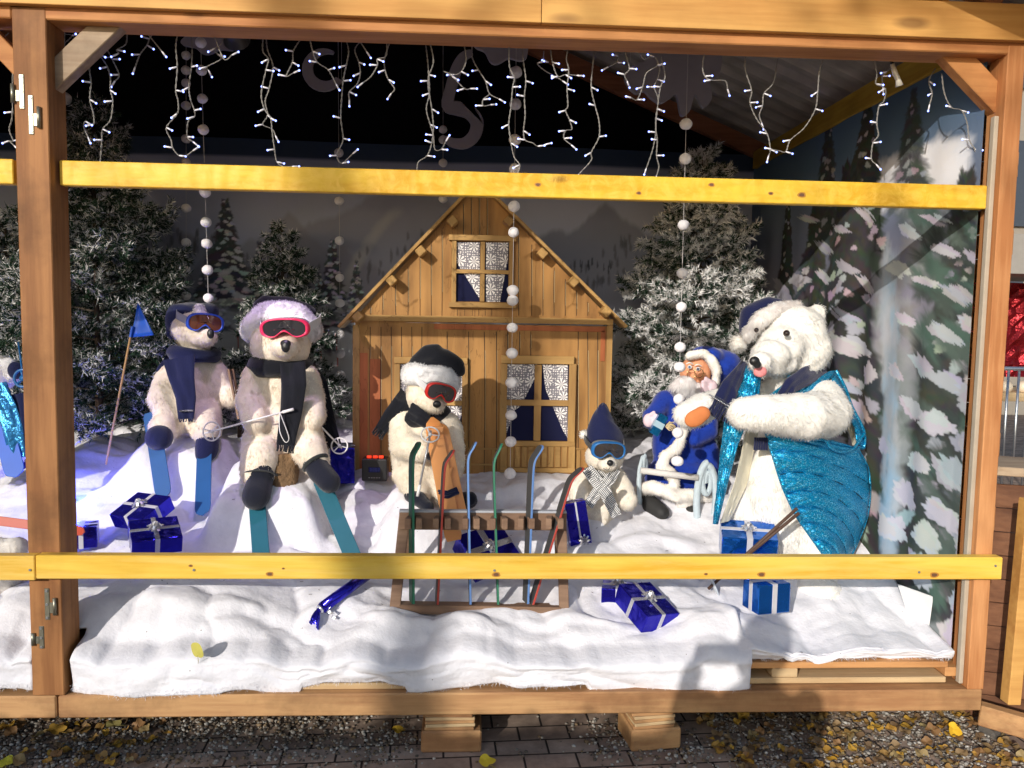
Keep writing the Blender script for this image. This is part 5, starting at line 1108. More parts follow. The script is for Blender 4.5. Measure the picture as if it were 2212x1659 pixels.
# ---------------------------------------------------------------- bearded doll in the white scroll sleigh
def doll():
    F = Fig(3.95); root = thing('bearded_doll', 'seated bearded doll in a blue fur coat and hood with white trim and round glasses', 'doll', F.c(1460, 1110))
    mb = MB()
    F.e(mb, 1470, 960, 0, 62, 100, 48); F.e(mb, 1480, 880, 0, 56, 50, 44); F.e(mb, 1466, 1030, -.03, 76, 48, 60); F.e(mb, 1520, 1000, 0, 38, 70, 40)
    F.l(mb, (1436, 868, -.02, 24), (1408, 898, -.10, 20), (1404, 912, -.16, 14)); F.l(mb, (1520, 880, 0, 26), (1530, 930, -.08, 22), (1500, 950, -.12, 18))
    plush('coat', mb, root, (.012, .045, .36), length=.020, dens=22000, dens_cap=22000, seed=61, var=.4, lump=.006)
    hd = MB(); F.e(hd, 1502, 806, -.02, 34, 38, 36); F.e(hd, 1483, 807, -.10, 9, 7, 9); F.e(hd, 1496, 812, -.09, 12, 9, 8); F.e(hd, 1510, 812, -.08, 10, 9, 8); F.e(hd, 1484, 804, -.115, 5, 5, 6)
    cloth('head', hd, root, plain('doll_skin', (.78, .36, .20), .5, spec=.3), .005, 3, 0)
    for (x, y) in ((1490, 793), (1508, 797)):
        e = MB(); F.e(e, x, y, -.105, 5, 4.5, 4); eo = e.obj('eye', plain('doll_eye_white', (.8, .8, .8), .2), root, smooth=True)
        e = MB(); F.e(e, x - .6, y, -.113, 2.6, 2.8, 2); e.obj('iris', plain('doll_iris', (.05, .12, .25), .1), eo, smooth=True)
        MB().tube(bez([F.c(x - 7, y - 7, -.108), F.c(x, y - 10, -.118), F.c(x + 7, y - 6, -.108)], 8), .003, 5).obj('eyebrow', plain('white_brow', (.8, .78, .75), .9), root)
    g = MB()
    for (x, y) in ((1493, 809), (1510, 806)): g.tube([F.c(x, y, -.135) + Vector((F.r(9) * math.cos(a), 0, F.r(10) * math.sin(a))) for a in np.linspace(0, 6.283, 25)[:-1]], .0016, 6, closed=True)
    g.tube([F.c(1519, 806, -.13), F.c(1530, 806, -.05)], .0016, 5); g.obj('spectacles', plain('gold_wire', (.5, .35, .15), .25, 1.0), root, smooth=True)
    h = MB(); F.e(h, 1550, 788, .04, 50, 38, 44); F.e(h, 1528, 768, .0, 36, 22, 40); F.e(h, 1568, 810, .06, 34, 30, 34)
    hh = plush('hood', h, root, (.015, .055, .42), length=.02, dens=26000, dens_cap=9000, seed=62, var=.35)
    t = MB(); pts = [(1500, 766), (1486, 780), (1490, 768), (1520, 762), (1538, 778), (1548, 802), (1546, 826), (1530, 838)]
    for (x0, y0), (x1, y1) in zip(pts[2:], pts[3:]): F.l(t, (x0, y0, -.09, 10), (x1, y1, -.085, 10))
    plush('hood_trim', t, hh, (.95, .92, .86), length=.018, dens=50000, dens_cap=7000, seed=63)
    b = MB(); F.e(b, 1480, 828, -.12, 24, 15, 16); F.e(b, 1465, 834, -.13, 16, 11, 12); F.e(b, 1500, 838, -.11, 22, 16, 14); F.e(b, 1476, 845, -.12, 20, 12, 12)
    plush('beard', b, root, (.92, .88, .88), length=.034, dens=60000, dens_cap=7000, comb=(-.3, -.2, -.9), seed=64, width=.0016)
    t = MB(); F.l(t, (1478, 870, -.13, 8), (1478, 930, -.17, 9), (1462, 970, -.20, 12), (1436, 984, -.21, 14), (1428, 1008, -.22, 14), (1452, 1026, -.22, 11), (1458, 1044, -.22, 11))
    F.l(t, (1386, 1056, -.16, 15), (1410, 1052, -.22, 16), (1440, 1062, -.24, 14), (1460, 1076, -.24, 13)); F.l(t, (1462, 1074, -.23, 14), (1490, 1068, -.22, 14), (1530, 1072, -.18, 14), (1555, 1068, -.10, 14)); F.e(t, 1476, 1090, -.20, 20, 12, 14)
    plush('coat_trim', t, root, (.95, .90, .84), length=.022, dens=50000, dens_cap=14000, seed=65)
    for pts in (((1396, 1072, -.14, 14), (1408, 1092, -.22, 20), (1430, 1108, -.28, 16)), ((1478, 1100, -.16, 11), (1492, 1106, -.22, 14))):
        q = MB(); F.l(q, *pts); cloth('boot', q, root, plain('black_boot_felt', (.02, .02, .02), .7))
    # left hand: palm, four curled fingers and a thumb round the parcel; right hand raised at the beard
    def hand(cx, cy, d, s, side, name='hand'):
        q = MB(); F.e(q, cx, cy, d, 11 * s, 13 * s, 8 * s)
        for k in range(4): F.l(q, (cx + side * 6 * s, cy - 9 * s + k * 5.2 * s, d - .01, 3.4 * s), (cx + side * 14 * s, cy - 9 * s + k * 5 * s, d - .025, 3.2 * s), (cx + side * (17 - abs(k - 1.4)) * s, cy - 7 * s + k * 4.8 * s, d - .010, 2.8 * s))
        F.l(q, (cx + side * 1 * s, cy - 9 * s, d - .01, 3.8 * s), (cx + side * 9 * s, cy - 15 * s, d - .02, 3.2 * s))
        cloth(name, q, root, plain('pink_felt_hand', (.78, .60, .66), .85), .0035, 2, 0)
    hand(1402, 908, -.19, 1.15, 1); hand(1536, 836, -.14, 1.25, -1)
F = Fig(3.95); doll()
gp = thing('gift_parcel', 'tiny tilted metallic blue parcel held by the bearded doll', 'present', F.c(1422, 917, -.24))
cm = F.c(1422, 917, -.235); Rm = Matrix.Rotation(R(28), 3, 'Y')
MB().box(cm, (F.r(20), F.r(16), F.r(46)), Rm).obj('box', plain('cyan_foil', (.01, .18, .45), .2, .8, bump=.4, bscale=40), gp, .003)
MB().box(cm, (F.r(21.5), F.r(17), F.r(13)), Rm).obj('ribbon', plain('pale_blue_ribbon', (.35, .5, .6), .4), gp, .001)
tw = MB()
for i in range(9): a = random.uniform(0, 6.28); tw.tube(bez([F.c(1438, 922, -.24), F.c(1446 + 6 * math.cos(a), 922 + 8 * math.sin(a), -.25), F.c(1450 + 9 * math.cos(a + 1), 920 + 10 * math.sin(a + 1), -.24)], 8), .003, 5)
tw.obj('raffia_bow', plain('raffia', (.6, .48, .28), .8), gp)
# sleigh of white scrolls
def scroll(c, rx, rz, turns=1.6, th=.022, dpt=.03, ax=0.25, inner=.28, tail=None, flip=1, start=0.):
    n = 70; path = []
    for i in range(n):
        t = i / (n - 1); a = start + flip * t * turns * 2 * math.pi; q = 1 - (1 - inner) * t
        path.append(Vector(c) + Vector((rx * q * math.cos(a) * math.cos(ax), rx * q * math.cos(a) * math.sin(ax), rz * q * math.sin(a))))
    if tail: path = [Vector(p) for p in tail] + path
    return MB().tube(path, th / 2, 8, flat=dpt / th)
SLM = plain('glittery_frost_paint', (.52, .62, .68), .6, bump=.5, bscale=300, var=.15)
sl_ = thing('sleigh', 'frosted white sleigh seat with spiral scroll sides round the bearded doll', 'sleigh', F.c(1460, 1120))
scroll(F.c(1526, 1080, -.27), F.r(22), F.r(78), 1.0, .030, .035, .15, .92, start=1.57).obj('scroll', SLM, sl_, smooth=True)
scroll(F.c(1528, 1040, -.27), F.r(13), F.r(34), 1.3, .018, .03, .15, .35, start=1.57).obj('scroll', SLM, sl_, smooth=True)
scroll(F.c(1388, 1040, -.18), F.r(18), F.r(52), .62, .022, .03, .9, .9, start=.6).obj('scroll', SLM, sl_, smooth=True)
scroll(F.c(1394, 1005, -.18), F.r(8), F.r(20), 1.2, .014, .03, .9, .4, start=1.57).obj('scroll', SLM, sl_, smooth=True)
scroll(F.c(1545, 1010, -.02), F.r(14), F.r(60), 1.1, .022, .03, .3, .6, start=1.57).obj('scroll', SLM, sl_, smooth=True)
MB().tube([F.c(1384, 1016, -.25), F.c(1508, 1032, -.29)], .015, 12).obj('front_bar', plain('frost_white', (.75, .73, .70), .8, bump=.6, bscale=300), sl_, smooth=True)
MB().box(F.c(1465, 1095, -.03), (.30, .22, .05)).obj('seat', SLM, sl_, .01)

# ---------------------------------------------------------------- bears cut by the left edge
def bear_left():
    F = Fig(3.8); root = thing('plush_bear', 'white plush bear in a shiny light blue vest at the far left edge', 'plush bear', F.c(-10, 1000))
    mb = MB(); F.e(mb, -20, 920, 0, 56, 80, 50); F.e(mb, -5, 805, 0, 42, 38, 40); F.l(mb, (10, 930, -.05, 30), (30, 950, -.1, 26), (35, 920, -.1, 22)); F.e(mb, 22, 985, -.08, 28, 22, 30); F.e(mb, -20, 1000, 0, 60, 34, 50)
    plush('body', mb, root, (.82, .78, .74), dens_cap=14000, seed=71, length=.022)
    t = MB(); F.e(t, 22, 800, -.14, 15, 28, 12); F.e(t, 0, 785, -.14, 34, 10, 16); plush('fur_hat_band', t, root, (.92, .9, .92), dens_cap=4000, seed=72, dens=50000)
    v = ribbon([F.c(-10, 840, -.15), F.c(8, 880, -.19), F.c(24, 930, -.2), F.c(40, 1010 - 20, -.2)], [F.r(50), F.r(46), F.r(40), F.r(28)], .01, wav=.008); v.obj('vest', plain('light_blue_foil', (.05, .28, .60), .25, .7, bump=.6, bscale=60), root, smooth=True)
    v = ribbon([F.c(40, 850, -.17), F.c(46, 900, -.18), F.c(52, 985, -.18)], [F.r(36), F.r(34), F.r(26)], .01); v.obj('scarf', NAVY, root, smooth=True)
    g = MB(); F.e(g, 34, 800, -.16, 16, 18, 8); g.obj('sock', NAVY, root, smooth=True)
    return F
F = bear_left()
m = MB(); basket(m, F.c(50, 817, -.24), F.r(17), (0, -1, .1), .006); m.tube([F.c(40, 740, -.1), F.c(50, 817, -.24)], .004, 6)
tag(m.obj('ski_pole_basket', plain('sky_blue_plastic', (.02, .15, .42), .3), None, smooth=True), 'blue ski pole basket half hidden behind the left post', 'ski pole')
ski_board('toy_ski', 'bright blue ski pointing down at the far left edge', F.c(-10, 860, -.12), F.c(34, 1030, -.25), 40, 3.6, plain('bright_blue_board', (.01, .10, .55), .45), nrm=(.2, -1, .2), tip=0)
RB = plain('brick_red_paint', (.42, .06, .03), .5, var=.1)
Fr = Fig(3.35)
ski_board('red_ski', 'brick red ski lying on the snow behind the left post with turned up tip', Fr.c(-60, 1118, .0), Fr.c(196, 1150, -.05), 20, 3.3, RB, nrm=(0, -1, .3), curl=.5)
q = Fig(3.2); wb = thing('plush_bear', 'white furry heap of a lying bear low at the left edge', 'plush bear', q.c(15, 1290))
mb = MB(); q.e(mb, -5, 1225, 0, 62, 66, 60); q.e(mb, 30, 1185, 0, 30, 26, 30); plush('body', mb, wb, (.84, .80, .74), dens_cap=9000, seed=75)
# ================================================================ PAINTED HOUSE FRONT
def paintwood(name, light, dark, sc=1.0, axis='Z'):
    """hand painted planks: warm brown glaze with wavy grain lines and dark / light brush accents"""
    if name in MATS: return MATS[name]
    m, N, L, b = newmat(name); tc = N.new('ShaderNodeTexCoord'); mp = N.new('ShaderNodeMapping')
    mp.inputs['Scale'].default_value = {'Z': (1, 1, .16), 'X': (.16, 1, 1)}[axis]; L.new(tc.outputs['Object'], mp.inputs[0])
    n1 = N.new('ShaderNodeTexNoise'); n1.inputs['Scale'].default_value = 14 * sc; n1.inputs['Detail'].default_value = 6; L.new(mp.outputs[0], n1.inputs[0])
    n2 = N.new('ShaderNodeTexNoise'); n2.inputs['Scale'].default_value = 3.5; n2.inputs['Detail'].default_value = 3; L.new(tc.outputs['Object'], n2.inputs[0])
    r = ramp(N, [(.30, dark), (.52, light), (.75, [q * 1.3 for q in light])]); L.new(n1.outputs['Fac'], r.inputs[0])
    mu = N.new('ShaderNodeMath'); mu.operation = 'MULTIPLY'; mu.inputs[1].default_value = 55; L.new(n1.outputs['Fac'], mu.inputs[0]); si = N.new('ShaderNodeMath'); si.operation = 'SINE'; L.new(mu.outputs[0], si.inputs[0])
    gl = N.new('ShaderNodeMapRange'); gl.inputs[1].default_value = .93; gl.inputs[2].default_value = 1.0; gl.inputs[4].default_value = .55; L.new(si.outputs[0], gl.inputs[0])
    pt = N.new('ShaderNodeMapRange'); pt.inputs[1].default_value = .45; pt.inputs[2].default_value = .6; L.new(n2.outputs['Fac'], pt.inputs[0]); m0 = N.new('ShaderNodeMath'); m0.operation = 'MULTIPLY'; L.new(gl.outputs[0], m0.inputs[0]); L.new(pt.outputs[0], m0.inputs[1])
    mx = N.new('ShaderNodeMix'); mx.data_type = 'RGBA'; mx.inputs[7].default_value = [q * .3 for q in dark] + [1]; L.new(m0.outputs[0], mx.inputs[0]); L.new(r.outputs[0], mx.inputs[6]); L.new(mx.outputs[2], b.inputs['Base Color'])
    b.inputs['Roughness'].default_value = .6; b.inputs['Specular IOR Level'].default_value = .3
    MATS[name] = m; return m
HY = 4.10
PL = paintwood('painted_planks', (.37, .19, .058), (.21, .10, .03)); PLR = paintwood('painted_planks_red', (.42, .13, .045), (.27, .075, .025)); PLF = paintwood('painted_trim', (.42, .25, .085), (.28, .15, .05), 1, 'X'); PLV = paintwood('painted_trim_upright', (.42, .25, .085), (.28, .15, .05))
DKL = plain('dark_paint_line', (.035, .018, .008), .7); LTL = plain('light_paint_line', (.62, .48, .26), .6)
NVW = plain('navy_window_cloth', (.010, .012, .045), .85, sheen=.2, spec=.1)
H = lambda x, y, d=0.: P(x, y, HY, d)
house = thing('painted_house_front', 'painted wooden chalet front with lace curtained windows against the back', 'house front', H(1040, 1025))
def flatbox(name, x0, y0, x1, y1, d, th, mat, parent=house, bev=.0012):
    a = H(x0, y0); b_ = H(x1, y1); za = (a.z + H(x1, y0).z) / 2; zb = (H(x0, y1).z + b_.z) / 2; xa = (a.x + H(x0, y1).x) / 2; xb = (H(x1, y0).x + b_.x) / 2
    return MB().box(((xa + xb) / 2, HY - d - th / 2, (za + zb) / 2), (abs(xb - xa), th, abs(za - zb))).obj(name, mat, parent, bev)
# lower wall: separate painted planks with dark and light seams
wl = flatbox('wall', 768, 700, 1316, 1032, 0, .018, PL)
wlm = MB(); lt = MB()
for x in (801, 824, 846, 868, 890, 912, 966, 1012, 1046, 1072, 1096, 1122, 1146, 1248, 1268, 1290):
    y0 = 706 if x < 940 else 716; y1 = 1025
    if 855 < x < 1000 and False: continue
    if 1078 < x < 1235: y1 = 768
    xa = H(x, y0); xb = H(x + random.uniform(-1, 1), y1); dy = Vector((0, -.0190, 0))
    pts = bez([xa + dy, (xa + xb) / 2 + dy + Vector((random.uniform(-.004, .004), 0, 0)), xb + dy], 12)
    wlm.tube(pts, .0022, 5, flat=.4); lt.tube([p + Vector((.0035, -.0003, 0)) for p in pts[2:9]], .0011, 5, flat=.4)
wl.modifiers.clear(); weld(wl, [(wlm, DKL), (lt, LTL)])
flatbox('red_plank', 775, 762, 795, 1025, .0185, .002, PLR, wl, 0); flatbox('red_plank', 800, 775, 822, 1020, .0185, .002, PLR, wl, 0)
flatbox('red_trim', 938, 703, 1306, 714, .018, .004, PLR); flatbox('red_trim', 1296, 714, 1306, 780, .018, .004, PLR)
flatbox('corner_board', 763, 702, 778, 1034, .018, .006, PLV); flatbox('corner_board', 1306, 702, 1318, 1026, .018, .006, PLV)
# gable
ap = (1034, 398); gl_, gr_ = (758, 697), (1325, 697)
gb_ = MB().prism([H(*gl_, -.0), H(*gr_, -.0), H(ap[0], ap[1], 0)], (0, -.022, 0)).obj('gable', PL, house)
gm = MB(); gt = MB()
def gtop(x): return ap[1] + (697 - ap[1]) * (abs(x - ap[0]) / (ap[0] - 758 if x < ap[0] else 1325 - ap[0]))
for x in (802, 828, 856, 882, 908, 932, 955, 1120, 1148, 1172, 1196, 1220, 1244, 1268, 1294):
    a, b_ = H(x, gtop(x) + 14), H(x, 682); dy = Vector((0, -.0228, 0)); pts = bez([a + dy, (a + b_) / 2 + dy + Vector((random.uniform(-.003, .003), 0, 0)), b_ + dy], 10)
    gm.tube(pts, .0020, 5, flat=.4); gt.tube([p + Vector((.003, -.0003, 0)) for p in pts[1:8]], .001, 5, flat=.4)
for x in (1001, 1018, 1035, 1052):
    a, b_ = H(x, max(gtop(x) + 8, 425)), H(x, 508); dy = Vector((0, -.0228, 0)); gm.tube([a + dy, b_ + dy], .0022, 5, flat=.4); gt.tube([a + dy + Vector((.003, 0, 0)), b_ + dy + Vector((.003, 0, 0))], .001, 5, flat=.4)
for x in (988, 1004, 1020, 1034, 1048, 1062): a, b_ = H(x, 668), H(x, 682); dy = Vector((0, -.0228, 0)); gm.tube([a + dy, b_ + dy], .0015, 5, flat=.4)
weld(gb_, [(gm, DKL), (gt, LTL)])
flatbox('eave_board', 752, 684, 1322, 697, .0225, .012, PLF)
# roof edge boards: thick and projecting forward, with purlin ends below
def roofedge(x0, y0, x1, y1):
    a = H(x0, y0, -.075); b_ = H(x1, y1, -.075); d = (b_ - a).normalized(); n = Vector((-d.z, 0, d.x)); n = n if n.z > 0 else -n
    MB().prism([a, b_, b_ + n * .016, a + n * .016], (0, .17, 0)).obj('roof_edge', PLF, house, .0015)
roofedge(733, 709, ap[0] + 2, 391); roofedge(1352, 709, ap[0] - 2, 391)
for (x, y) in ((776, 676 + 6), (848, 605), (910, 542), (978, 478), (1098, 478), (1170, 547), (1236, 608), (1306, 672)):
    c = H(x, y + 2, -.06); t = R(-42 if x < ap[0] else 42); MB().box(c, (PX(19, HY), .12, PX(17, HY)), Matrix.Rotation(t, 3, 'Y')).obj('purlin_end', PLV, house, .004)
# windows: navy cloth behind painted timber frame, lace curtains
def lacemat():
    m, N, L, b = newmat('lace'); tc = N.new('ShaderNodeTexCoord'); mp = N.new('ShaderNodeMapping'); mp.inputs['Scale'].default_value = (1, 0, 1); L.new(tc.outputs['Object'], mp.inputs[0])
    # flowers: petals round voronoi cells
    v = N.new('ShaderNodeTexVoronoi'); v.inputs['Scale'].default_value = 13; v.inputs['Randomness'].default_value = .25; L.new(mp.outputs[0], v.inputs[0])
    sb = N.new('ShaderNodeVectorMath'); sb.operation = 'SUBTRACT'; mps = N.new('ShaderNodeVectorMath'); mps.operation = 'SCALE'; mps.inputs['Scale'].default_value = 1.0; L.new(mp.outputs[0], mps.inputs[0]); L.new(mps.outputs[0], sb.inputs[0])
    L.new(v.outputs['Position'], sb.inputs[1]); sp = N.new('ShaderNodeSeparateXYZ'); L.new(sb.outputs[0], sp.inputs[0]); at = N.new('ShaderNodeMath'); at.operation = 'ARCTAN2'; L.new(sp.outputs['X'], at.inputs[0]); L.new(sp.outputs['Z'], at.inputs[1])
    m8 = N.new('ShaderNodeMath'); m8.operation = 'MULTIPLY'; m8.inputs[1].default_value = 8; L.new(at.outputs[0], m8.inputs[0]); cs = N.new('ShaderNodeMath'); cs.operation = 'COSINE'; L.new(m8.outputs[0], cs.inputs[0])
    pet = N.new('ShaderNodeMath'); pet.operation = 'GREATER_THAN'; pet.inputs[1].default_value = -.1; L.new(cs.outputs[0], pet.inputs[0]); near = N.new('ShaderNodeMath'); near.operation = 'LESS_THAN'; near.inputs[1].default_value = .38; L.new(v.outputs['Distance'], near.inputs[0])
    flo = N.new('ShaderNodeMath'); flo.operation = 'MULTIPLY'; L.new(pet.outputs[0], flo.inputs[0]); L.new(near.outputs[0], flo.inputs[1])
    v2 = N.new('ShaderNodeTexVoronoi'); v2.inputs['Scale'].default_value = 85; v2.inputs['Randomness'].default_value = .35; L.new(mp.outputs[0], v2.inputs[0]); dots = N.new('ShaderNodeMath'); dots.operation = 'LESS_THAN'; dots.inputs[1].default_value = .33; L.new(v2.outputs['Distance'], dots.inputs[0])
    ge = N.new('ShaderNodeMath'); ge.operation = 'GREATER_THAN'; ge.inputs[1].default_value = .36; L.new(v.outputs['Distance'], ge.inputs[0]); dd = N.new('ShaderNodeMath'); dd.operation = 'MULTIPLY'; L.new(dots.outputs[0], dd.inputs[0]); L.new(ge.outputs[0], dd.inputs[1])
    mxx = N.new('ShaderNodeMath'); mxx.operation = 'MAXIMUM'; L.new(flo.outputs[0], mxx.inputs[0]); L.new(dd.outputs[0], mxx.inputs[1])
    mx = N.new('ShaderNodeMix'); mx.data_type = 'RGBA'; mx.inputs[6].default_value = (.22, .21, .24, 1); mx.inputs[7].default_value = (.85, .82, .80, 1); L.new(mxx.outputs[0], mx.inputs[0]); L.new(mx.outputs[2], b.inputs['Base Color']); b.inputs['Roughness'].default_value = .9
    return m
LACE = lacemat()
def win(x0, y0, x1, y1, fw, curtains, sill=True, mx_=None, my_=None, over=12):
    t = thing_part('window', house, H((x0 + x1) / 2, (y0 + y1) / 2))
    flatbox('pane', x0, y0, x1, y1, .0235, .002, NVW, t, 0)
    d = .031; mx_ = mx_ or (x0 + x1) / 2; my_ = my_ or (y0 + y1) / 2
    for k, (poly) in enumerate(curtains):
        m_ = MB(); q = []
        for (x, y) in poly: q.append(H(x, y, -.0275 - .0009 * k))
        m_.add(q, [tuple(range(len(q)))]); co = m_.obj('curtain', LACE, t, solid=.0012)
    flatbox('frame', x0 - fw, y0 - 2, x0, y1 + 2, .0225, .022, PLV, t); flatbox('frame', x1, y0 - 2, x1 + fw, y1 + 2, .0225, .022, PLV, t)
    flatbox('frame', x0 - over, y0 - fw - 4, x1 + over, y0 - 2, .0225, .026, PLF, t)
    flatbox('mullion', mx_ - fw * .5, y0, mx_ + fw * .5, y1, .031, .010, PLV, t); flatbox('mullion', x0, my_ - fw * .42, x1, my_ + fw * .42, .032, .012, PLF, t)
    if sill: flatbox('sill', x0 - over, y1 + 2, x1 + over, y1 + fw + 3, .0225, .030, PLF, t)
    return t
win(986, 524, 1098, 652, 10, [[(986, 524), (1036, 524), (1036, 645), (986, 566)], [(1050, 524), (1098, 524), (1097, 560), (1080, 652), (1050, 652)]], over=16)
win(1094, 787, 1226, 950, 15, [[(1094, 787), (1160, 787), (1158, 812), (1126, 876), (1112, 886), (1094, 936)], [(1172, 787), (1226, 787), (1226, 946), (1216, 930), (1178, 840)]], sill=False)
win(865, 787, 998, 950, 12, [[(865, 787), (998, 787), (998, 890), (990, 925), (960, 905), (930, 930), (900, 905), (865, 925)]])
t = thing_part('door_panel', house, H(1160, 985))
flatbox('rail', 1080, 951, 1240, 962, .0225, .016, PLF, t); flatbox('rail', 1080, 1008, 1240, 1018, .0225, .016, PLF, t); flatbox('panel', 1094, 962, 1226, 1008, .0225, .004, PL, t)
for i in range(9): flatbox('slat', 1097 + i * 14.4, 963, 1108 + i * 14.4, 1007, .0268, .006, PLF if i % 2 else PLV, t)
flatbox('stile', 1080, 962, 1094, 1018, .0225, .014, PLV, t); flatbox('stile', 1226, 962, 1240, 1018, .0225, .014, PLV, t)
fn = thing_part('painted_railing', house, H(1030, 1000))
flatbox('top_rail', 1002, 966, 1080, 970, .0195, .004, PLF, fn); flatbox('post', 1012, 970, 1018, 1020, .0195, .004, PLV, fn); flatbox('post', 1062, 970, 1068, 1020, .0195, .004, PLV, fn); flatbox('lower_rail', 1018, 1000, 1062, 1004, .0195, .003, PLF, fn)
flatbox('top_rail', 1240, 966, 1262, 970, .0195, .004, PLF, fn); flatbox('post', 1244, 971, 1252, 1018, .0195, .004, PLV, fn)
for x in (800, 1280): MB().bar(H(x, 760, .16) + Vector((0, 0, 0)), H(x, 1000, .45), .03, .03).obj('rear_prop', W_DARK, house)

# ================================================================ FLOCKED ARTIFICIAL FIRS
NEED = colattr('fir_needles', .75, spec=.2)
def fir(name, label, base, height, rad, nb, seed, flock=.55, needles=95000, bottom=.0, nl=.032):
    r = np.random.default_rng(seed); root = thing(name, label, 'fir tree', base)
    MB().tube([base, base + Vector((0, 0, height * .97))], [.022, .005], 8).obj('trunk', plain('fir_bark', (.07, .045, .03), .9), root)
    segs = []; tw = MB(); B = Vector(base)
    for k in range(nb):
        t = bottom + (1 - bottom) * ((k + r.random() * .6) / nb) ** .85; L = rad * (1.04 - t) ** .8 * r.uniform(.8, 1.12) + .03; a = k * 2.399 + r.uniform(-.4, .4); el = r.uniform(-.05, .35) + t * .35
        p0 = B + Vector((0, 0, height * t)); d = Vector((math.cos(a) * math.cos(el), math.sin(a) * math.cos(el), math.sin(el)))
        pts = [p0 + d * L * q + Vector((0, 0, -.10 * L * q * q)) for q in (0, .33, .66, 1)]
        tw.tube(pts, [.006, .005, .004, .002], 5); segs += [(pts[i], pts[i + 1], i / 3, (i + 1) / 3) for i in range(1, 3)]
        ns = int(7 + L * 34)
        for j in range(ns):
            q = .22 + .75 * j / ns; pb = p0 + d * L * q + Vector((0, 0, -.10 * L * q * q)); sd = 1 if j % 2 else -1; side = d.cross(Vector((0, 0, 1))).normalized() * sd
            dd = (d * .75 + side * r.uniform(.5, .9) + Vector((0, 0, r.uniform(-.45, .5)))).normalized(); l2 = L * .42 * (1 - q * .6) * r.uniform(.7, 1.2) + .03
            segs.append((pb, pb + dd * l2, q, 1.0))
            if l2 > .07:
                for z_ in range(3):
                    d3 = (dd + Vector(r.normal(0, .5, 3))).normalized(); pc = pb + dd * l2 * r.uniform(.3, .7); segs.append((pc, pc + d3 * l2 * .45, q, 1.0))
    tw.obj('branches', plain('twig_bark', (.10, .08, .06), .9), root)
    A = np.array([s[0] for s in segs]); E = np.array([s[1] for s in segs]); q0 = np.array([s[2] for s in segs]); q1 = np.array([s[3] for s in segs]); ln = np.linalg.norm(E - A, axis=1)
    m = needles; si = r.choice(len(segs), m, p=ln / ln.sum()); u = r.random(m); p = A[si] + (E[si] - A[si]) * u[:, None]; ax = (E[si] - A[si]) / ln[si][:, None]
    rn = r.normal(0, 1, (m, 3)); rn -= ax * (rn * ax).sum(1)[:, None]; rn /= np.linalg.norm(rn, axis=1)[:, None]; d = ax * .75 + rn * .8; d /= np.linalg.norm(d, axis=1)[:, None]; L = nl * r.uniform(.6, 1.2, (m, 1))
    s = np.cross(d, r.normal(0, 1, (m, 3))); s /= np.linalg.norm(s, axis=1)[:, None]; s *= .003
    V = np.stack([p - s, p + s, p + d * L], 1).reshape(-1, 3)
    tip = q0[si] + (q1[si] - q0[si]) * u; segfl = r.random(len(segs))[si]; prob = flock * (.2 + .8 * tip) * np.where(segfl > .5, 2.1, .2) + .18 * (d[:, 2] > .1)
    w_ = (r.random(m) < prob); g = r.uniform(.6, 1.3, (m, 1)); col = np.where(w_[:, None], np.array((.80, .80, .80)) * r.uniform(.75, 1.15, (m, 1)), np.array((.022, .055, .030)) * g)
    c3 = np.repeat(col, 3, 0); c3[2::3] = np.where(w_[:, None], c3[2::3], c3[2::3] * 1.2 + .05 * flock)
    fastmesh('foliage', V, np.arange(3 * m).reshape(-1, 3), NEED, root, np.clip(c3, 0, .9), smooth=False)
def base(x, Y): X = P(x, 900, Y).x; return Vector((X, Y, ground_z(X, Y) - .02))
fir('flocked_fir', 'tall snow flocked artificial fir behind the doll at the right of the chalet', base(1500, 4.62), 1.72, .66, 90, 81, .62, 200000, .02)
fir('flocked_fir', 'tall dark flocked artificial fir standing between the left post and the small blue flag', base(215, 4.55), 1.85, .70, 95, 82, .24, 200000, .03)
fir('flocked_fir', 'flocked artificial fir left of the timber post, its boughs showing at the left edge', base(25, 4.75), 1.25, .48, 54, 83, .4, 70000, .03)
fir('flocked_fir', 'slim flocked fir directly behind the bear with pink goggles', base(612, 4.85), 1.24, .38, 50, 84, .24, 80000, .05)
fir('flocked_fir', 'low snowy fir branch bush between the two seated goggle bears', base(520, 4.7), .38, .26, 14, 85, .75, 16000, .1)

# ================================================================ HANGING DECORATIONS
FELT = plain('white_felt_ball', (.92, .90, .92), .95, sheen=.3, bump=.4, bscale=250, var=.06); THR = plain('white_thread', (.6, .58, .58), .7)
def garland(x, ys, Y, label, top=40, r=10.5, x1=None, end=None):
    a = P(x, top, Y); b_ = P(x1 or x, end or ys[-1], Y); b_.x = P(x1 or x, ys[-1], Y).x
    t = thing('felt_ball_garland', label, 'garland', a, 'felt ball garlands')
    MB().tube([a, b_], .0011, 5).obj('thread', THR, t)
    for i, y in enumerate(ys):
        k = (y - top) / (ys[-1] - top); c = P(x + ((x1 or x) - x) * k, y, Y); rr = PX(r, Y) * random.uniform(.94, 1.06)
        m = MB(); m.ell(c, (rr * random.uniform(.97, 1.07), rr, rr * random.uniform(.88, .98)), nu=18, nv=12); m.v = [tuple(Vector(v) + (Vector(v) - c).normalized() * .0022 * vnoise(v, 60, i)) for v in m.v]
        m.obj('felt_ball', FELT, t, smooth=True)
garland(1116, [156, 225, 302, 365, 446, 502, 627, 649, 708, 763, 827, 897, 954, 1023], 3.85, 'string of white felt balls hanging in front of the chalet door window', x1=1102, r=12.5)
garland(1488, [268, 343, 486, 590, 663, 750, 793, 862, 935, 996], 3.45, 'string of white and pinkish felt balls hanging in front of the bearded doll', x1=1463, r=12.5)
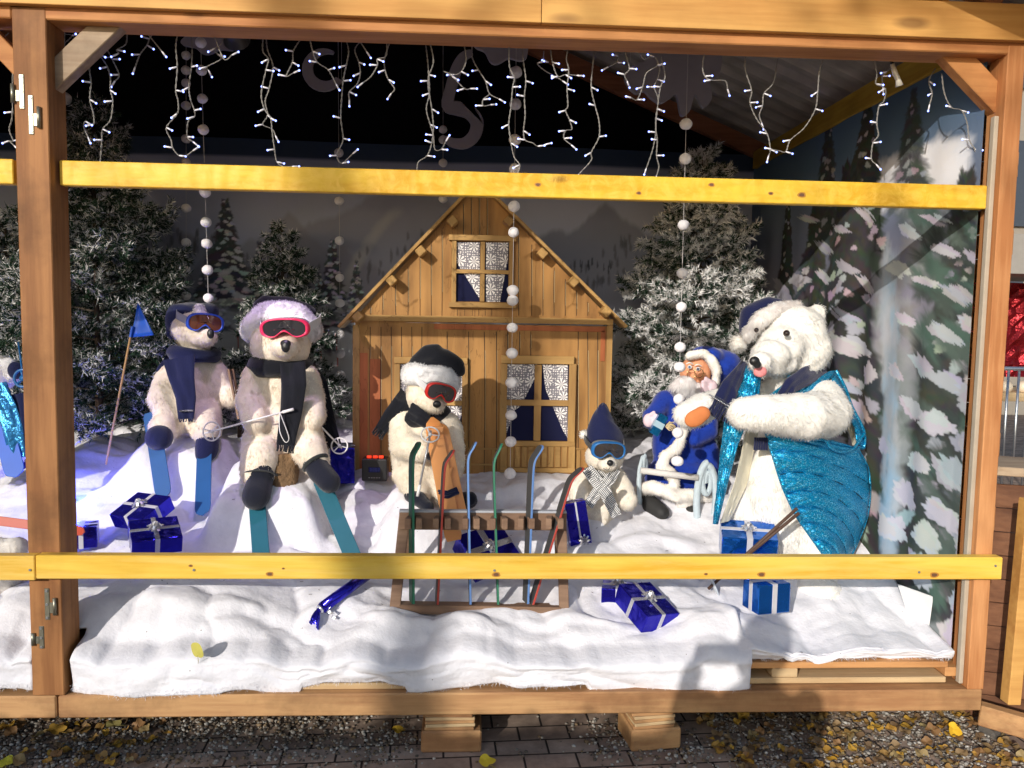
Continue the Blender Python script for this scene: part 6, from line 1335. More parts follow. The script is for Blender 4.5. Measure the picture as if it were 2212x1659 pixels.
garland(432, [92, 152, 213, 280, 415, 480, 526, 583, 644], 4.0, 'string of white felt balls ending just above the blue goggle bear', x1=450, r=11)
garland(402, [120, 152, 180, 228, 300, 350, 450, 524, 582, 639], 4.85, 'dim string of felt balls far back, behind the one above the blue goggle bear', r=9.5)
garland(730, [330, 434, 520, 600, 655, 722, 764, 810, 860, 910], 5.0, 'dim string of felt balls at the back between pink goggle bear and chalet', x1=736, r=10)
garland(957, [280, 302, 352, 430], 5.0, 'short dim string of felt balls hanging above the left roof slope of the chalet', r=9)
garland(140, [213, 300], 4.5, 'two dim felt balls hanging just right of the left post', r=13)
PAPER = plain('grey_foam_board', (.34, .32, .36), .9, var=.12)
def flatshape(name, label, paths, Y, th=.03):
    t = thing(name, label, 'decoration', P(*paths[0][0], Y), 'hanging foam cut-outs'); m = MB()
    for pts in paths: m.prism([P(x, y, Y) for x, y in pts], (0, th, 0))
    m.obj('cut_out', PAPER, t); 
    x, y = paths[0][0]; a = P(x, y, Y, .01); MB().tube([a, Vector((a.x, a.y, roofz(a.x)))], .001, 4).obj('thread', THR, t)
def ringpts(x, y, r0, r1, a0, a1, n=18, taper=True):
    out = []; inn = []
    for i in range(n + 1):
        t = i / n; a = R(a0 + (a1 - a0) * t); w_ = (math.sin(math.pi * min(1, .15 + .85 * t)) if taper else 1); ro = r1; ri = r1 - (r1 - r0) * (.25 + .75 * w_)
        out.append((x + ro * math.cos(a), y + ro * math.sin(a))); inn.append((x + ri * math.cos(a), y + ri * math.sin(a)))
    return out + inn[::-1]
flatshape('crescent_cut_out', 'grey foam crescent moon hanging in the dark upper left of the gable', [ringpts(698, 150, 22, 46, 30, 300)], 4.7)
def thick(path, ws):
    P_ = [Vector((x, y, 0)) for x, y in path]; L_ = []; R_ = []
    for i, p in enumerate(P_):
        d = (P_[min(i + 1, len(P_) - 1)] - P_[max(i - 1, 0)]).normalized(); n = Vector((-d.y, d.x, 0)); L_.append(p + n * ws[i]); R_.append(p - n * ws[i])
    return [(p.x, p.y) for p in L_] + [(p.x, p.y) for p in R_[::-1]]
sw = [(1020, 112), (1000, 122), (985, 150), (975, 190), (968, 225), (985, 232), (1012, 240), (1030, 262), (1025, 290), (1005, 308), (980, 308), (960, 298)]
def smooth2(path, n=4):
    return [(p.x, p.y) for p in bez([Vector((x, y, 0)) for x, y in path], len(path) * n)]
sp_ = smooth2(sw); flatshape('swirl_cut_out', 'grey foam swirl like a figure five hanging in the dark centre of the gable', [thick(sp_, [5 + 10 * math.sin(math.pi * i / (len(sp_) - 1)) ** .6 for i in range(len(sp_))])], 4.6)
def cloud(cx, cy, w_, h, seed, n=26):
    r = random.Random(seed); return [(cx + w_ * math.cos(2 * math.pi * i / n) * (1 + .10 * math.cos(2 * math.pi * i / n * 6 + seed)), cy + h * math.sin(2 * math.pi * i / n) * (1 + .16 * math.cos(2 * math.pi * i / n * 6 + seed))) for i in range(n)]
flatshape('cloud_cut_out', 'grey foam cloud hanging left of the long centre ball string under the beam', [cloud(1090, 85, 62, 48, 1, 60)], 4.2)
flatshape('cloud_cut_out', 'dark grey foam cloud at the top left behind the lights', [cloud(455, 82, 62, 30, 2, 60)], 4.7)
flatshape('cloud_cut_out', 'pale grey foam cloud with icicle drips hanging under the roof at the right', [[(x, y) for x, y in smooth2([(1360, 190), (1350, 165), (1370, 140), (1395, 130), (1410, 100), (1450, 80), (1500, 85), (1545, 95), (1560, 125), (1552, 165), (1535, 175), (1538, 212), (1520, 232), (1502, 205), (1490, 240), (1472, 248), (1462, 205), (1448, 212), (1428, 222), (1408, 212), (1392, 196), (1376, 202), (1360, 190)], 5)]], 3.95)

# ---------------------------------------------------------------- icicle lights
WIRE = plain('clear_wire', (.26, .25, .23), .45, spec=.5, var=.2); LEDM = emit('led_glow', (.22, .30, 1.0), 5.0); LEDB = plain('led_body', (.75, .75, .82), .2, spec=.6)
def z1(p): return [(a * .3360, b * .3360) for a, b in p]
def z2(p): return [(734.5 + a * .3360, b * .3360) for a, b in p]
def z3(p): return [(1468.9 + a * .3360, b * .3360) for a, b in p]
STR = [
 (z1([(60, 225), (20, 260), (75, 330), (80, 720), (60, 830), (85, 905), (60, 905), (90, 935)]), 'hanging at the left edge beside the post'),
 (z1([(385, 170), (410, 215), (460, 230), (400, 290)]), 'tucked behind the left corner brace'),
 (z1([(820, 190), (810, 280), (750, 320), (760, 345), (690, 370), (640, 350), (690, 430), (710, 510), (710, 580), (725, 650), (710, 770), (660, 830), (655, 900), (645, 1035)]), 'longest one right of the left corner brace'),
 (z1([(560, 380), (575, 450), (585, 530), (578, 640), (600, 730), (600, 800), (550, 780), (540, 820), (565, 880)]), 'ending in a hook below the left brace'),
 (z1([(650, 350), (720, 380), (765, 480), (740, 520)]), 'short loop by the left brace'),
 (z1([(990, 205), (960, 250), (945, 290), (900, 350), (870, 430)]), 'short one bent to the left under the beam'),
 (z1([(960, 260), (1000, 280), (1040, 330)]), 'tiny stub beside the short bent one'),
 (z1([(1145, 205), (1130, 290), (1140, 430), (1130, 580), (1145, 650), (1140, 730), (1070, 820), (1100, 900), (1110, 950), (1150, 1000), (1190, 1005), (1240, 970)]), 'long one curling up to the right at its end'),
 (z1([(1220, 205), (1235, 300), (1230, 430), (1215, 560), (1225, 640), (1250, 710), (1250, 750), (1210, 780), (1205, 880), (1240, 910)]), 'wavy one in front of the left ball string'),
 (z1([(1435, 225), (1425, 280), (1380, 310), (1400, 350), (1420, 380), (1330, 430), (1340, 450)]), 'short tangled one near the left crescent'),
 (z1([(1380, 310), (1440, 380), (1490, 355)]), 'small hook off the short tangled one'),
 (z1([(1690, 240), (1690, 330), (1725, 380), (1710, 450), (1680, 600), (1700, 700), (1740, 760), (1750, 850), (1765, 960), (1780, 1040), (1820, 1070), (1875, 1070)]), 'twisted one reaching down to the yellow rail left of the crescent'),
 (z1([(1710, 240), (1720, 320), (1755, 430), (1730, 570), (1705, 650), (1720, 740), (1690, 800), (1750, 830), (1770, 870)]), 'second half of the twisted pair left of the crescent'),
 (z1([(1930, 250), (1885, 330), (1880, 400), (1840, 490), (1885, 470)]), 'short one bending right by the crescent'),
 (z1([(1990, 255), (2010, 330), (2040, 400), (2110, 450), (2160, 540)]), 'one slanting across the crescent'),
 (z2([(40, 260), (55, 330), (40, 420), (20, 520), (10, 640), (5, 760), (20, 890), (0, 950), (-20, 1000), (10, 1050), (80, 990)]), 'long one with upturned end right of the crescent'),
 (z2([(130, 265), (95, 320), (120, 400), (130, 470), (110, 540), (60, 590), (60, 640)]), 'curved one right of the crescent'),
 (z2([(135, 280), (170, 330)]), 'single drop stub under the beam'),
 (z2([(300, 275), (295, 360), (240, 380), (240, 420), (200, 490), (150, 530)]), 'one swinging left before the dark gap'),
 (z2([(320, 275), (285, 380), (290, 450), (310, 510), (350, 570), (330, 600)]), 'one with a kinked tip before the dark gap'),
 (z2([(550, 285), (560, 360), (570, 480), (575, 600), (555, 700), (580, 800), (600, 870), (610, 960), (650, 960), (680, 910)]), 'thick cluster left of the grey swirl'),
 (z2([(580, 285), (600, 400), (565, 520), (590, 700), (600, 820), (590, 920), (560, 1000), (505, 1040), (495, 1095)]), 'tail touching the yellow rail left of the swirl'),
 (z2([(800, 305), (810, 390), (780, 460), (735, 480), (670, 460), (720, 490), (800, 570), (835, 570)]), 'zigzag one in front of the swirl'),
 (z2([(850, 300), (850, 370), (890, 450), (935, 520), (960, 600), (1020, 635)]), 'slanting one right of the swirl'),
 (z2([(960, 610), (920, 640), (920, 680), (965, 675)]), 'small hook at the end of the slanting one'),
 (z2([(1085, 330), (1090, 430), (1120, 500), (1110, 560), (1100, 680), (1085, 800), (1100, 920), (1120, 1010), (1155, 1060), (1145, 1110)]), 'long one along the centre ball string'),
 (z2([(1170, 310), (1180, 400), (1195, 520), (1185, 620), (1190, 740), (1180, 840), (1190, 900), (1240, 920), (1270, 940), (1315, 930)]), 'one right of the centre ball string curling right'),
 (z2([(1310, 330), (1310, 380), (1340, 400), (1270, 405), (1310, 450), (1400, 500), (1430, 520)]), 'loop crossing the red rafter'),
 (z2([(1355, 330), (1365, 400), (1400, 490), (1450, 480), (1520, 485)]), 'one crossing the loop at the red rafter'),
 (z2([(1465, 320), (1455, 380), (1470, 450), (1460, 570), (1465, 680), (1450, 710), (1475, 770), (1490, 830), (1450, 840), (1440, 890), (1485, 930)]), 'long one with a curled end below the rafter'),
 (z2([(1635, 330), (1625, 420), (1615, 560), (1640, 680), (1665, 780), (1665, 880), (1615, 980), (1615, 1030), (1535, 1120)]), 'long smooth one before the pale cloud'),
 (z2([(1830, 335), (1790, 360), (1780, 400), (1725, 430)]), 'short left arm before the pale cloud'),
 (z2([(1830, 380), (1860, 440), (1830, 480), (1845, 520)]), 'short right arm before the pale cloud'),
 (z2([(1925, 330), (1950, 380), (2020, 365), (2040, 420), (1970, 470), (1945, 560), (1910, 640), (1875, 630)]), 'one draped over the pale cloud'),
 (z2([(2030, 370), (2055, 440), (2040, 510), (2020, 560), (2045, 640), (2030, 760), (2030, 850), (2010, 960), (1970, 1080)]), 'thick cluster on the pale cloud'),
 (z2([(2060, 400), (2090, 490), (2060, 560), (2040, 700), (2030, 820), (2040, 900), (2035, 1000), (2050, 1070), (2035, 1130)]), 'twin of the cluster on the pale cloud'),
 (z3([(160, 335), (145, 430), (160, 490), (200, 515), (290, 520), (305, 570)]), 'hook shaped one right of the pale cloud'),
 (z3([(420, 350), (420, 450), (460, 580), (450, 660), (490, 760), (560, 860), (580, 960), (570, 1000)]), 'left side of the large heart loop under the roof'),
 (z3([(625, 380), (600, 530), (540, 600), (530, 680), (510, 740), (525, 790)]), 'inner strand of the large loop'),
 (z3([(920, 400), (895, 470), (885, 590), (870, 700), (800, 820), (710, 900), (680, 975), (640, 970), (590, 960)]), 'right side of the large heart loop under the roof'),
 (z3([(1250, 380), (1265, 480), (1260, 540), (1320, 570), (1310, 650), (1280, 680), (1265, 790), (1275, 870), (1240, 920), (1230, 1020), (1260, 1055)]), 'long wavy one in front of the painted tall fir'),
 (z3([(1370, 410), (1330, 460), (1300, 490), (1305, 560)]), 'short one joined to the plug'),
 (z3([(1640, 440), (1600, 520), (1620, 600), (1605, 670)]), 'short one left of the right brace'),
 (z3([(1690, 470), (1700, 600), (1745, 690), (1810, 710), (1845, 790), (1860, 900), (1895, 960), (1905, 1020)]), 'long one before the bright painted mountain'),
]
def icicle(i, path, desc):
    r = random.Random(i); Y = 2.90 + .04 * math.sin(i * 1.7); pts3 = [P(x, y, Y, r.uniform(-.008, .008)) for x, y in path]
    pts3[0] = Vector((pts3[0].x, Y, max(pts3[0].z, 2.505) if path[0][1] < 140 and path[0][0] < 2060 else pts3[0].z))
    sm = bez(pts3, len(pts3) * 8); t = thing('icicle_light_strand', 'icicle light strand, ' + desc, 'string light', sm[0], 'icicle light strands under the beam')
    m = MB(); ph = r.random() * 6
    for off in (0, math.pi): m.tube([p + Vector((.0018 * math.cos(k * 1.3 + off + ph), .0018 * math.sin(k * 1.3 + off + ph), 0)) for k, p in enumerate(sm)], .0012, 5)
    m.obj('wire', WIRE, t, smooth=True)
    # bulbs at the bends
    idx = [j for j in range(1, len(pts3)) if j == len(pts3) - 1 or len(pts3) < 6 or j % 3 != 1]
    if len(idx) < 3: idx = [len(pts3) - 1]
    for k, j in enumerate(idx):
        p = pts3[j]; sd = -1 if (k + i) % 2 else 1
        d = Vector((sd * r.uniform(.7, 1), r.uniform(-.5, .1), r.uniform(-.6, .2))).normalized() if j < len(pts3) - 1 else ((pts3[j] - pts3[j - 1]).normalized())
        c = p + d * .024; b_ = MB(); b_.tube([p, p + d * .006, p + d * .022], [.0018, .0030, .0030], 7); bo = b_.obj('bulb', LEDB, t, smooth=True)
        g = MB(); g.ell(p + d * .0255, (.0034, .0034, .0034), nu=8, nv=6); g.obj('led_tip', LEDM, bo, smooth=True)
for i, (pth, desc) in enumerate(STR): icicle(i, pth, desc)
pg = thing('cable_plug', 'clear bodied cable connector hanging from a black lead near the right brace', 'connector', P(1925, 120, 2.9))
MB().tube([P(1915, 100, 2.9), P(1918, 118, 2.9), P(1930, 142, 2.9)], .006, 8).obj('lead', plain('black_rubber', (.02, .02, .02), .6), pg, smooth=True)
MB().tube([P(1927, 138, 2.9), P(1934, 160, 2.9), P(1940, 172, 2.9), P(1943, 186, 2.9)], [.008, .010, .009, .014], 10).obj('connector', plain('clear_connector', (.55, .53, .46), .15, spec=.8), pg, smooth=True)

# ================================================================ SKI RACK WITH SKIS
W_RACK = wood('weathered_rack_wood', (.27, .17, .11), (.17, .10, .065), 'X', dirt=.3)
rk = thing('ski_rack', 'small weathered wooden A-frame ski rack standing on the snow in the centre', 'rack', P(1035, 1330, 3.0))
def bar2(name, p0, p1, wpx, dpt, mat, Y=3.09, parent=rk, d0=0., d1=0.):
    a = P(*p0, Y, d0); b_ = P(*p1, Y, d1); d = (b_ - a).normalized(); f = Vector((0, 1, 0)); n = d.cross(f).normalized() * PX(wpx, Y) / 2; MB().prism([a + n, b_ + n, b_ - n, a - n], (0, dpt, 0)).obj(name, mat, parent, .002)
bar2('leg', (850, 1342), (874, 1108), 23, .022, W_RACK, d0=-.09, d1=.03); bar2('leg', (1220, 1350), (1213, 1108), 21, .022, W_RACK, d0=-.09, d1=.03)
bar2('leg', (884, 1262), (880, 1112), 14, .02, W_RACK, d0=.27, d1=.07); bar2('leg', (1207, 1262), (1204, 1112), 14, .02, W_RACK, d0=.27, d1=.07)
bar2('top_board', (862, 1125), (1224, 1127), 40, .022, W_RACK, d0=.0, d1=.0); bar2('bottom_board', (862, 1317), (1212, 1322), 20, .05, W_RACK, d0=-.075, d1=-.075)
bar2('cap_strip', (862, 1105), (1224, 1107), 5, .03, plain('worn_grey_paint', (.40, .42, .46), .7), d0=-.002, d1=-.002)
for i, x in enumerate((884, 904, 944, 966, 1007, 1028, 1066, 1088, 1126, 1146, 1186, 1208)):
    c = P(x, 1128, 3.09, -.028); MB().box(c, (PX(13, 3.09), .056, PX(23, 3.09)), Matrix.Rotation(R(8 if i % 2 else -8), 3, 'Z')).obj('peg_block', W_RACK, rk, .002)
GRN = plain('green_painted_edge', (.02, .16, .09), .45); RED = plain('red_painted_edge', (.42, .05, .035), .45); LBL = plain('light_blue_edge', (.12, .24, .52), .45); DKF = plain('dark_ski_base', (.045, .045, .045), .6)
def rack_ski(col, label, xb, yb, xk, yk, xt, yt, turn, wpx, Y0=3.055, back=None):
    """little ski seen nearly edge on: painted edge + dark base face"""
    a = P(xb, yb, Y0, -.02); k = P(xk, yk, Y0, .03); t_ = P(xt, yt, Y0, .05); root = thing('miniature_ski', label, 'ski', a, 'miniature skis in the rack')
    pts = bez([a, a.lerp(k, .33), a.lerp(k, .66), a.lerp(k, .9), k + (t_ - k) * .12, t_ - (t_ - k) * .3, t_], 36); c, s = math.cos(turn), math.sin(turn); wv = Vector((c, s, 0)); sd = Vector((-s, c, 0)); W_ = PX(wpx, Y0); TH = .0085
    def strip(o0, o1, col_, name, w0):
        rows = []
        for i, p in enumerate(pts):
            q = 1 if i < len(pts) * .84 else max(.1, 1 - ((i / len(pts) - .84) / .16) ** 2 * .9)
            rows.append([p + wv * o0 - sd * w0 * q / 2, p + wv * o1 - sd * w0 * q / 2, p + wv * o1 + sd * w0 * q / 2, p + wv * o0 + sd * w0 * q / 2])
        mb = MB().grid(rows, closed=True); mb.add(rows[0], [(0, 1, 2, 3)]); mb.add(rows[-1], [(3, 2, 1, 0)]); return mb.obj(name, col_, root, .001)
    strip(0, TH, col, 'painted_edge', W_); strip(-.0022, 0.0002, back or DKF, 'dark_base', W_ * .96)
rack_ski(GRN, 'miniature green ski, leftmost in the rack', 888, 1300, 887, 990, 904, 955, .32, 30, back=plain('dark_green_face', (.012, .075, .045), .5))
rack_ski(RED, 'miniature red ski, second from the left in the rack', 942, 1302, 957, 1005, 978, 972, .16, 26)
rack_ski(LBL, 'miniature light blue ski, third in the rack', 1014, 1302, 1008, 990, 1026, 955, .03, 24)
rack_ski(GRN, 'miniature thin green ski, fourth in the rack', 1074, 1302, 1064, 1000, 1082, 958, -.02, 24)
rack_ski(LBL, 'miniature blue ski with dark base, fifth in the rack', 1134, 1300, 1146, 1000, 1168, 962, .28, 30)
rack_ski(RED, 'miniature red ski leaning to the right at the right end of the rack', 1146, 1302, 1228, 1038, 1256, 1010, .22, 28)

# ================================================================ PRESENTS
def foil(name, col, r=.16):
    if name in MATS: return MATS[name]
    m, N, L, b = newmat(name); b.inputs['Base Color'].default_value = (*col, 1); b.inputs['Metallic'].default_value = .8; b.inputs['Roughness'].default_value = r
    tc = N.new('ShaderNodeTexCoord'); v = N.new('ShaderNodeTexVoronoi'); v.inputs['Scale'].default_value = 26; v.feature = 'SMOOTH_F1'; L.new(tc.outputs['Object'], v.inputs[0]); n = N.new('ShaderNodeTexNoise'); n.inputs['Scale'].default_value = 18; n.inputs['Detail'].default_value = 4; L.new(tc.outputs['Object'], n.inputs[0])
    a = N.new('ShaderNodeMath'); a.operation = 'ADD'; L.new(v.outputs['Distance'], a.inputs[0]); L.new(n.outputs['Fac'], a.inputs[1]); bp = N.new('ShaderNodeBump'); bp.inputs['Strength'].default_value = .35; bp.inputs['Distance'].default_value = .012; L.new(a.outputs[0], bp.inputs['Height']); L.new(bp.outputs[0], b.inputs['Normal'])
    MATS[name] = m; return m
DB = foil('dark_blue_foil', (.022, .018, .42)); MBL = foil('mid_blue_foil', (.01, .13, .55)); SIL = plain('silver_ribbon', (.72, .72, .76), .25, .75, var=.05); SAT = plain('satin_ribbon', (.62, .62, .68), .45, .2, var=.05)
def bow(mb, c, r, nrm=(0, -.2, 1)):
    n = Vector(nrm).normalized(); u = n.orthogonal().normalized(); v = n.cross(u)
    for layer, (k, rr, hh) in enumerate(((8, 1, .25), (7, .72, .55), (5, .4, .8))):
        for i in range(k):
            a = 2 * math.pi * i / k + layer * .4; d = u * math.cos(a) + v * math.sin(a); s = n.cross(d) * r * .16
            pts = [c, c + d * r * rr * .6 + n * r * hh, c + d * r * rr + n * r * hh * .5, c + d * r * rr * .55 + n * r * .08]
            mb.grid([[p - s * q, p + s * q] for p, q in zip(pts, (.3, 1, .9, .3))])
def present(label, c, size, yaw, mat, rib=SAT, tilt=0., roll=0., bw=True, rw=.018, cross=True):
    c = Vector(c); w_, d_, h_ = size; Rm = (Matrix.Rotation(yaw, 3, 'Z') @ Matrix.Rotation(tilt, 3, 'X') @ Matrix.Rotation(roll, 3, 'Y'))
    t = thing('wrapped_present', label, 'present', c, 'wrapped presents'); m = MB(); n = 6
    bm_v = []; m.box(c, size, Rm); o = m.obj('box', mat, t, .004, seg=2)
    rb = MB(); rb.box(c, (rw, d_ + .003, h_ + .003), Rm)
    if cross: rb.box(c, (w_ + .0024, rw, h_ + .0024), Rm)
    rb.obj('ribbon', rib, t, .0008)
    if bw: b_ = MB(); bow(b_, c + Rm @ Vector((0, 0, h_ / 2 + .003)), .034, Rm @ Vector((0, 0, 1))); b_.obj('bow', SIL, t, solid=.0006)
    return t
def on(x, y, Y, h): p = P(x, y, Y); return p
present('dark blue present with silver bow lying on the snow right of the left post', P(308, 1105, 3.50), (.19, .17, .07), R(-25), DB, tilt=R(24))
present('dark blue present with star bow in front of another at the left', P(335, 1158, 3.30), (.19, .16, .075), R(28), DB, rib=SIL, tilt=R(20))
present('two tone large light blue present beside the big bear', P(1615, 1174, 3.20), (.22, .16, .13), R(-14), MBL, rib=SAT, rw=.024, tilt=R(14))
present('small light blue present low in front of the big bear under the rail', P(1655, 1284, 2.98), (.14, .11, .115), R(14), MBL, bw=False, rw=.022)
present('dark blue present with silver bow lying tilted at the front right of the rack', P(1395, 1310, 3.02), (.16, .20, .08), R(25), DB, rib=SIL, tilt=R(20), roll=R(6))
present('dark blue present half hidden behind the tilted one', P(1335, 1283, 3.12), (.13, .11, .075), R(-12), DB)
present('wide dark blue present with gold lit bow behind the ski rack', P(1052, 1195, 3.38), (.22, .20, .10), R(38), DB, rib=SIL, tilt=R(38), roll=R(-10), rw=.03)
present('small dark blue present tucked behind the wide one at the rack', P(1095, 1215, 3.5), (.14, .1, .08), R(-20), DB)
present('long dark blue box present standing on end against the small bear', P(1248, 1140, 3.46), (.095, .06, .245), R(6), DB, roll=R(-10), bw=False, cross=False, rw=.008)
b_ = MB(); bow(b_, P(1262, 1167, 3.415), .026, (0, -1, .2)); tag(b_.obj('gift_bow', SIL, None, solid=.0006), 'silver star bow stuck on the tall dark blue box', 'bow')
present('large dark blue present behind the leg of the pink goggle bear', P(712, 1000, 4.02), (.25, .18, .18), R(8), DB, rib=SIL, rw=.012)
present('dark blue present edge showing right of the left post under the red ski', P(178, 1155, 3.42), (.12, .12, .09), R(20), DB, bw=False)
present('blue present half buried left of the left post', P(40, 1020, 4.2), (.2, .2, .14), R(10), DB)
# long twisted cracker
cr = thing('gift_cracker', 'long dark blue foil cracker with twisted end and curled silver ribbon', 'present', P(740, 1290, 3.0))
a = P(697, 1312, 2.99); c = P(795, 1240, 3.16); d = (a - c).normalized()
MB().tube([c, a], .022, 18).obj('tube', DB, cr, smooth=True)
rows = []; u = d.orthogonal().normalized(); v = d.cross(u)
dn = Vector((-.02, -.05, -.07)).normalized()
for i, (s, rr) in enumerate(((0, .021), (.012, .011), (.022, .008), (.04, .014), (.062, .02), (.075, .023))):
    ce = a + d * min(s, .02) + dn * max(0, s - .02); rows.append([ce + (u * math.cos(q) + v * math.sin(q)) * rr * (1 + .22 * math.sin(q * 5 + i)) for q in np.linspace(0, 2 * math.pi, 21)[:-1]])
MB().grid(rows, closed=True).obj('twisted_end', DB, cr, smooth=True, solid=.001)
MB().tube([a + d * .014 + (u * math.cos(q) + v * math.sin(q)) * .013 for q in np.linspace(0, 6.283, 17)[:-1]], .006, 6, closed=True).obj('ribbon', SIL, cr, smooth=True)
rb = MB(); rows = []
for i in range(26):
    q = i * .45; p = a + Vector((.018 + .0012 * i + .008 * math.cos(q), -.01 + .006 * math.sin(q), -.002 - .0016 * i)); rows.append([p, p + Vector((.004, .002, .007))])
rb.grid(rows); rb.obj('curled_ribbon', SIL, cr, solid=.0006)

# ---------------------------------------------------------------- radio, flag, leaf
ra = thing('portable_radio', 'small black boombox with glowing red knobs standing before the chalet wall', 'radio', P(811, 1035, 3.95)); cc = P(811, 1012, 3.95); w_, h_ = PX(54, 3.95), PX(48, 3.95); BK = plain('black_plastic', (.012, .012, .013), .4, spec=.5, bump=.1, bscale=200)
MB().box(cc, (w_, .09, h_)).obj('case', BK, ra, .006, seg=3)
MB().tube([cc + Vector((-w_ * .36, 0, h_ * .5)), cc + Vector((-w_ * .34, 0, h_ * .56)), cc + Vector((w_ * .34, 0, h_ * .56)), cc + Vector((w_ * .36, 0, h_ * .5))], .004, 7).obj('handle', BK, ra, smooth=True)
MB().box(cc + Vector((0, -.046, .002)), (w_ * .46, .003, h_ * .24)).obj('display', plain('blue_display', (.008, .012, .07), .2, spec=.6), ra, .001)
RK = emit('red_lit_knob', (1.0, .06, .02), .8)
for k in range(3): MB().tube([cc + Vector((w_ * (-.24 + .24 * k), -.01, h_ * .49)), cc + Vector((w_ * (-.24 + .24 * k), -.01, h_ * .49 + .012))], .012, 16).obj('knob', RK, ra, smooth=True)
for k in range(5): MB().box(cc + Vector((w_ * (-.2 + .1 * k), -.046, -h_ * .34)), (.006, .004, .003)).obj('button', GREYP, ra)
seg = MB()       # display digits
for k in range(4):
    x0 = cc.x - w_ * .16 + k * w_ * .105
    for (dx, dz, sx, sz) in ((0, 0, .0012, .014), (.006, 0, .0012, .014), (.003, .0065, .006, .0012), (.003, -.0065, .006, .0012)): seg.box((x0 + dx, cc.y - .0482, cc.z + .002 + dz), (sx, .001, sz))
seg.obj('digits', plain('dim_blue_digits', (.03, .06, .4), .4), ra)
fl = thing('slalom_flag', 'blue triangular slalom flag on a thin bamboo cane beside the dark fir', 'flag', P(229, 1003, 3.95))
MB().tube([P(229, 1003, 3.95), P(282, 726, 3.95, -.02), P(286, 705, 3.95, -.02)], .005, 8).obj('cane', plain('bamboo', (.42, .25, .10), .6, bump=.2, var=.25), fl, smooth=True)
MB().tube([P(281.5, 728, 3.95, -.02), P(286, 705, 3.95, -.02)], .0062, 8).obj('tape', plain('bright_blue_board', (.01, .10, .55), .45), fl)
rows = []
for i in range(9):
    t_ = i / 8; a = Vector((298 + (283 - 298) * t_, 655 + (729 - 655) * t_, 0)); b_ = Vector((298 + (333 - 298) * t_, 655 + (724 - 655) * t_, 0)); rows.append([P(a.x + (b_.x - a.x) * s, a.y + (b_.y - a.y) * s, 3.95, -.02 + .012 * math.sin(s * 3 + t_ * 2)) for s in np.linspace(0, 1, 9)])
MB().grid(rows).obj('pennant', plain('bright_blue_board', (.01, .10, .55), .45), fl, smooth=True, solid=.003)
lf = MB(); leaf_mesh(lf, P(425, 1405, 2.74, -.012), .034, 2.6, R(82), 0, (.50, .46, .10), lobes=1, curl=.1)
tag(lf.obj('fallen_leaf', LEAFM, None, attr=True, smooth=True, fixn=False), 'yellow green leaf stuck to the front face of the snow batting', 'leaf', 'fallen leaves')

bt = MB(); a = P(640, 1479, 2.80); c = P(890, 1479, 2.80); bt.box(((a.x + c.x) / 2, 2.815, .238), (c.x - a.x, .07, .022)); tag(bt.obj('pale_board', W_PALE, None, .002), 'strip of pale bare board peeping out below the snow left of centre', 'board')
cs = MB(); cs.prism([q + Vector((-.045, 0, 0)) for q in (P(1962, 1262, 3.1), P(2042, 1290, 2.95), P(2060, 1316, 2.93), P(2058, 1390, 2.93), P(2005, 1390, 3.0))], (.004, .003, 0)); tag(cs.obj('white_card', plain('white_card_paper', (.72, .73, .74), .8, var=.06), None), 'sheet of white card standing against the side wall behind the pallet', 'card')
sp2 = MB()
for i in range(90):
    x = random.uniform(-1.3, 1.6); y = random.uniform(2.95, 3.6); z_ = ground_z(x, y); a_ = random.uniform(0, 6.28); l_ = random.uniform(.003, .014); q = Vector((x, y, z_ + .002)); sp2.tube([q, q + Vector((l_ * math.cos(a_), l_ * math.sin(a_), .001))], .0009, 4)
tag(sp2.obj('litter_specks', plain('dark_litter', (.06, .045, .03), .9), None), 'tiny dark twigs and bark crumbs scattered over the snow batting', 'litter', kind='stuff')
# blue LED flood half sunk in the snow behind the left post
lp = thing('led_floodlight', 'small lit blue floodlight sunk in the snow right behind the left post', 'lamp', P(150, 1085, 3.75)); c = P(148, 1075, 3.78)
MB().box(c, (.05, .03, .04)).obj('housing', BK, lp, .004); MB().box(c + Vector((.0, 0, .021)), (.04, .022, .002)).obj('lens', emit('blue_led_panel', (.02, .05, 1.0), 20), lp)
l = bpy.data.lights.new('blue_led', 'POINT'); l.energy = 5.0; l.color = (.05, .08, 1.0); l.shadow_soft_size = .03; lo = bpy.data.objects.new('blue_led', l); COL.objects.link(lo); lo.parent = lp; lo.matrix_parent_inverse = MINV[lp]; lo.location = c + Vector((.03, -.02, .06))
lp = thing('lilac_tint_spot', 'unseen lilac spotlight added behind the top beam to tint the left bears', 'lamp', (-.9, 3.1, 2.62)); c = Vector((-.9, 3.1, 2.62))  # unseen fixture, added for the lilac tint on the left bears
MB().tube([c + Vector((0, -.05, .03)), c + Vector((.0, .06, -.03))], [.04, .05], 16).obj('housing', BK, lp, smooth=True); MB().tube([c, Vector((c.x, c.y, roofz(c.x)))], .008, 6).obj('stem', BK, lp)
l = bpy.data.lights.new('lilac_tint_led', 'SPOT'); l.energy = 48; l.color = (.78, .55, 1.0); l.spot_size = R(58); l.spot_blend = .9; l.shadow_soft_size = .06; lo = bpy.data.objects.new('lilac_tint_led', l); COL.objects.link(lo); lo.parent = lp; lo.matrix_parent_inverse = MINV[lp]
lo.location = c + Vector((.0, .08, -.04)); lo.rotation_euler = (Vector((-1.0, 3.75, 1.1)) - c).to_track_quat('-Z', 'Y').to_euler()

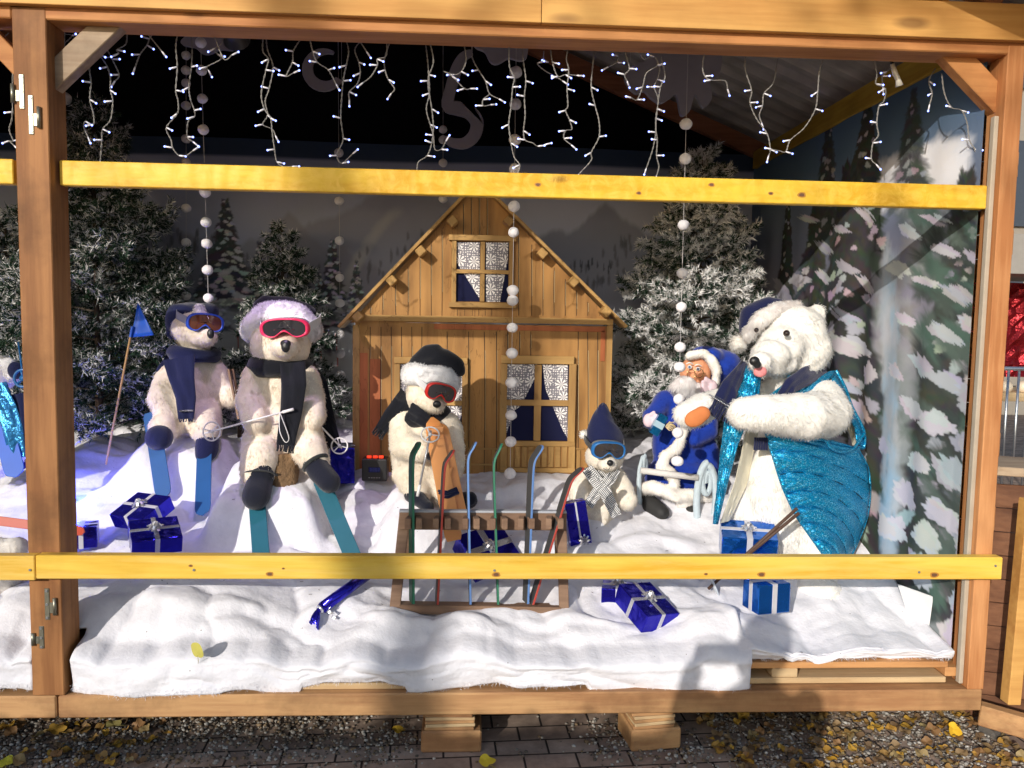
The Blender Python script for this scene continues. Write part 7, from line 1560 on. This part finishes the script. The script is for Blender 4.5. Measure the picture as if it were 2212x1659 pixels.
# ================================================================ OUT OF FRAME: what throws the soft shadows
def src(X, Y, Z, t): return Vector((X - .56 * t, Y - t, Z + .40 * t))
def outdoor_tree(label, foot, lean, rad, hgt, crowns, seed):
    t = thing('street_tree', label, 'tree', foot, 'trees behind the photographer'); r = random.Random(seed); f = Vector(foot); top = f + Vector(lean) + Vector((0, 0, hgt)); m = MB()
    m.tube(bez([f, f.lerp(top, .35) + Vector((.05, 0, 0)), f.lerp(top, .7) - Vector((.06, 0, 0)), top], 18), [rad * (1 - .6 * i / 18) for i in range(19)], 10); lv = MB()
    for k, (c, s) in enumerate(crowns):
        c = Vector(c); m.tube(bez([f.lerp(top, .6 + .35 * r.random()), (top + c) / 2 + Vector((0, 0, .2)), c], 10), [.014 - .0005 * i for i in range(11)], 6)
        for q in range(5): m.tube([c, c + Vector((r.gauss(0, s * .6), r.gauss(0, s * .6), r.gauss(0, s * .6)))], .005, 4)
        for q in range(int(170 * s * s)):
            p = c + Vector((r.gauss(0, s * .5), r.gauss(0, s * .5), r.gauss(0, s * .45))); u = Vector((r.gauss(0, 1), r.gauss(0, 1), r.gauss(0, 1))).normalized(); v = u.orthogonal().normalized(); z_ = r.uniform(.04, .08); lv.add([p + u * z_, p + v * z_ * .6, p - u * z_, p - v * z_ * .6], [(0, 1, 2, 3)])
    m.obj('trunk', plain('street_tree_bark', (.12, .10, .08), .9, bump=.5), t); lv.obj('crown', plain('autumn_foliage', (.30, .20, .04), .7), t, fixn=False)
A = P(870, 1480, 2.75); B_ = P(935, 1480, 2.75)
fa = src(A.x, 2.75, 0, 13); fb = src(B_.x, 2.75, 0, 13.5)
outdoor_tree('slim leaning street tree behind the photographer', (fa.x + 1.0, fa.y, 0), (-1.5, 0, 0), .085, 8.2, [(tuple(src(.9, 2.75, 2.9, 12)), .9), (tuple(src(1.9, 2.75, 2.9, 12)), 1.0), (tuple(src(-3.0, 2.75, 2.2, 12)), .9)], 5)
outdoor_tree('second slim street tree behind the photographer', (fb.x + 1.0, fb.y, 0), (-1.4, .2, 0), .11, 8.5, [(tuple(src(2.4, 2.75, 2.4, 12.5)), .9), (tuple(src(-2.4, 2.75, 2.0, 12.5)), .7)], 6)
hd = thing('shade_hedge', 'unseen hedge added behind the photographer to shade the ground', 'hedge', (-3.9, -1.9, 0)); hm = MB(); r_ = random.Random(3)  # added blocker in hedge form, keeps the sun off the ground below the sill
for q in range(9000):
    p = Vector((r_.uniform(-6.4, -1.72), r_.uniform(-2.1, -1.7), r_.choice((r_.uniform(0, 1.94), r_.uniform(1.2, 1.94))))); u = Vector((r_.gauss(0, 1), r_.gauss(0, 1), r_.gauss(0, 1))).normalized(); v = u.orthogonal().normalized(); z_ = r_.uniform(.02, .035); hm.add([p + u * z_, p + v * z_ * .6, p - u * z_, p - v * z_ * .6], [(0, 1, 2, 3)])
hm.obj('foliage', plain('shade_hedge_green', (.04, .08, .03), .7), hd, fixn=False); MB().box((-4.06, -1.9, .94), (4.6, .3, 1.86)).obj('branches', plain('shade_hedge_core', (.02, .03, .015), .9), hd)
# the photographer
ph = MB(); o = src(1.06, 2.75, 0, 2.9); ox, oy = o.x, o.y
ph.ell((ox, oy, 1.56), (.09, .11, .125)); cap(ph, (ox, oy, 1.38), (ox, oy, 1.46), .06, .055, 3); ph.ell((ox, oy, 1.20), (.20, .12, .22)); ph.ell((ox, oy, .98), (.17, .12, .16))
for s in (-1, 1):
    cap(ph, (ox + s * .09, oy, .90), (ox + s * .10, oy, .48), .085, .06); cap(ph, (ox + s * .10, oy, .48), (ox + s * .11, oy - .02, .09), .06, .045); cap(ph, (ox + s * .11, oy - .02, .05), (ox + s * .12, oy + .14, .04), .045, .035, 4)
    cap(ph, (ox + s * .19, oy, 1.34), (ox + s * .26, oy + .10, 1.10), .055, .045); cap(ph, (ox + s * .26, oy + .10, 1.10), (ox + s * .10, oy + .26, 1.36), .045, .035)
    for k in range(4): cap(ph, (ox + s * .09, oy + .27, 1.37 + .016 * k), (ox + s * .05, oy + .31, 1.375 + .016 * k), .010, .008, 3)
    cap(ph, (ox + s * .09, oy + .27, 1.36), (ox + s * .06, oy + .25, 1.35), .011, .009, 3)
V, T, N_ = remesh(ph, .018, 3); po = fastmesh('person', V, T, plain('dark_coat', (.03, .03, .04), .9)); tag(po, 'person in dark clothes standing in front of the booth holding up a phone', 'person')
MB().box((ox, oy + .31, 1.40), (.15, .01, .075)).obj('phone', plain('black_plastic', (.012, .012, .013), .4), po)
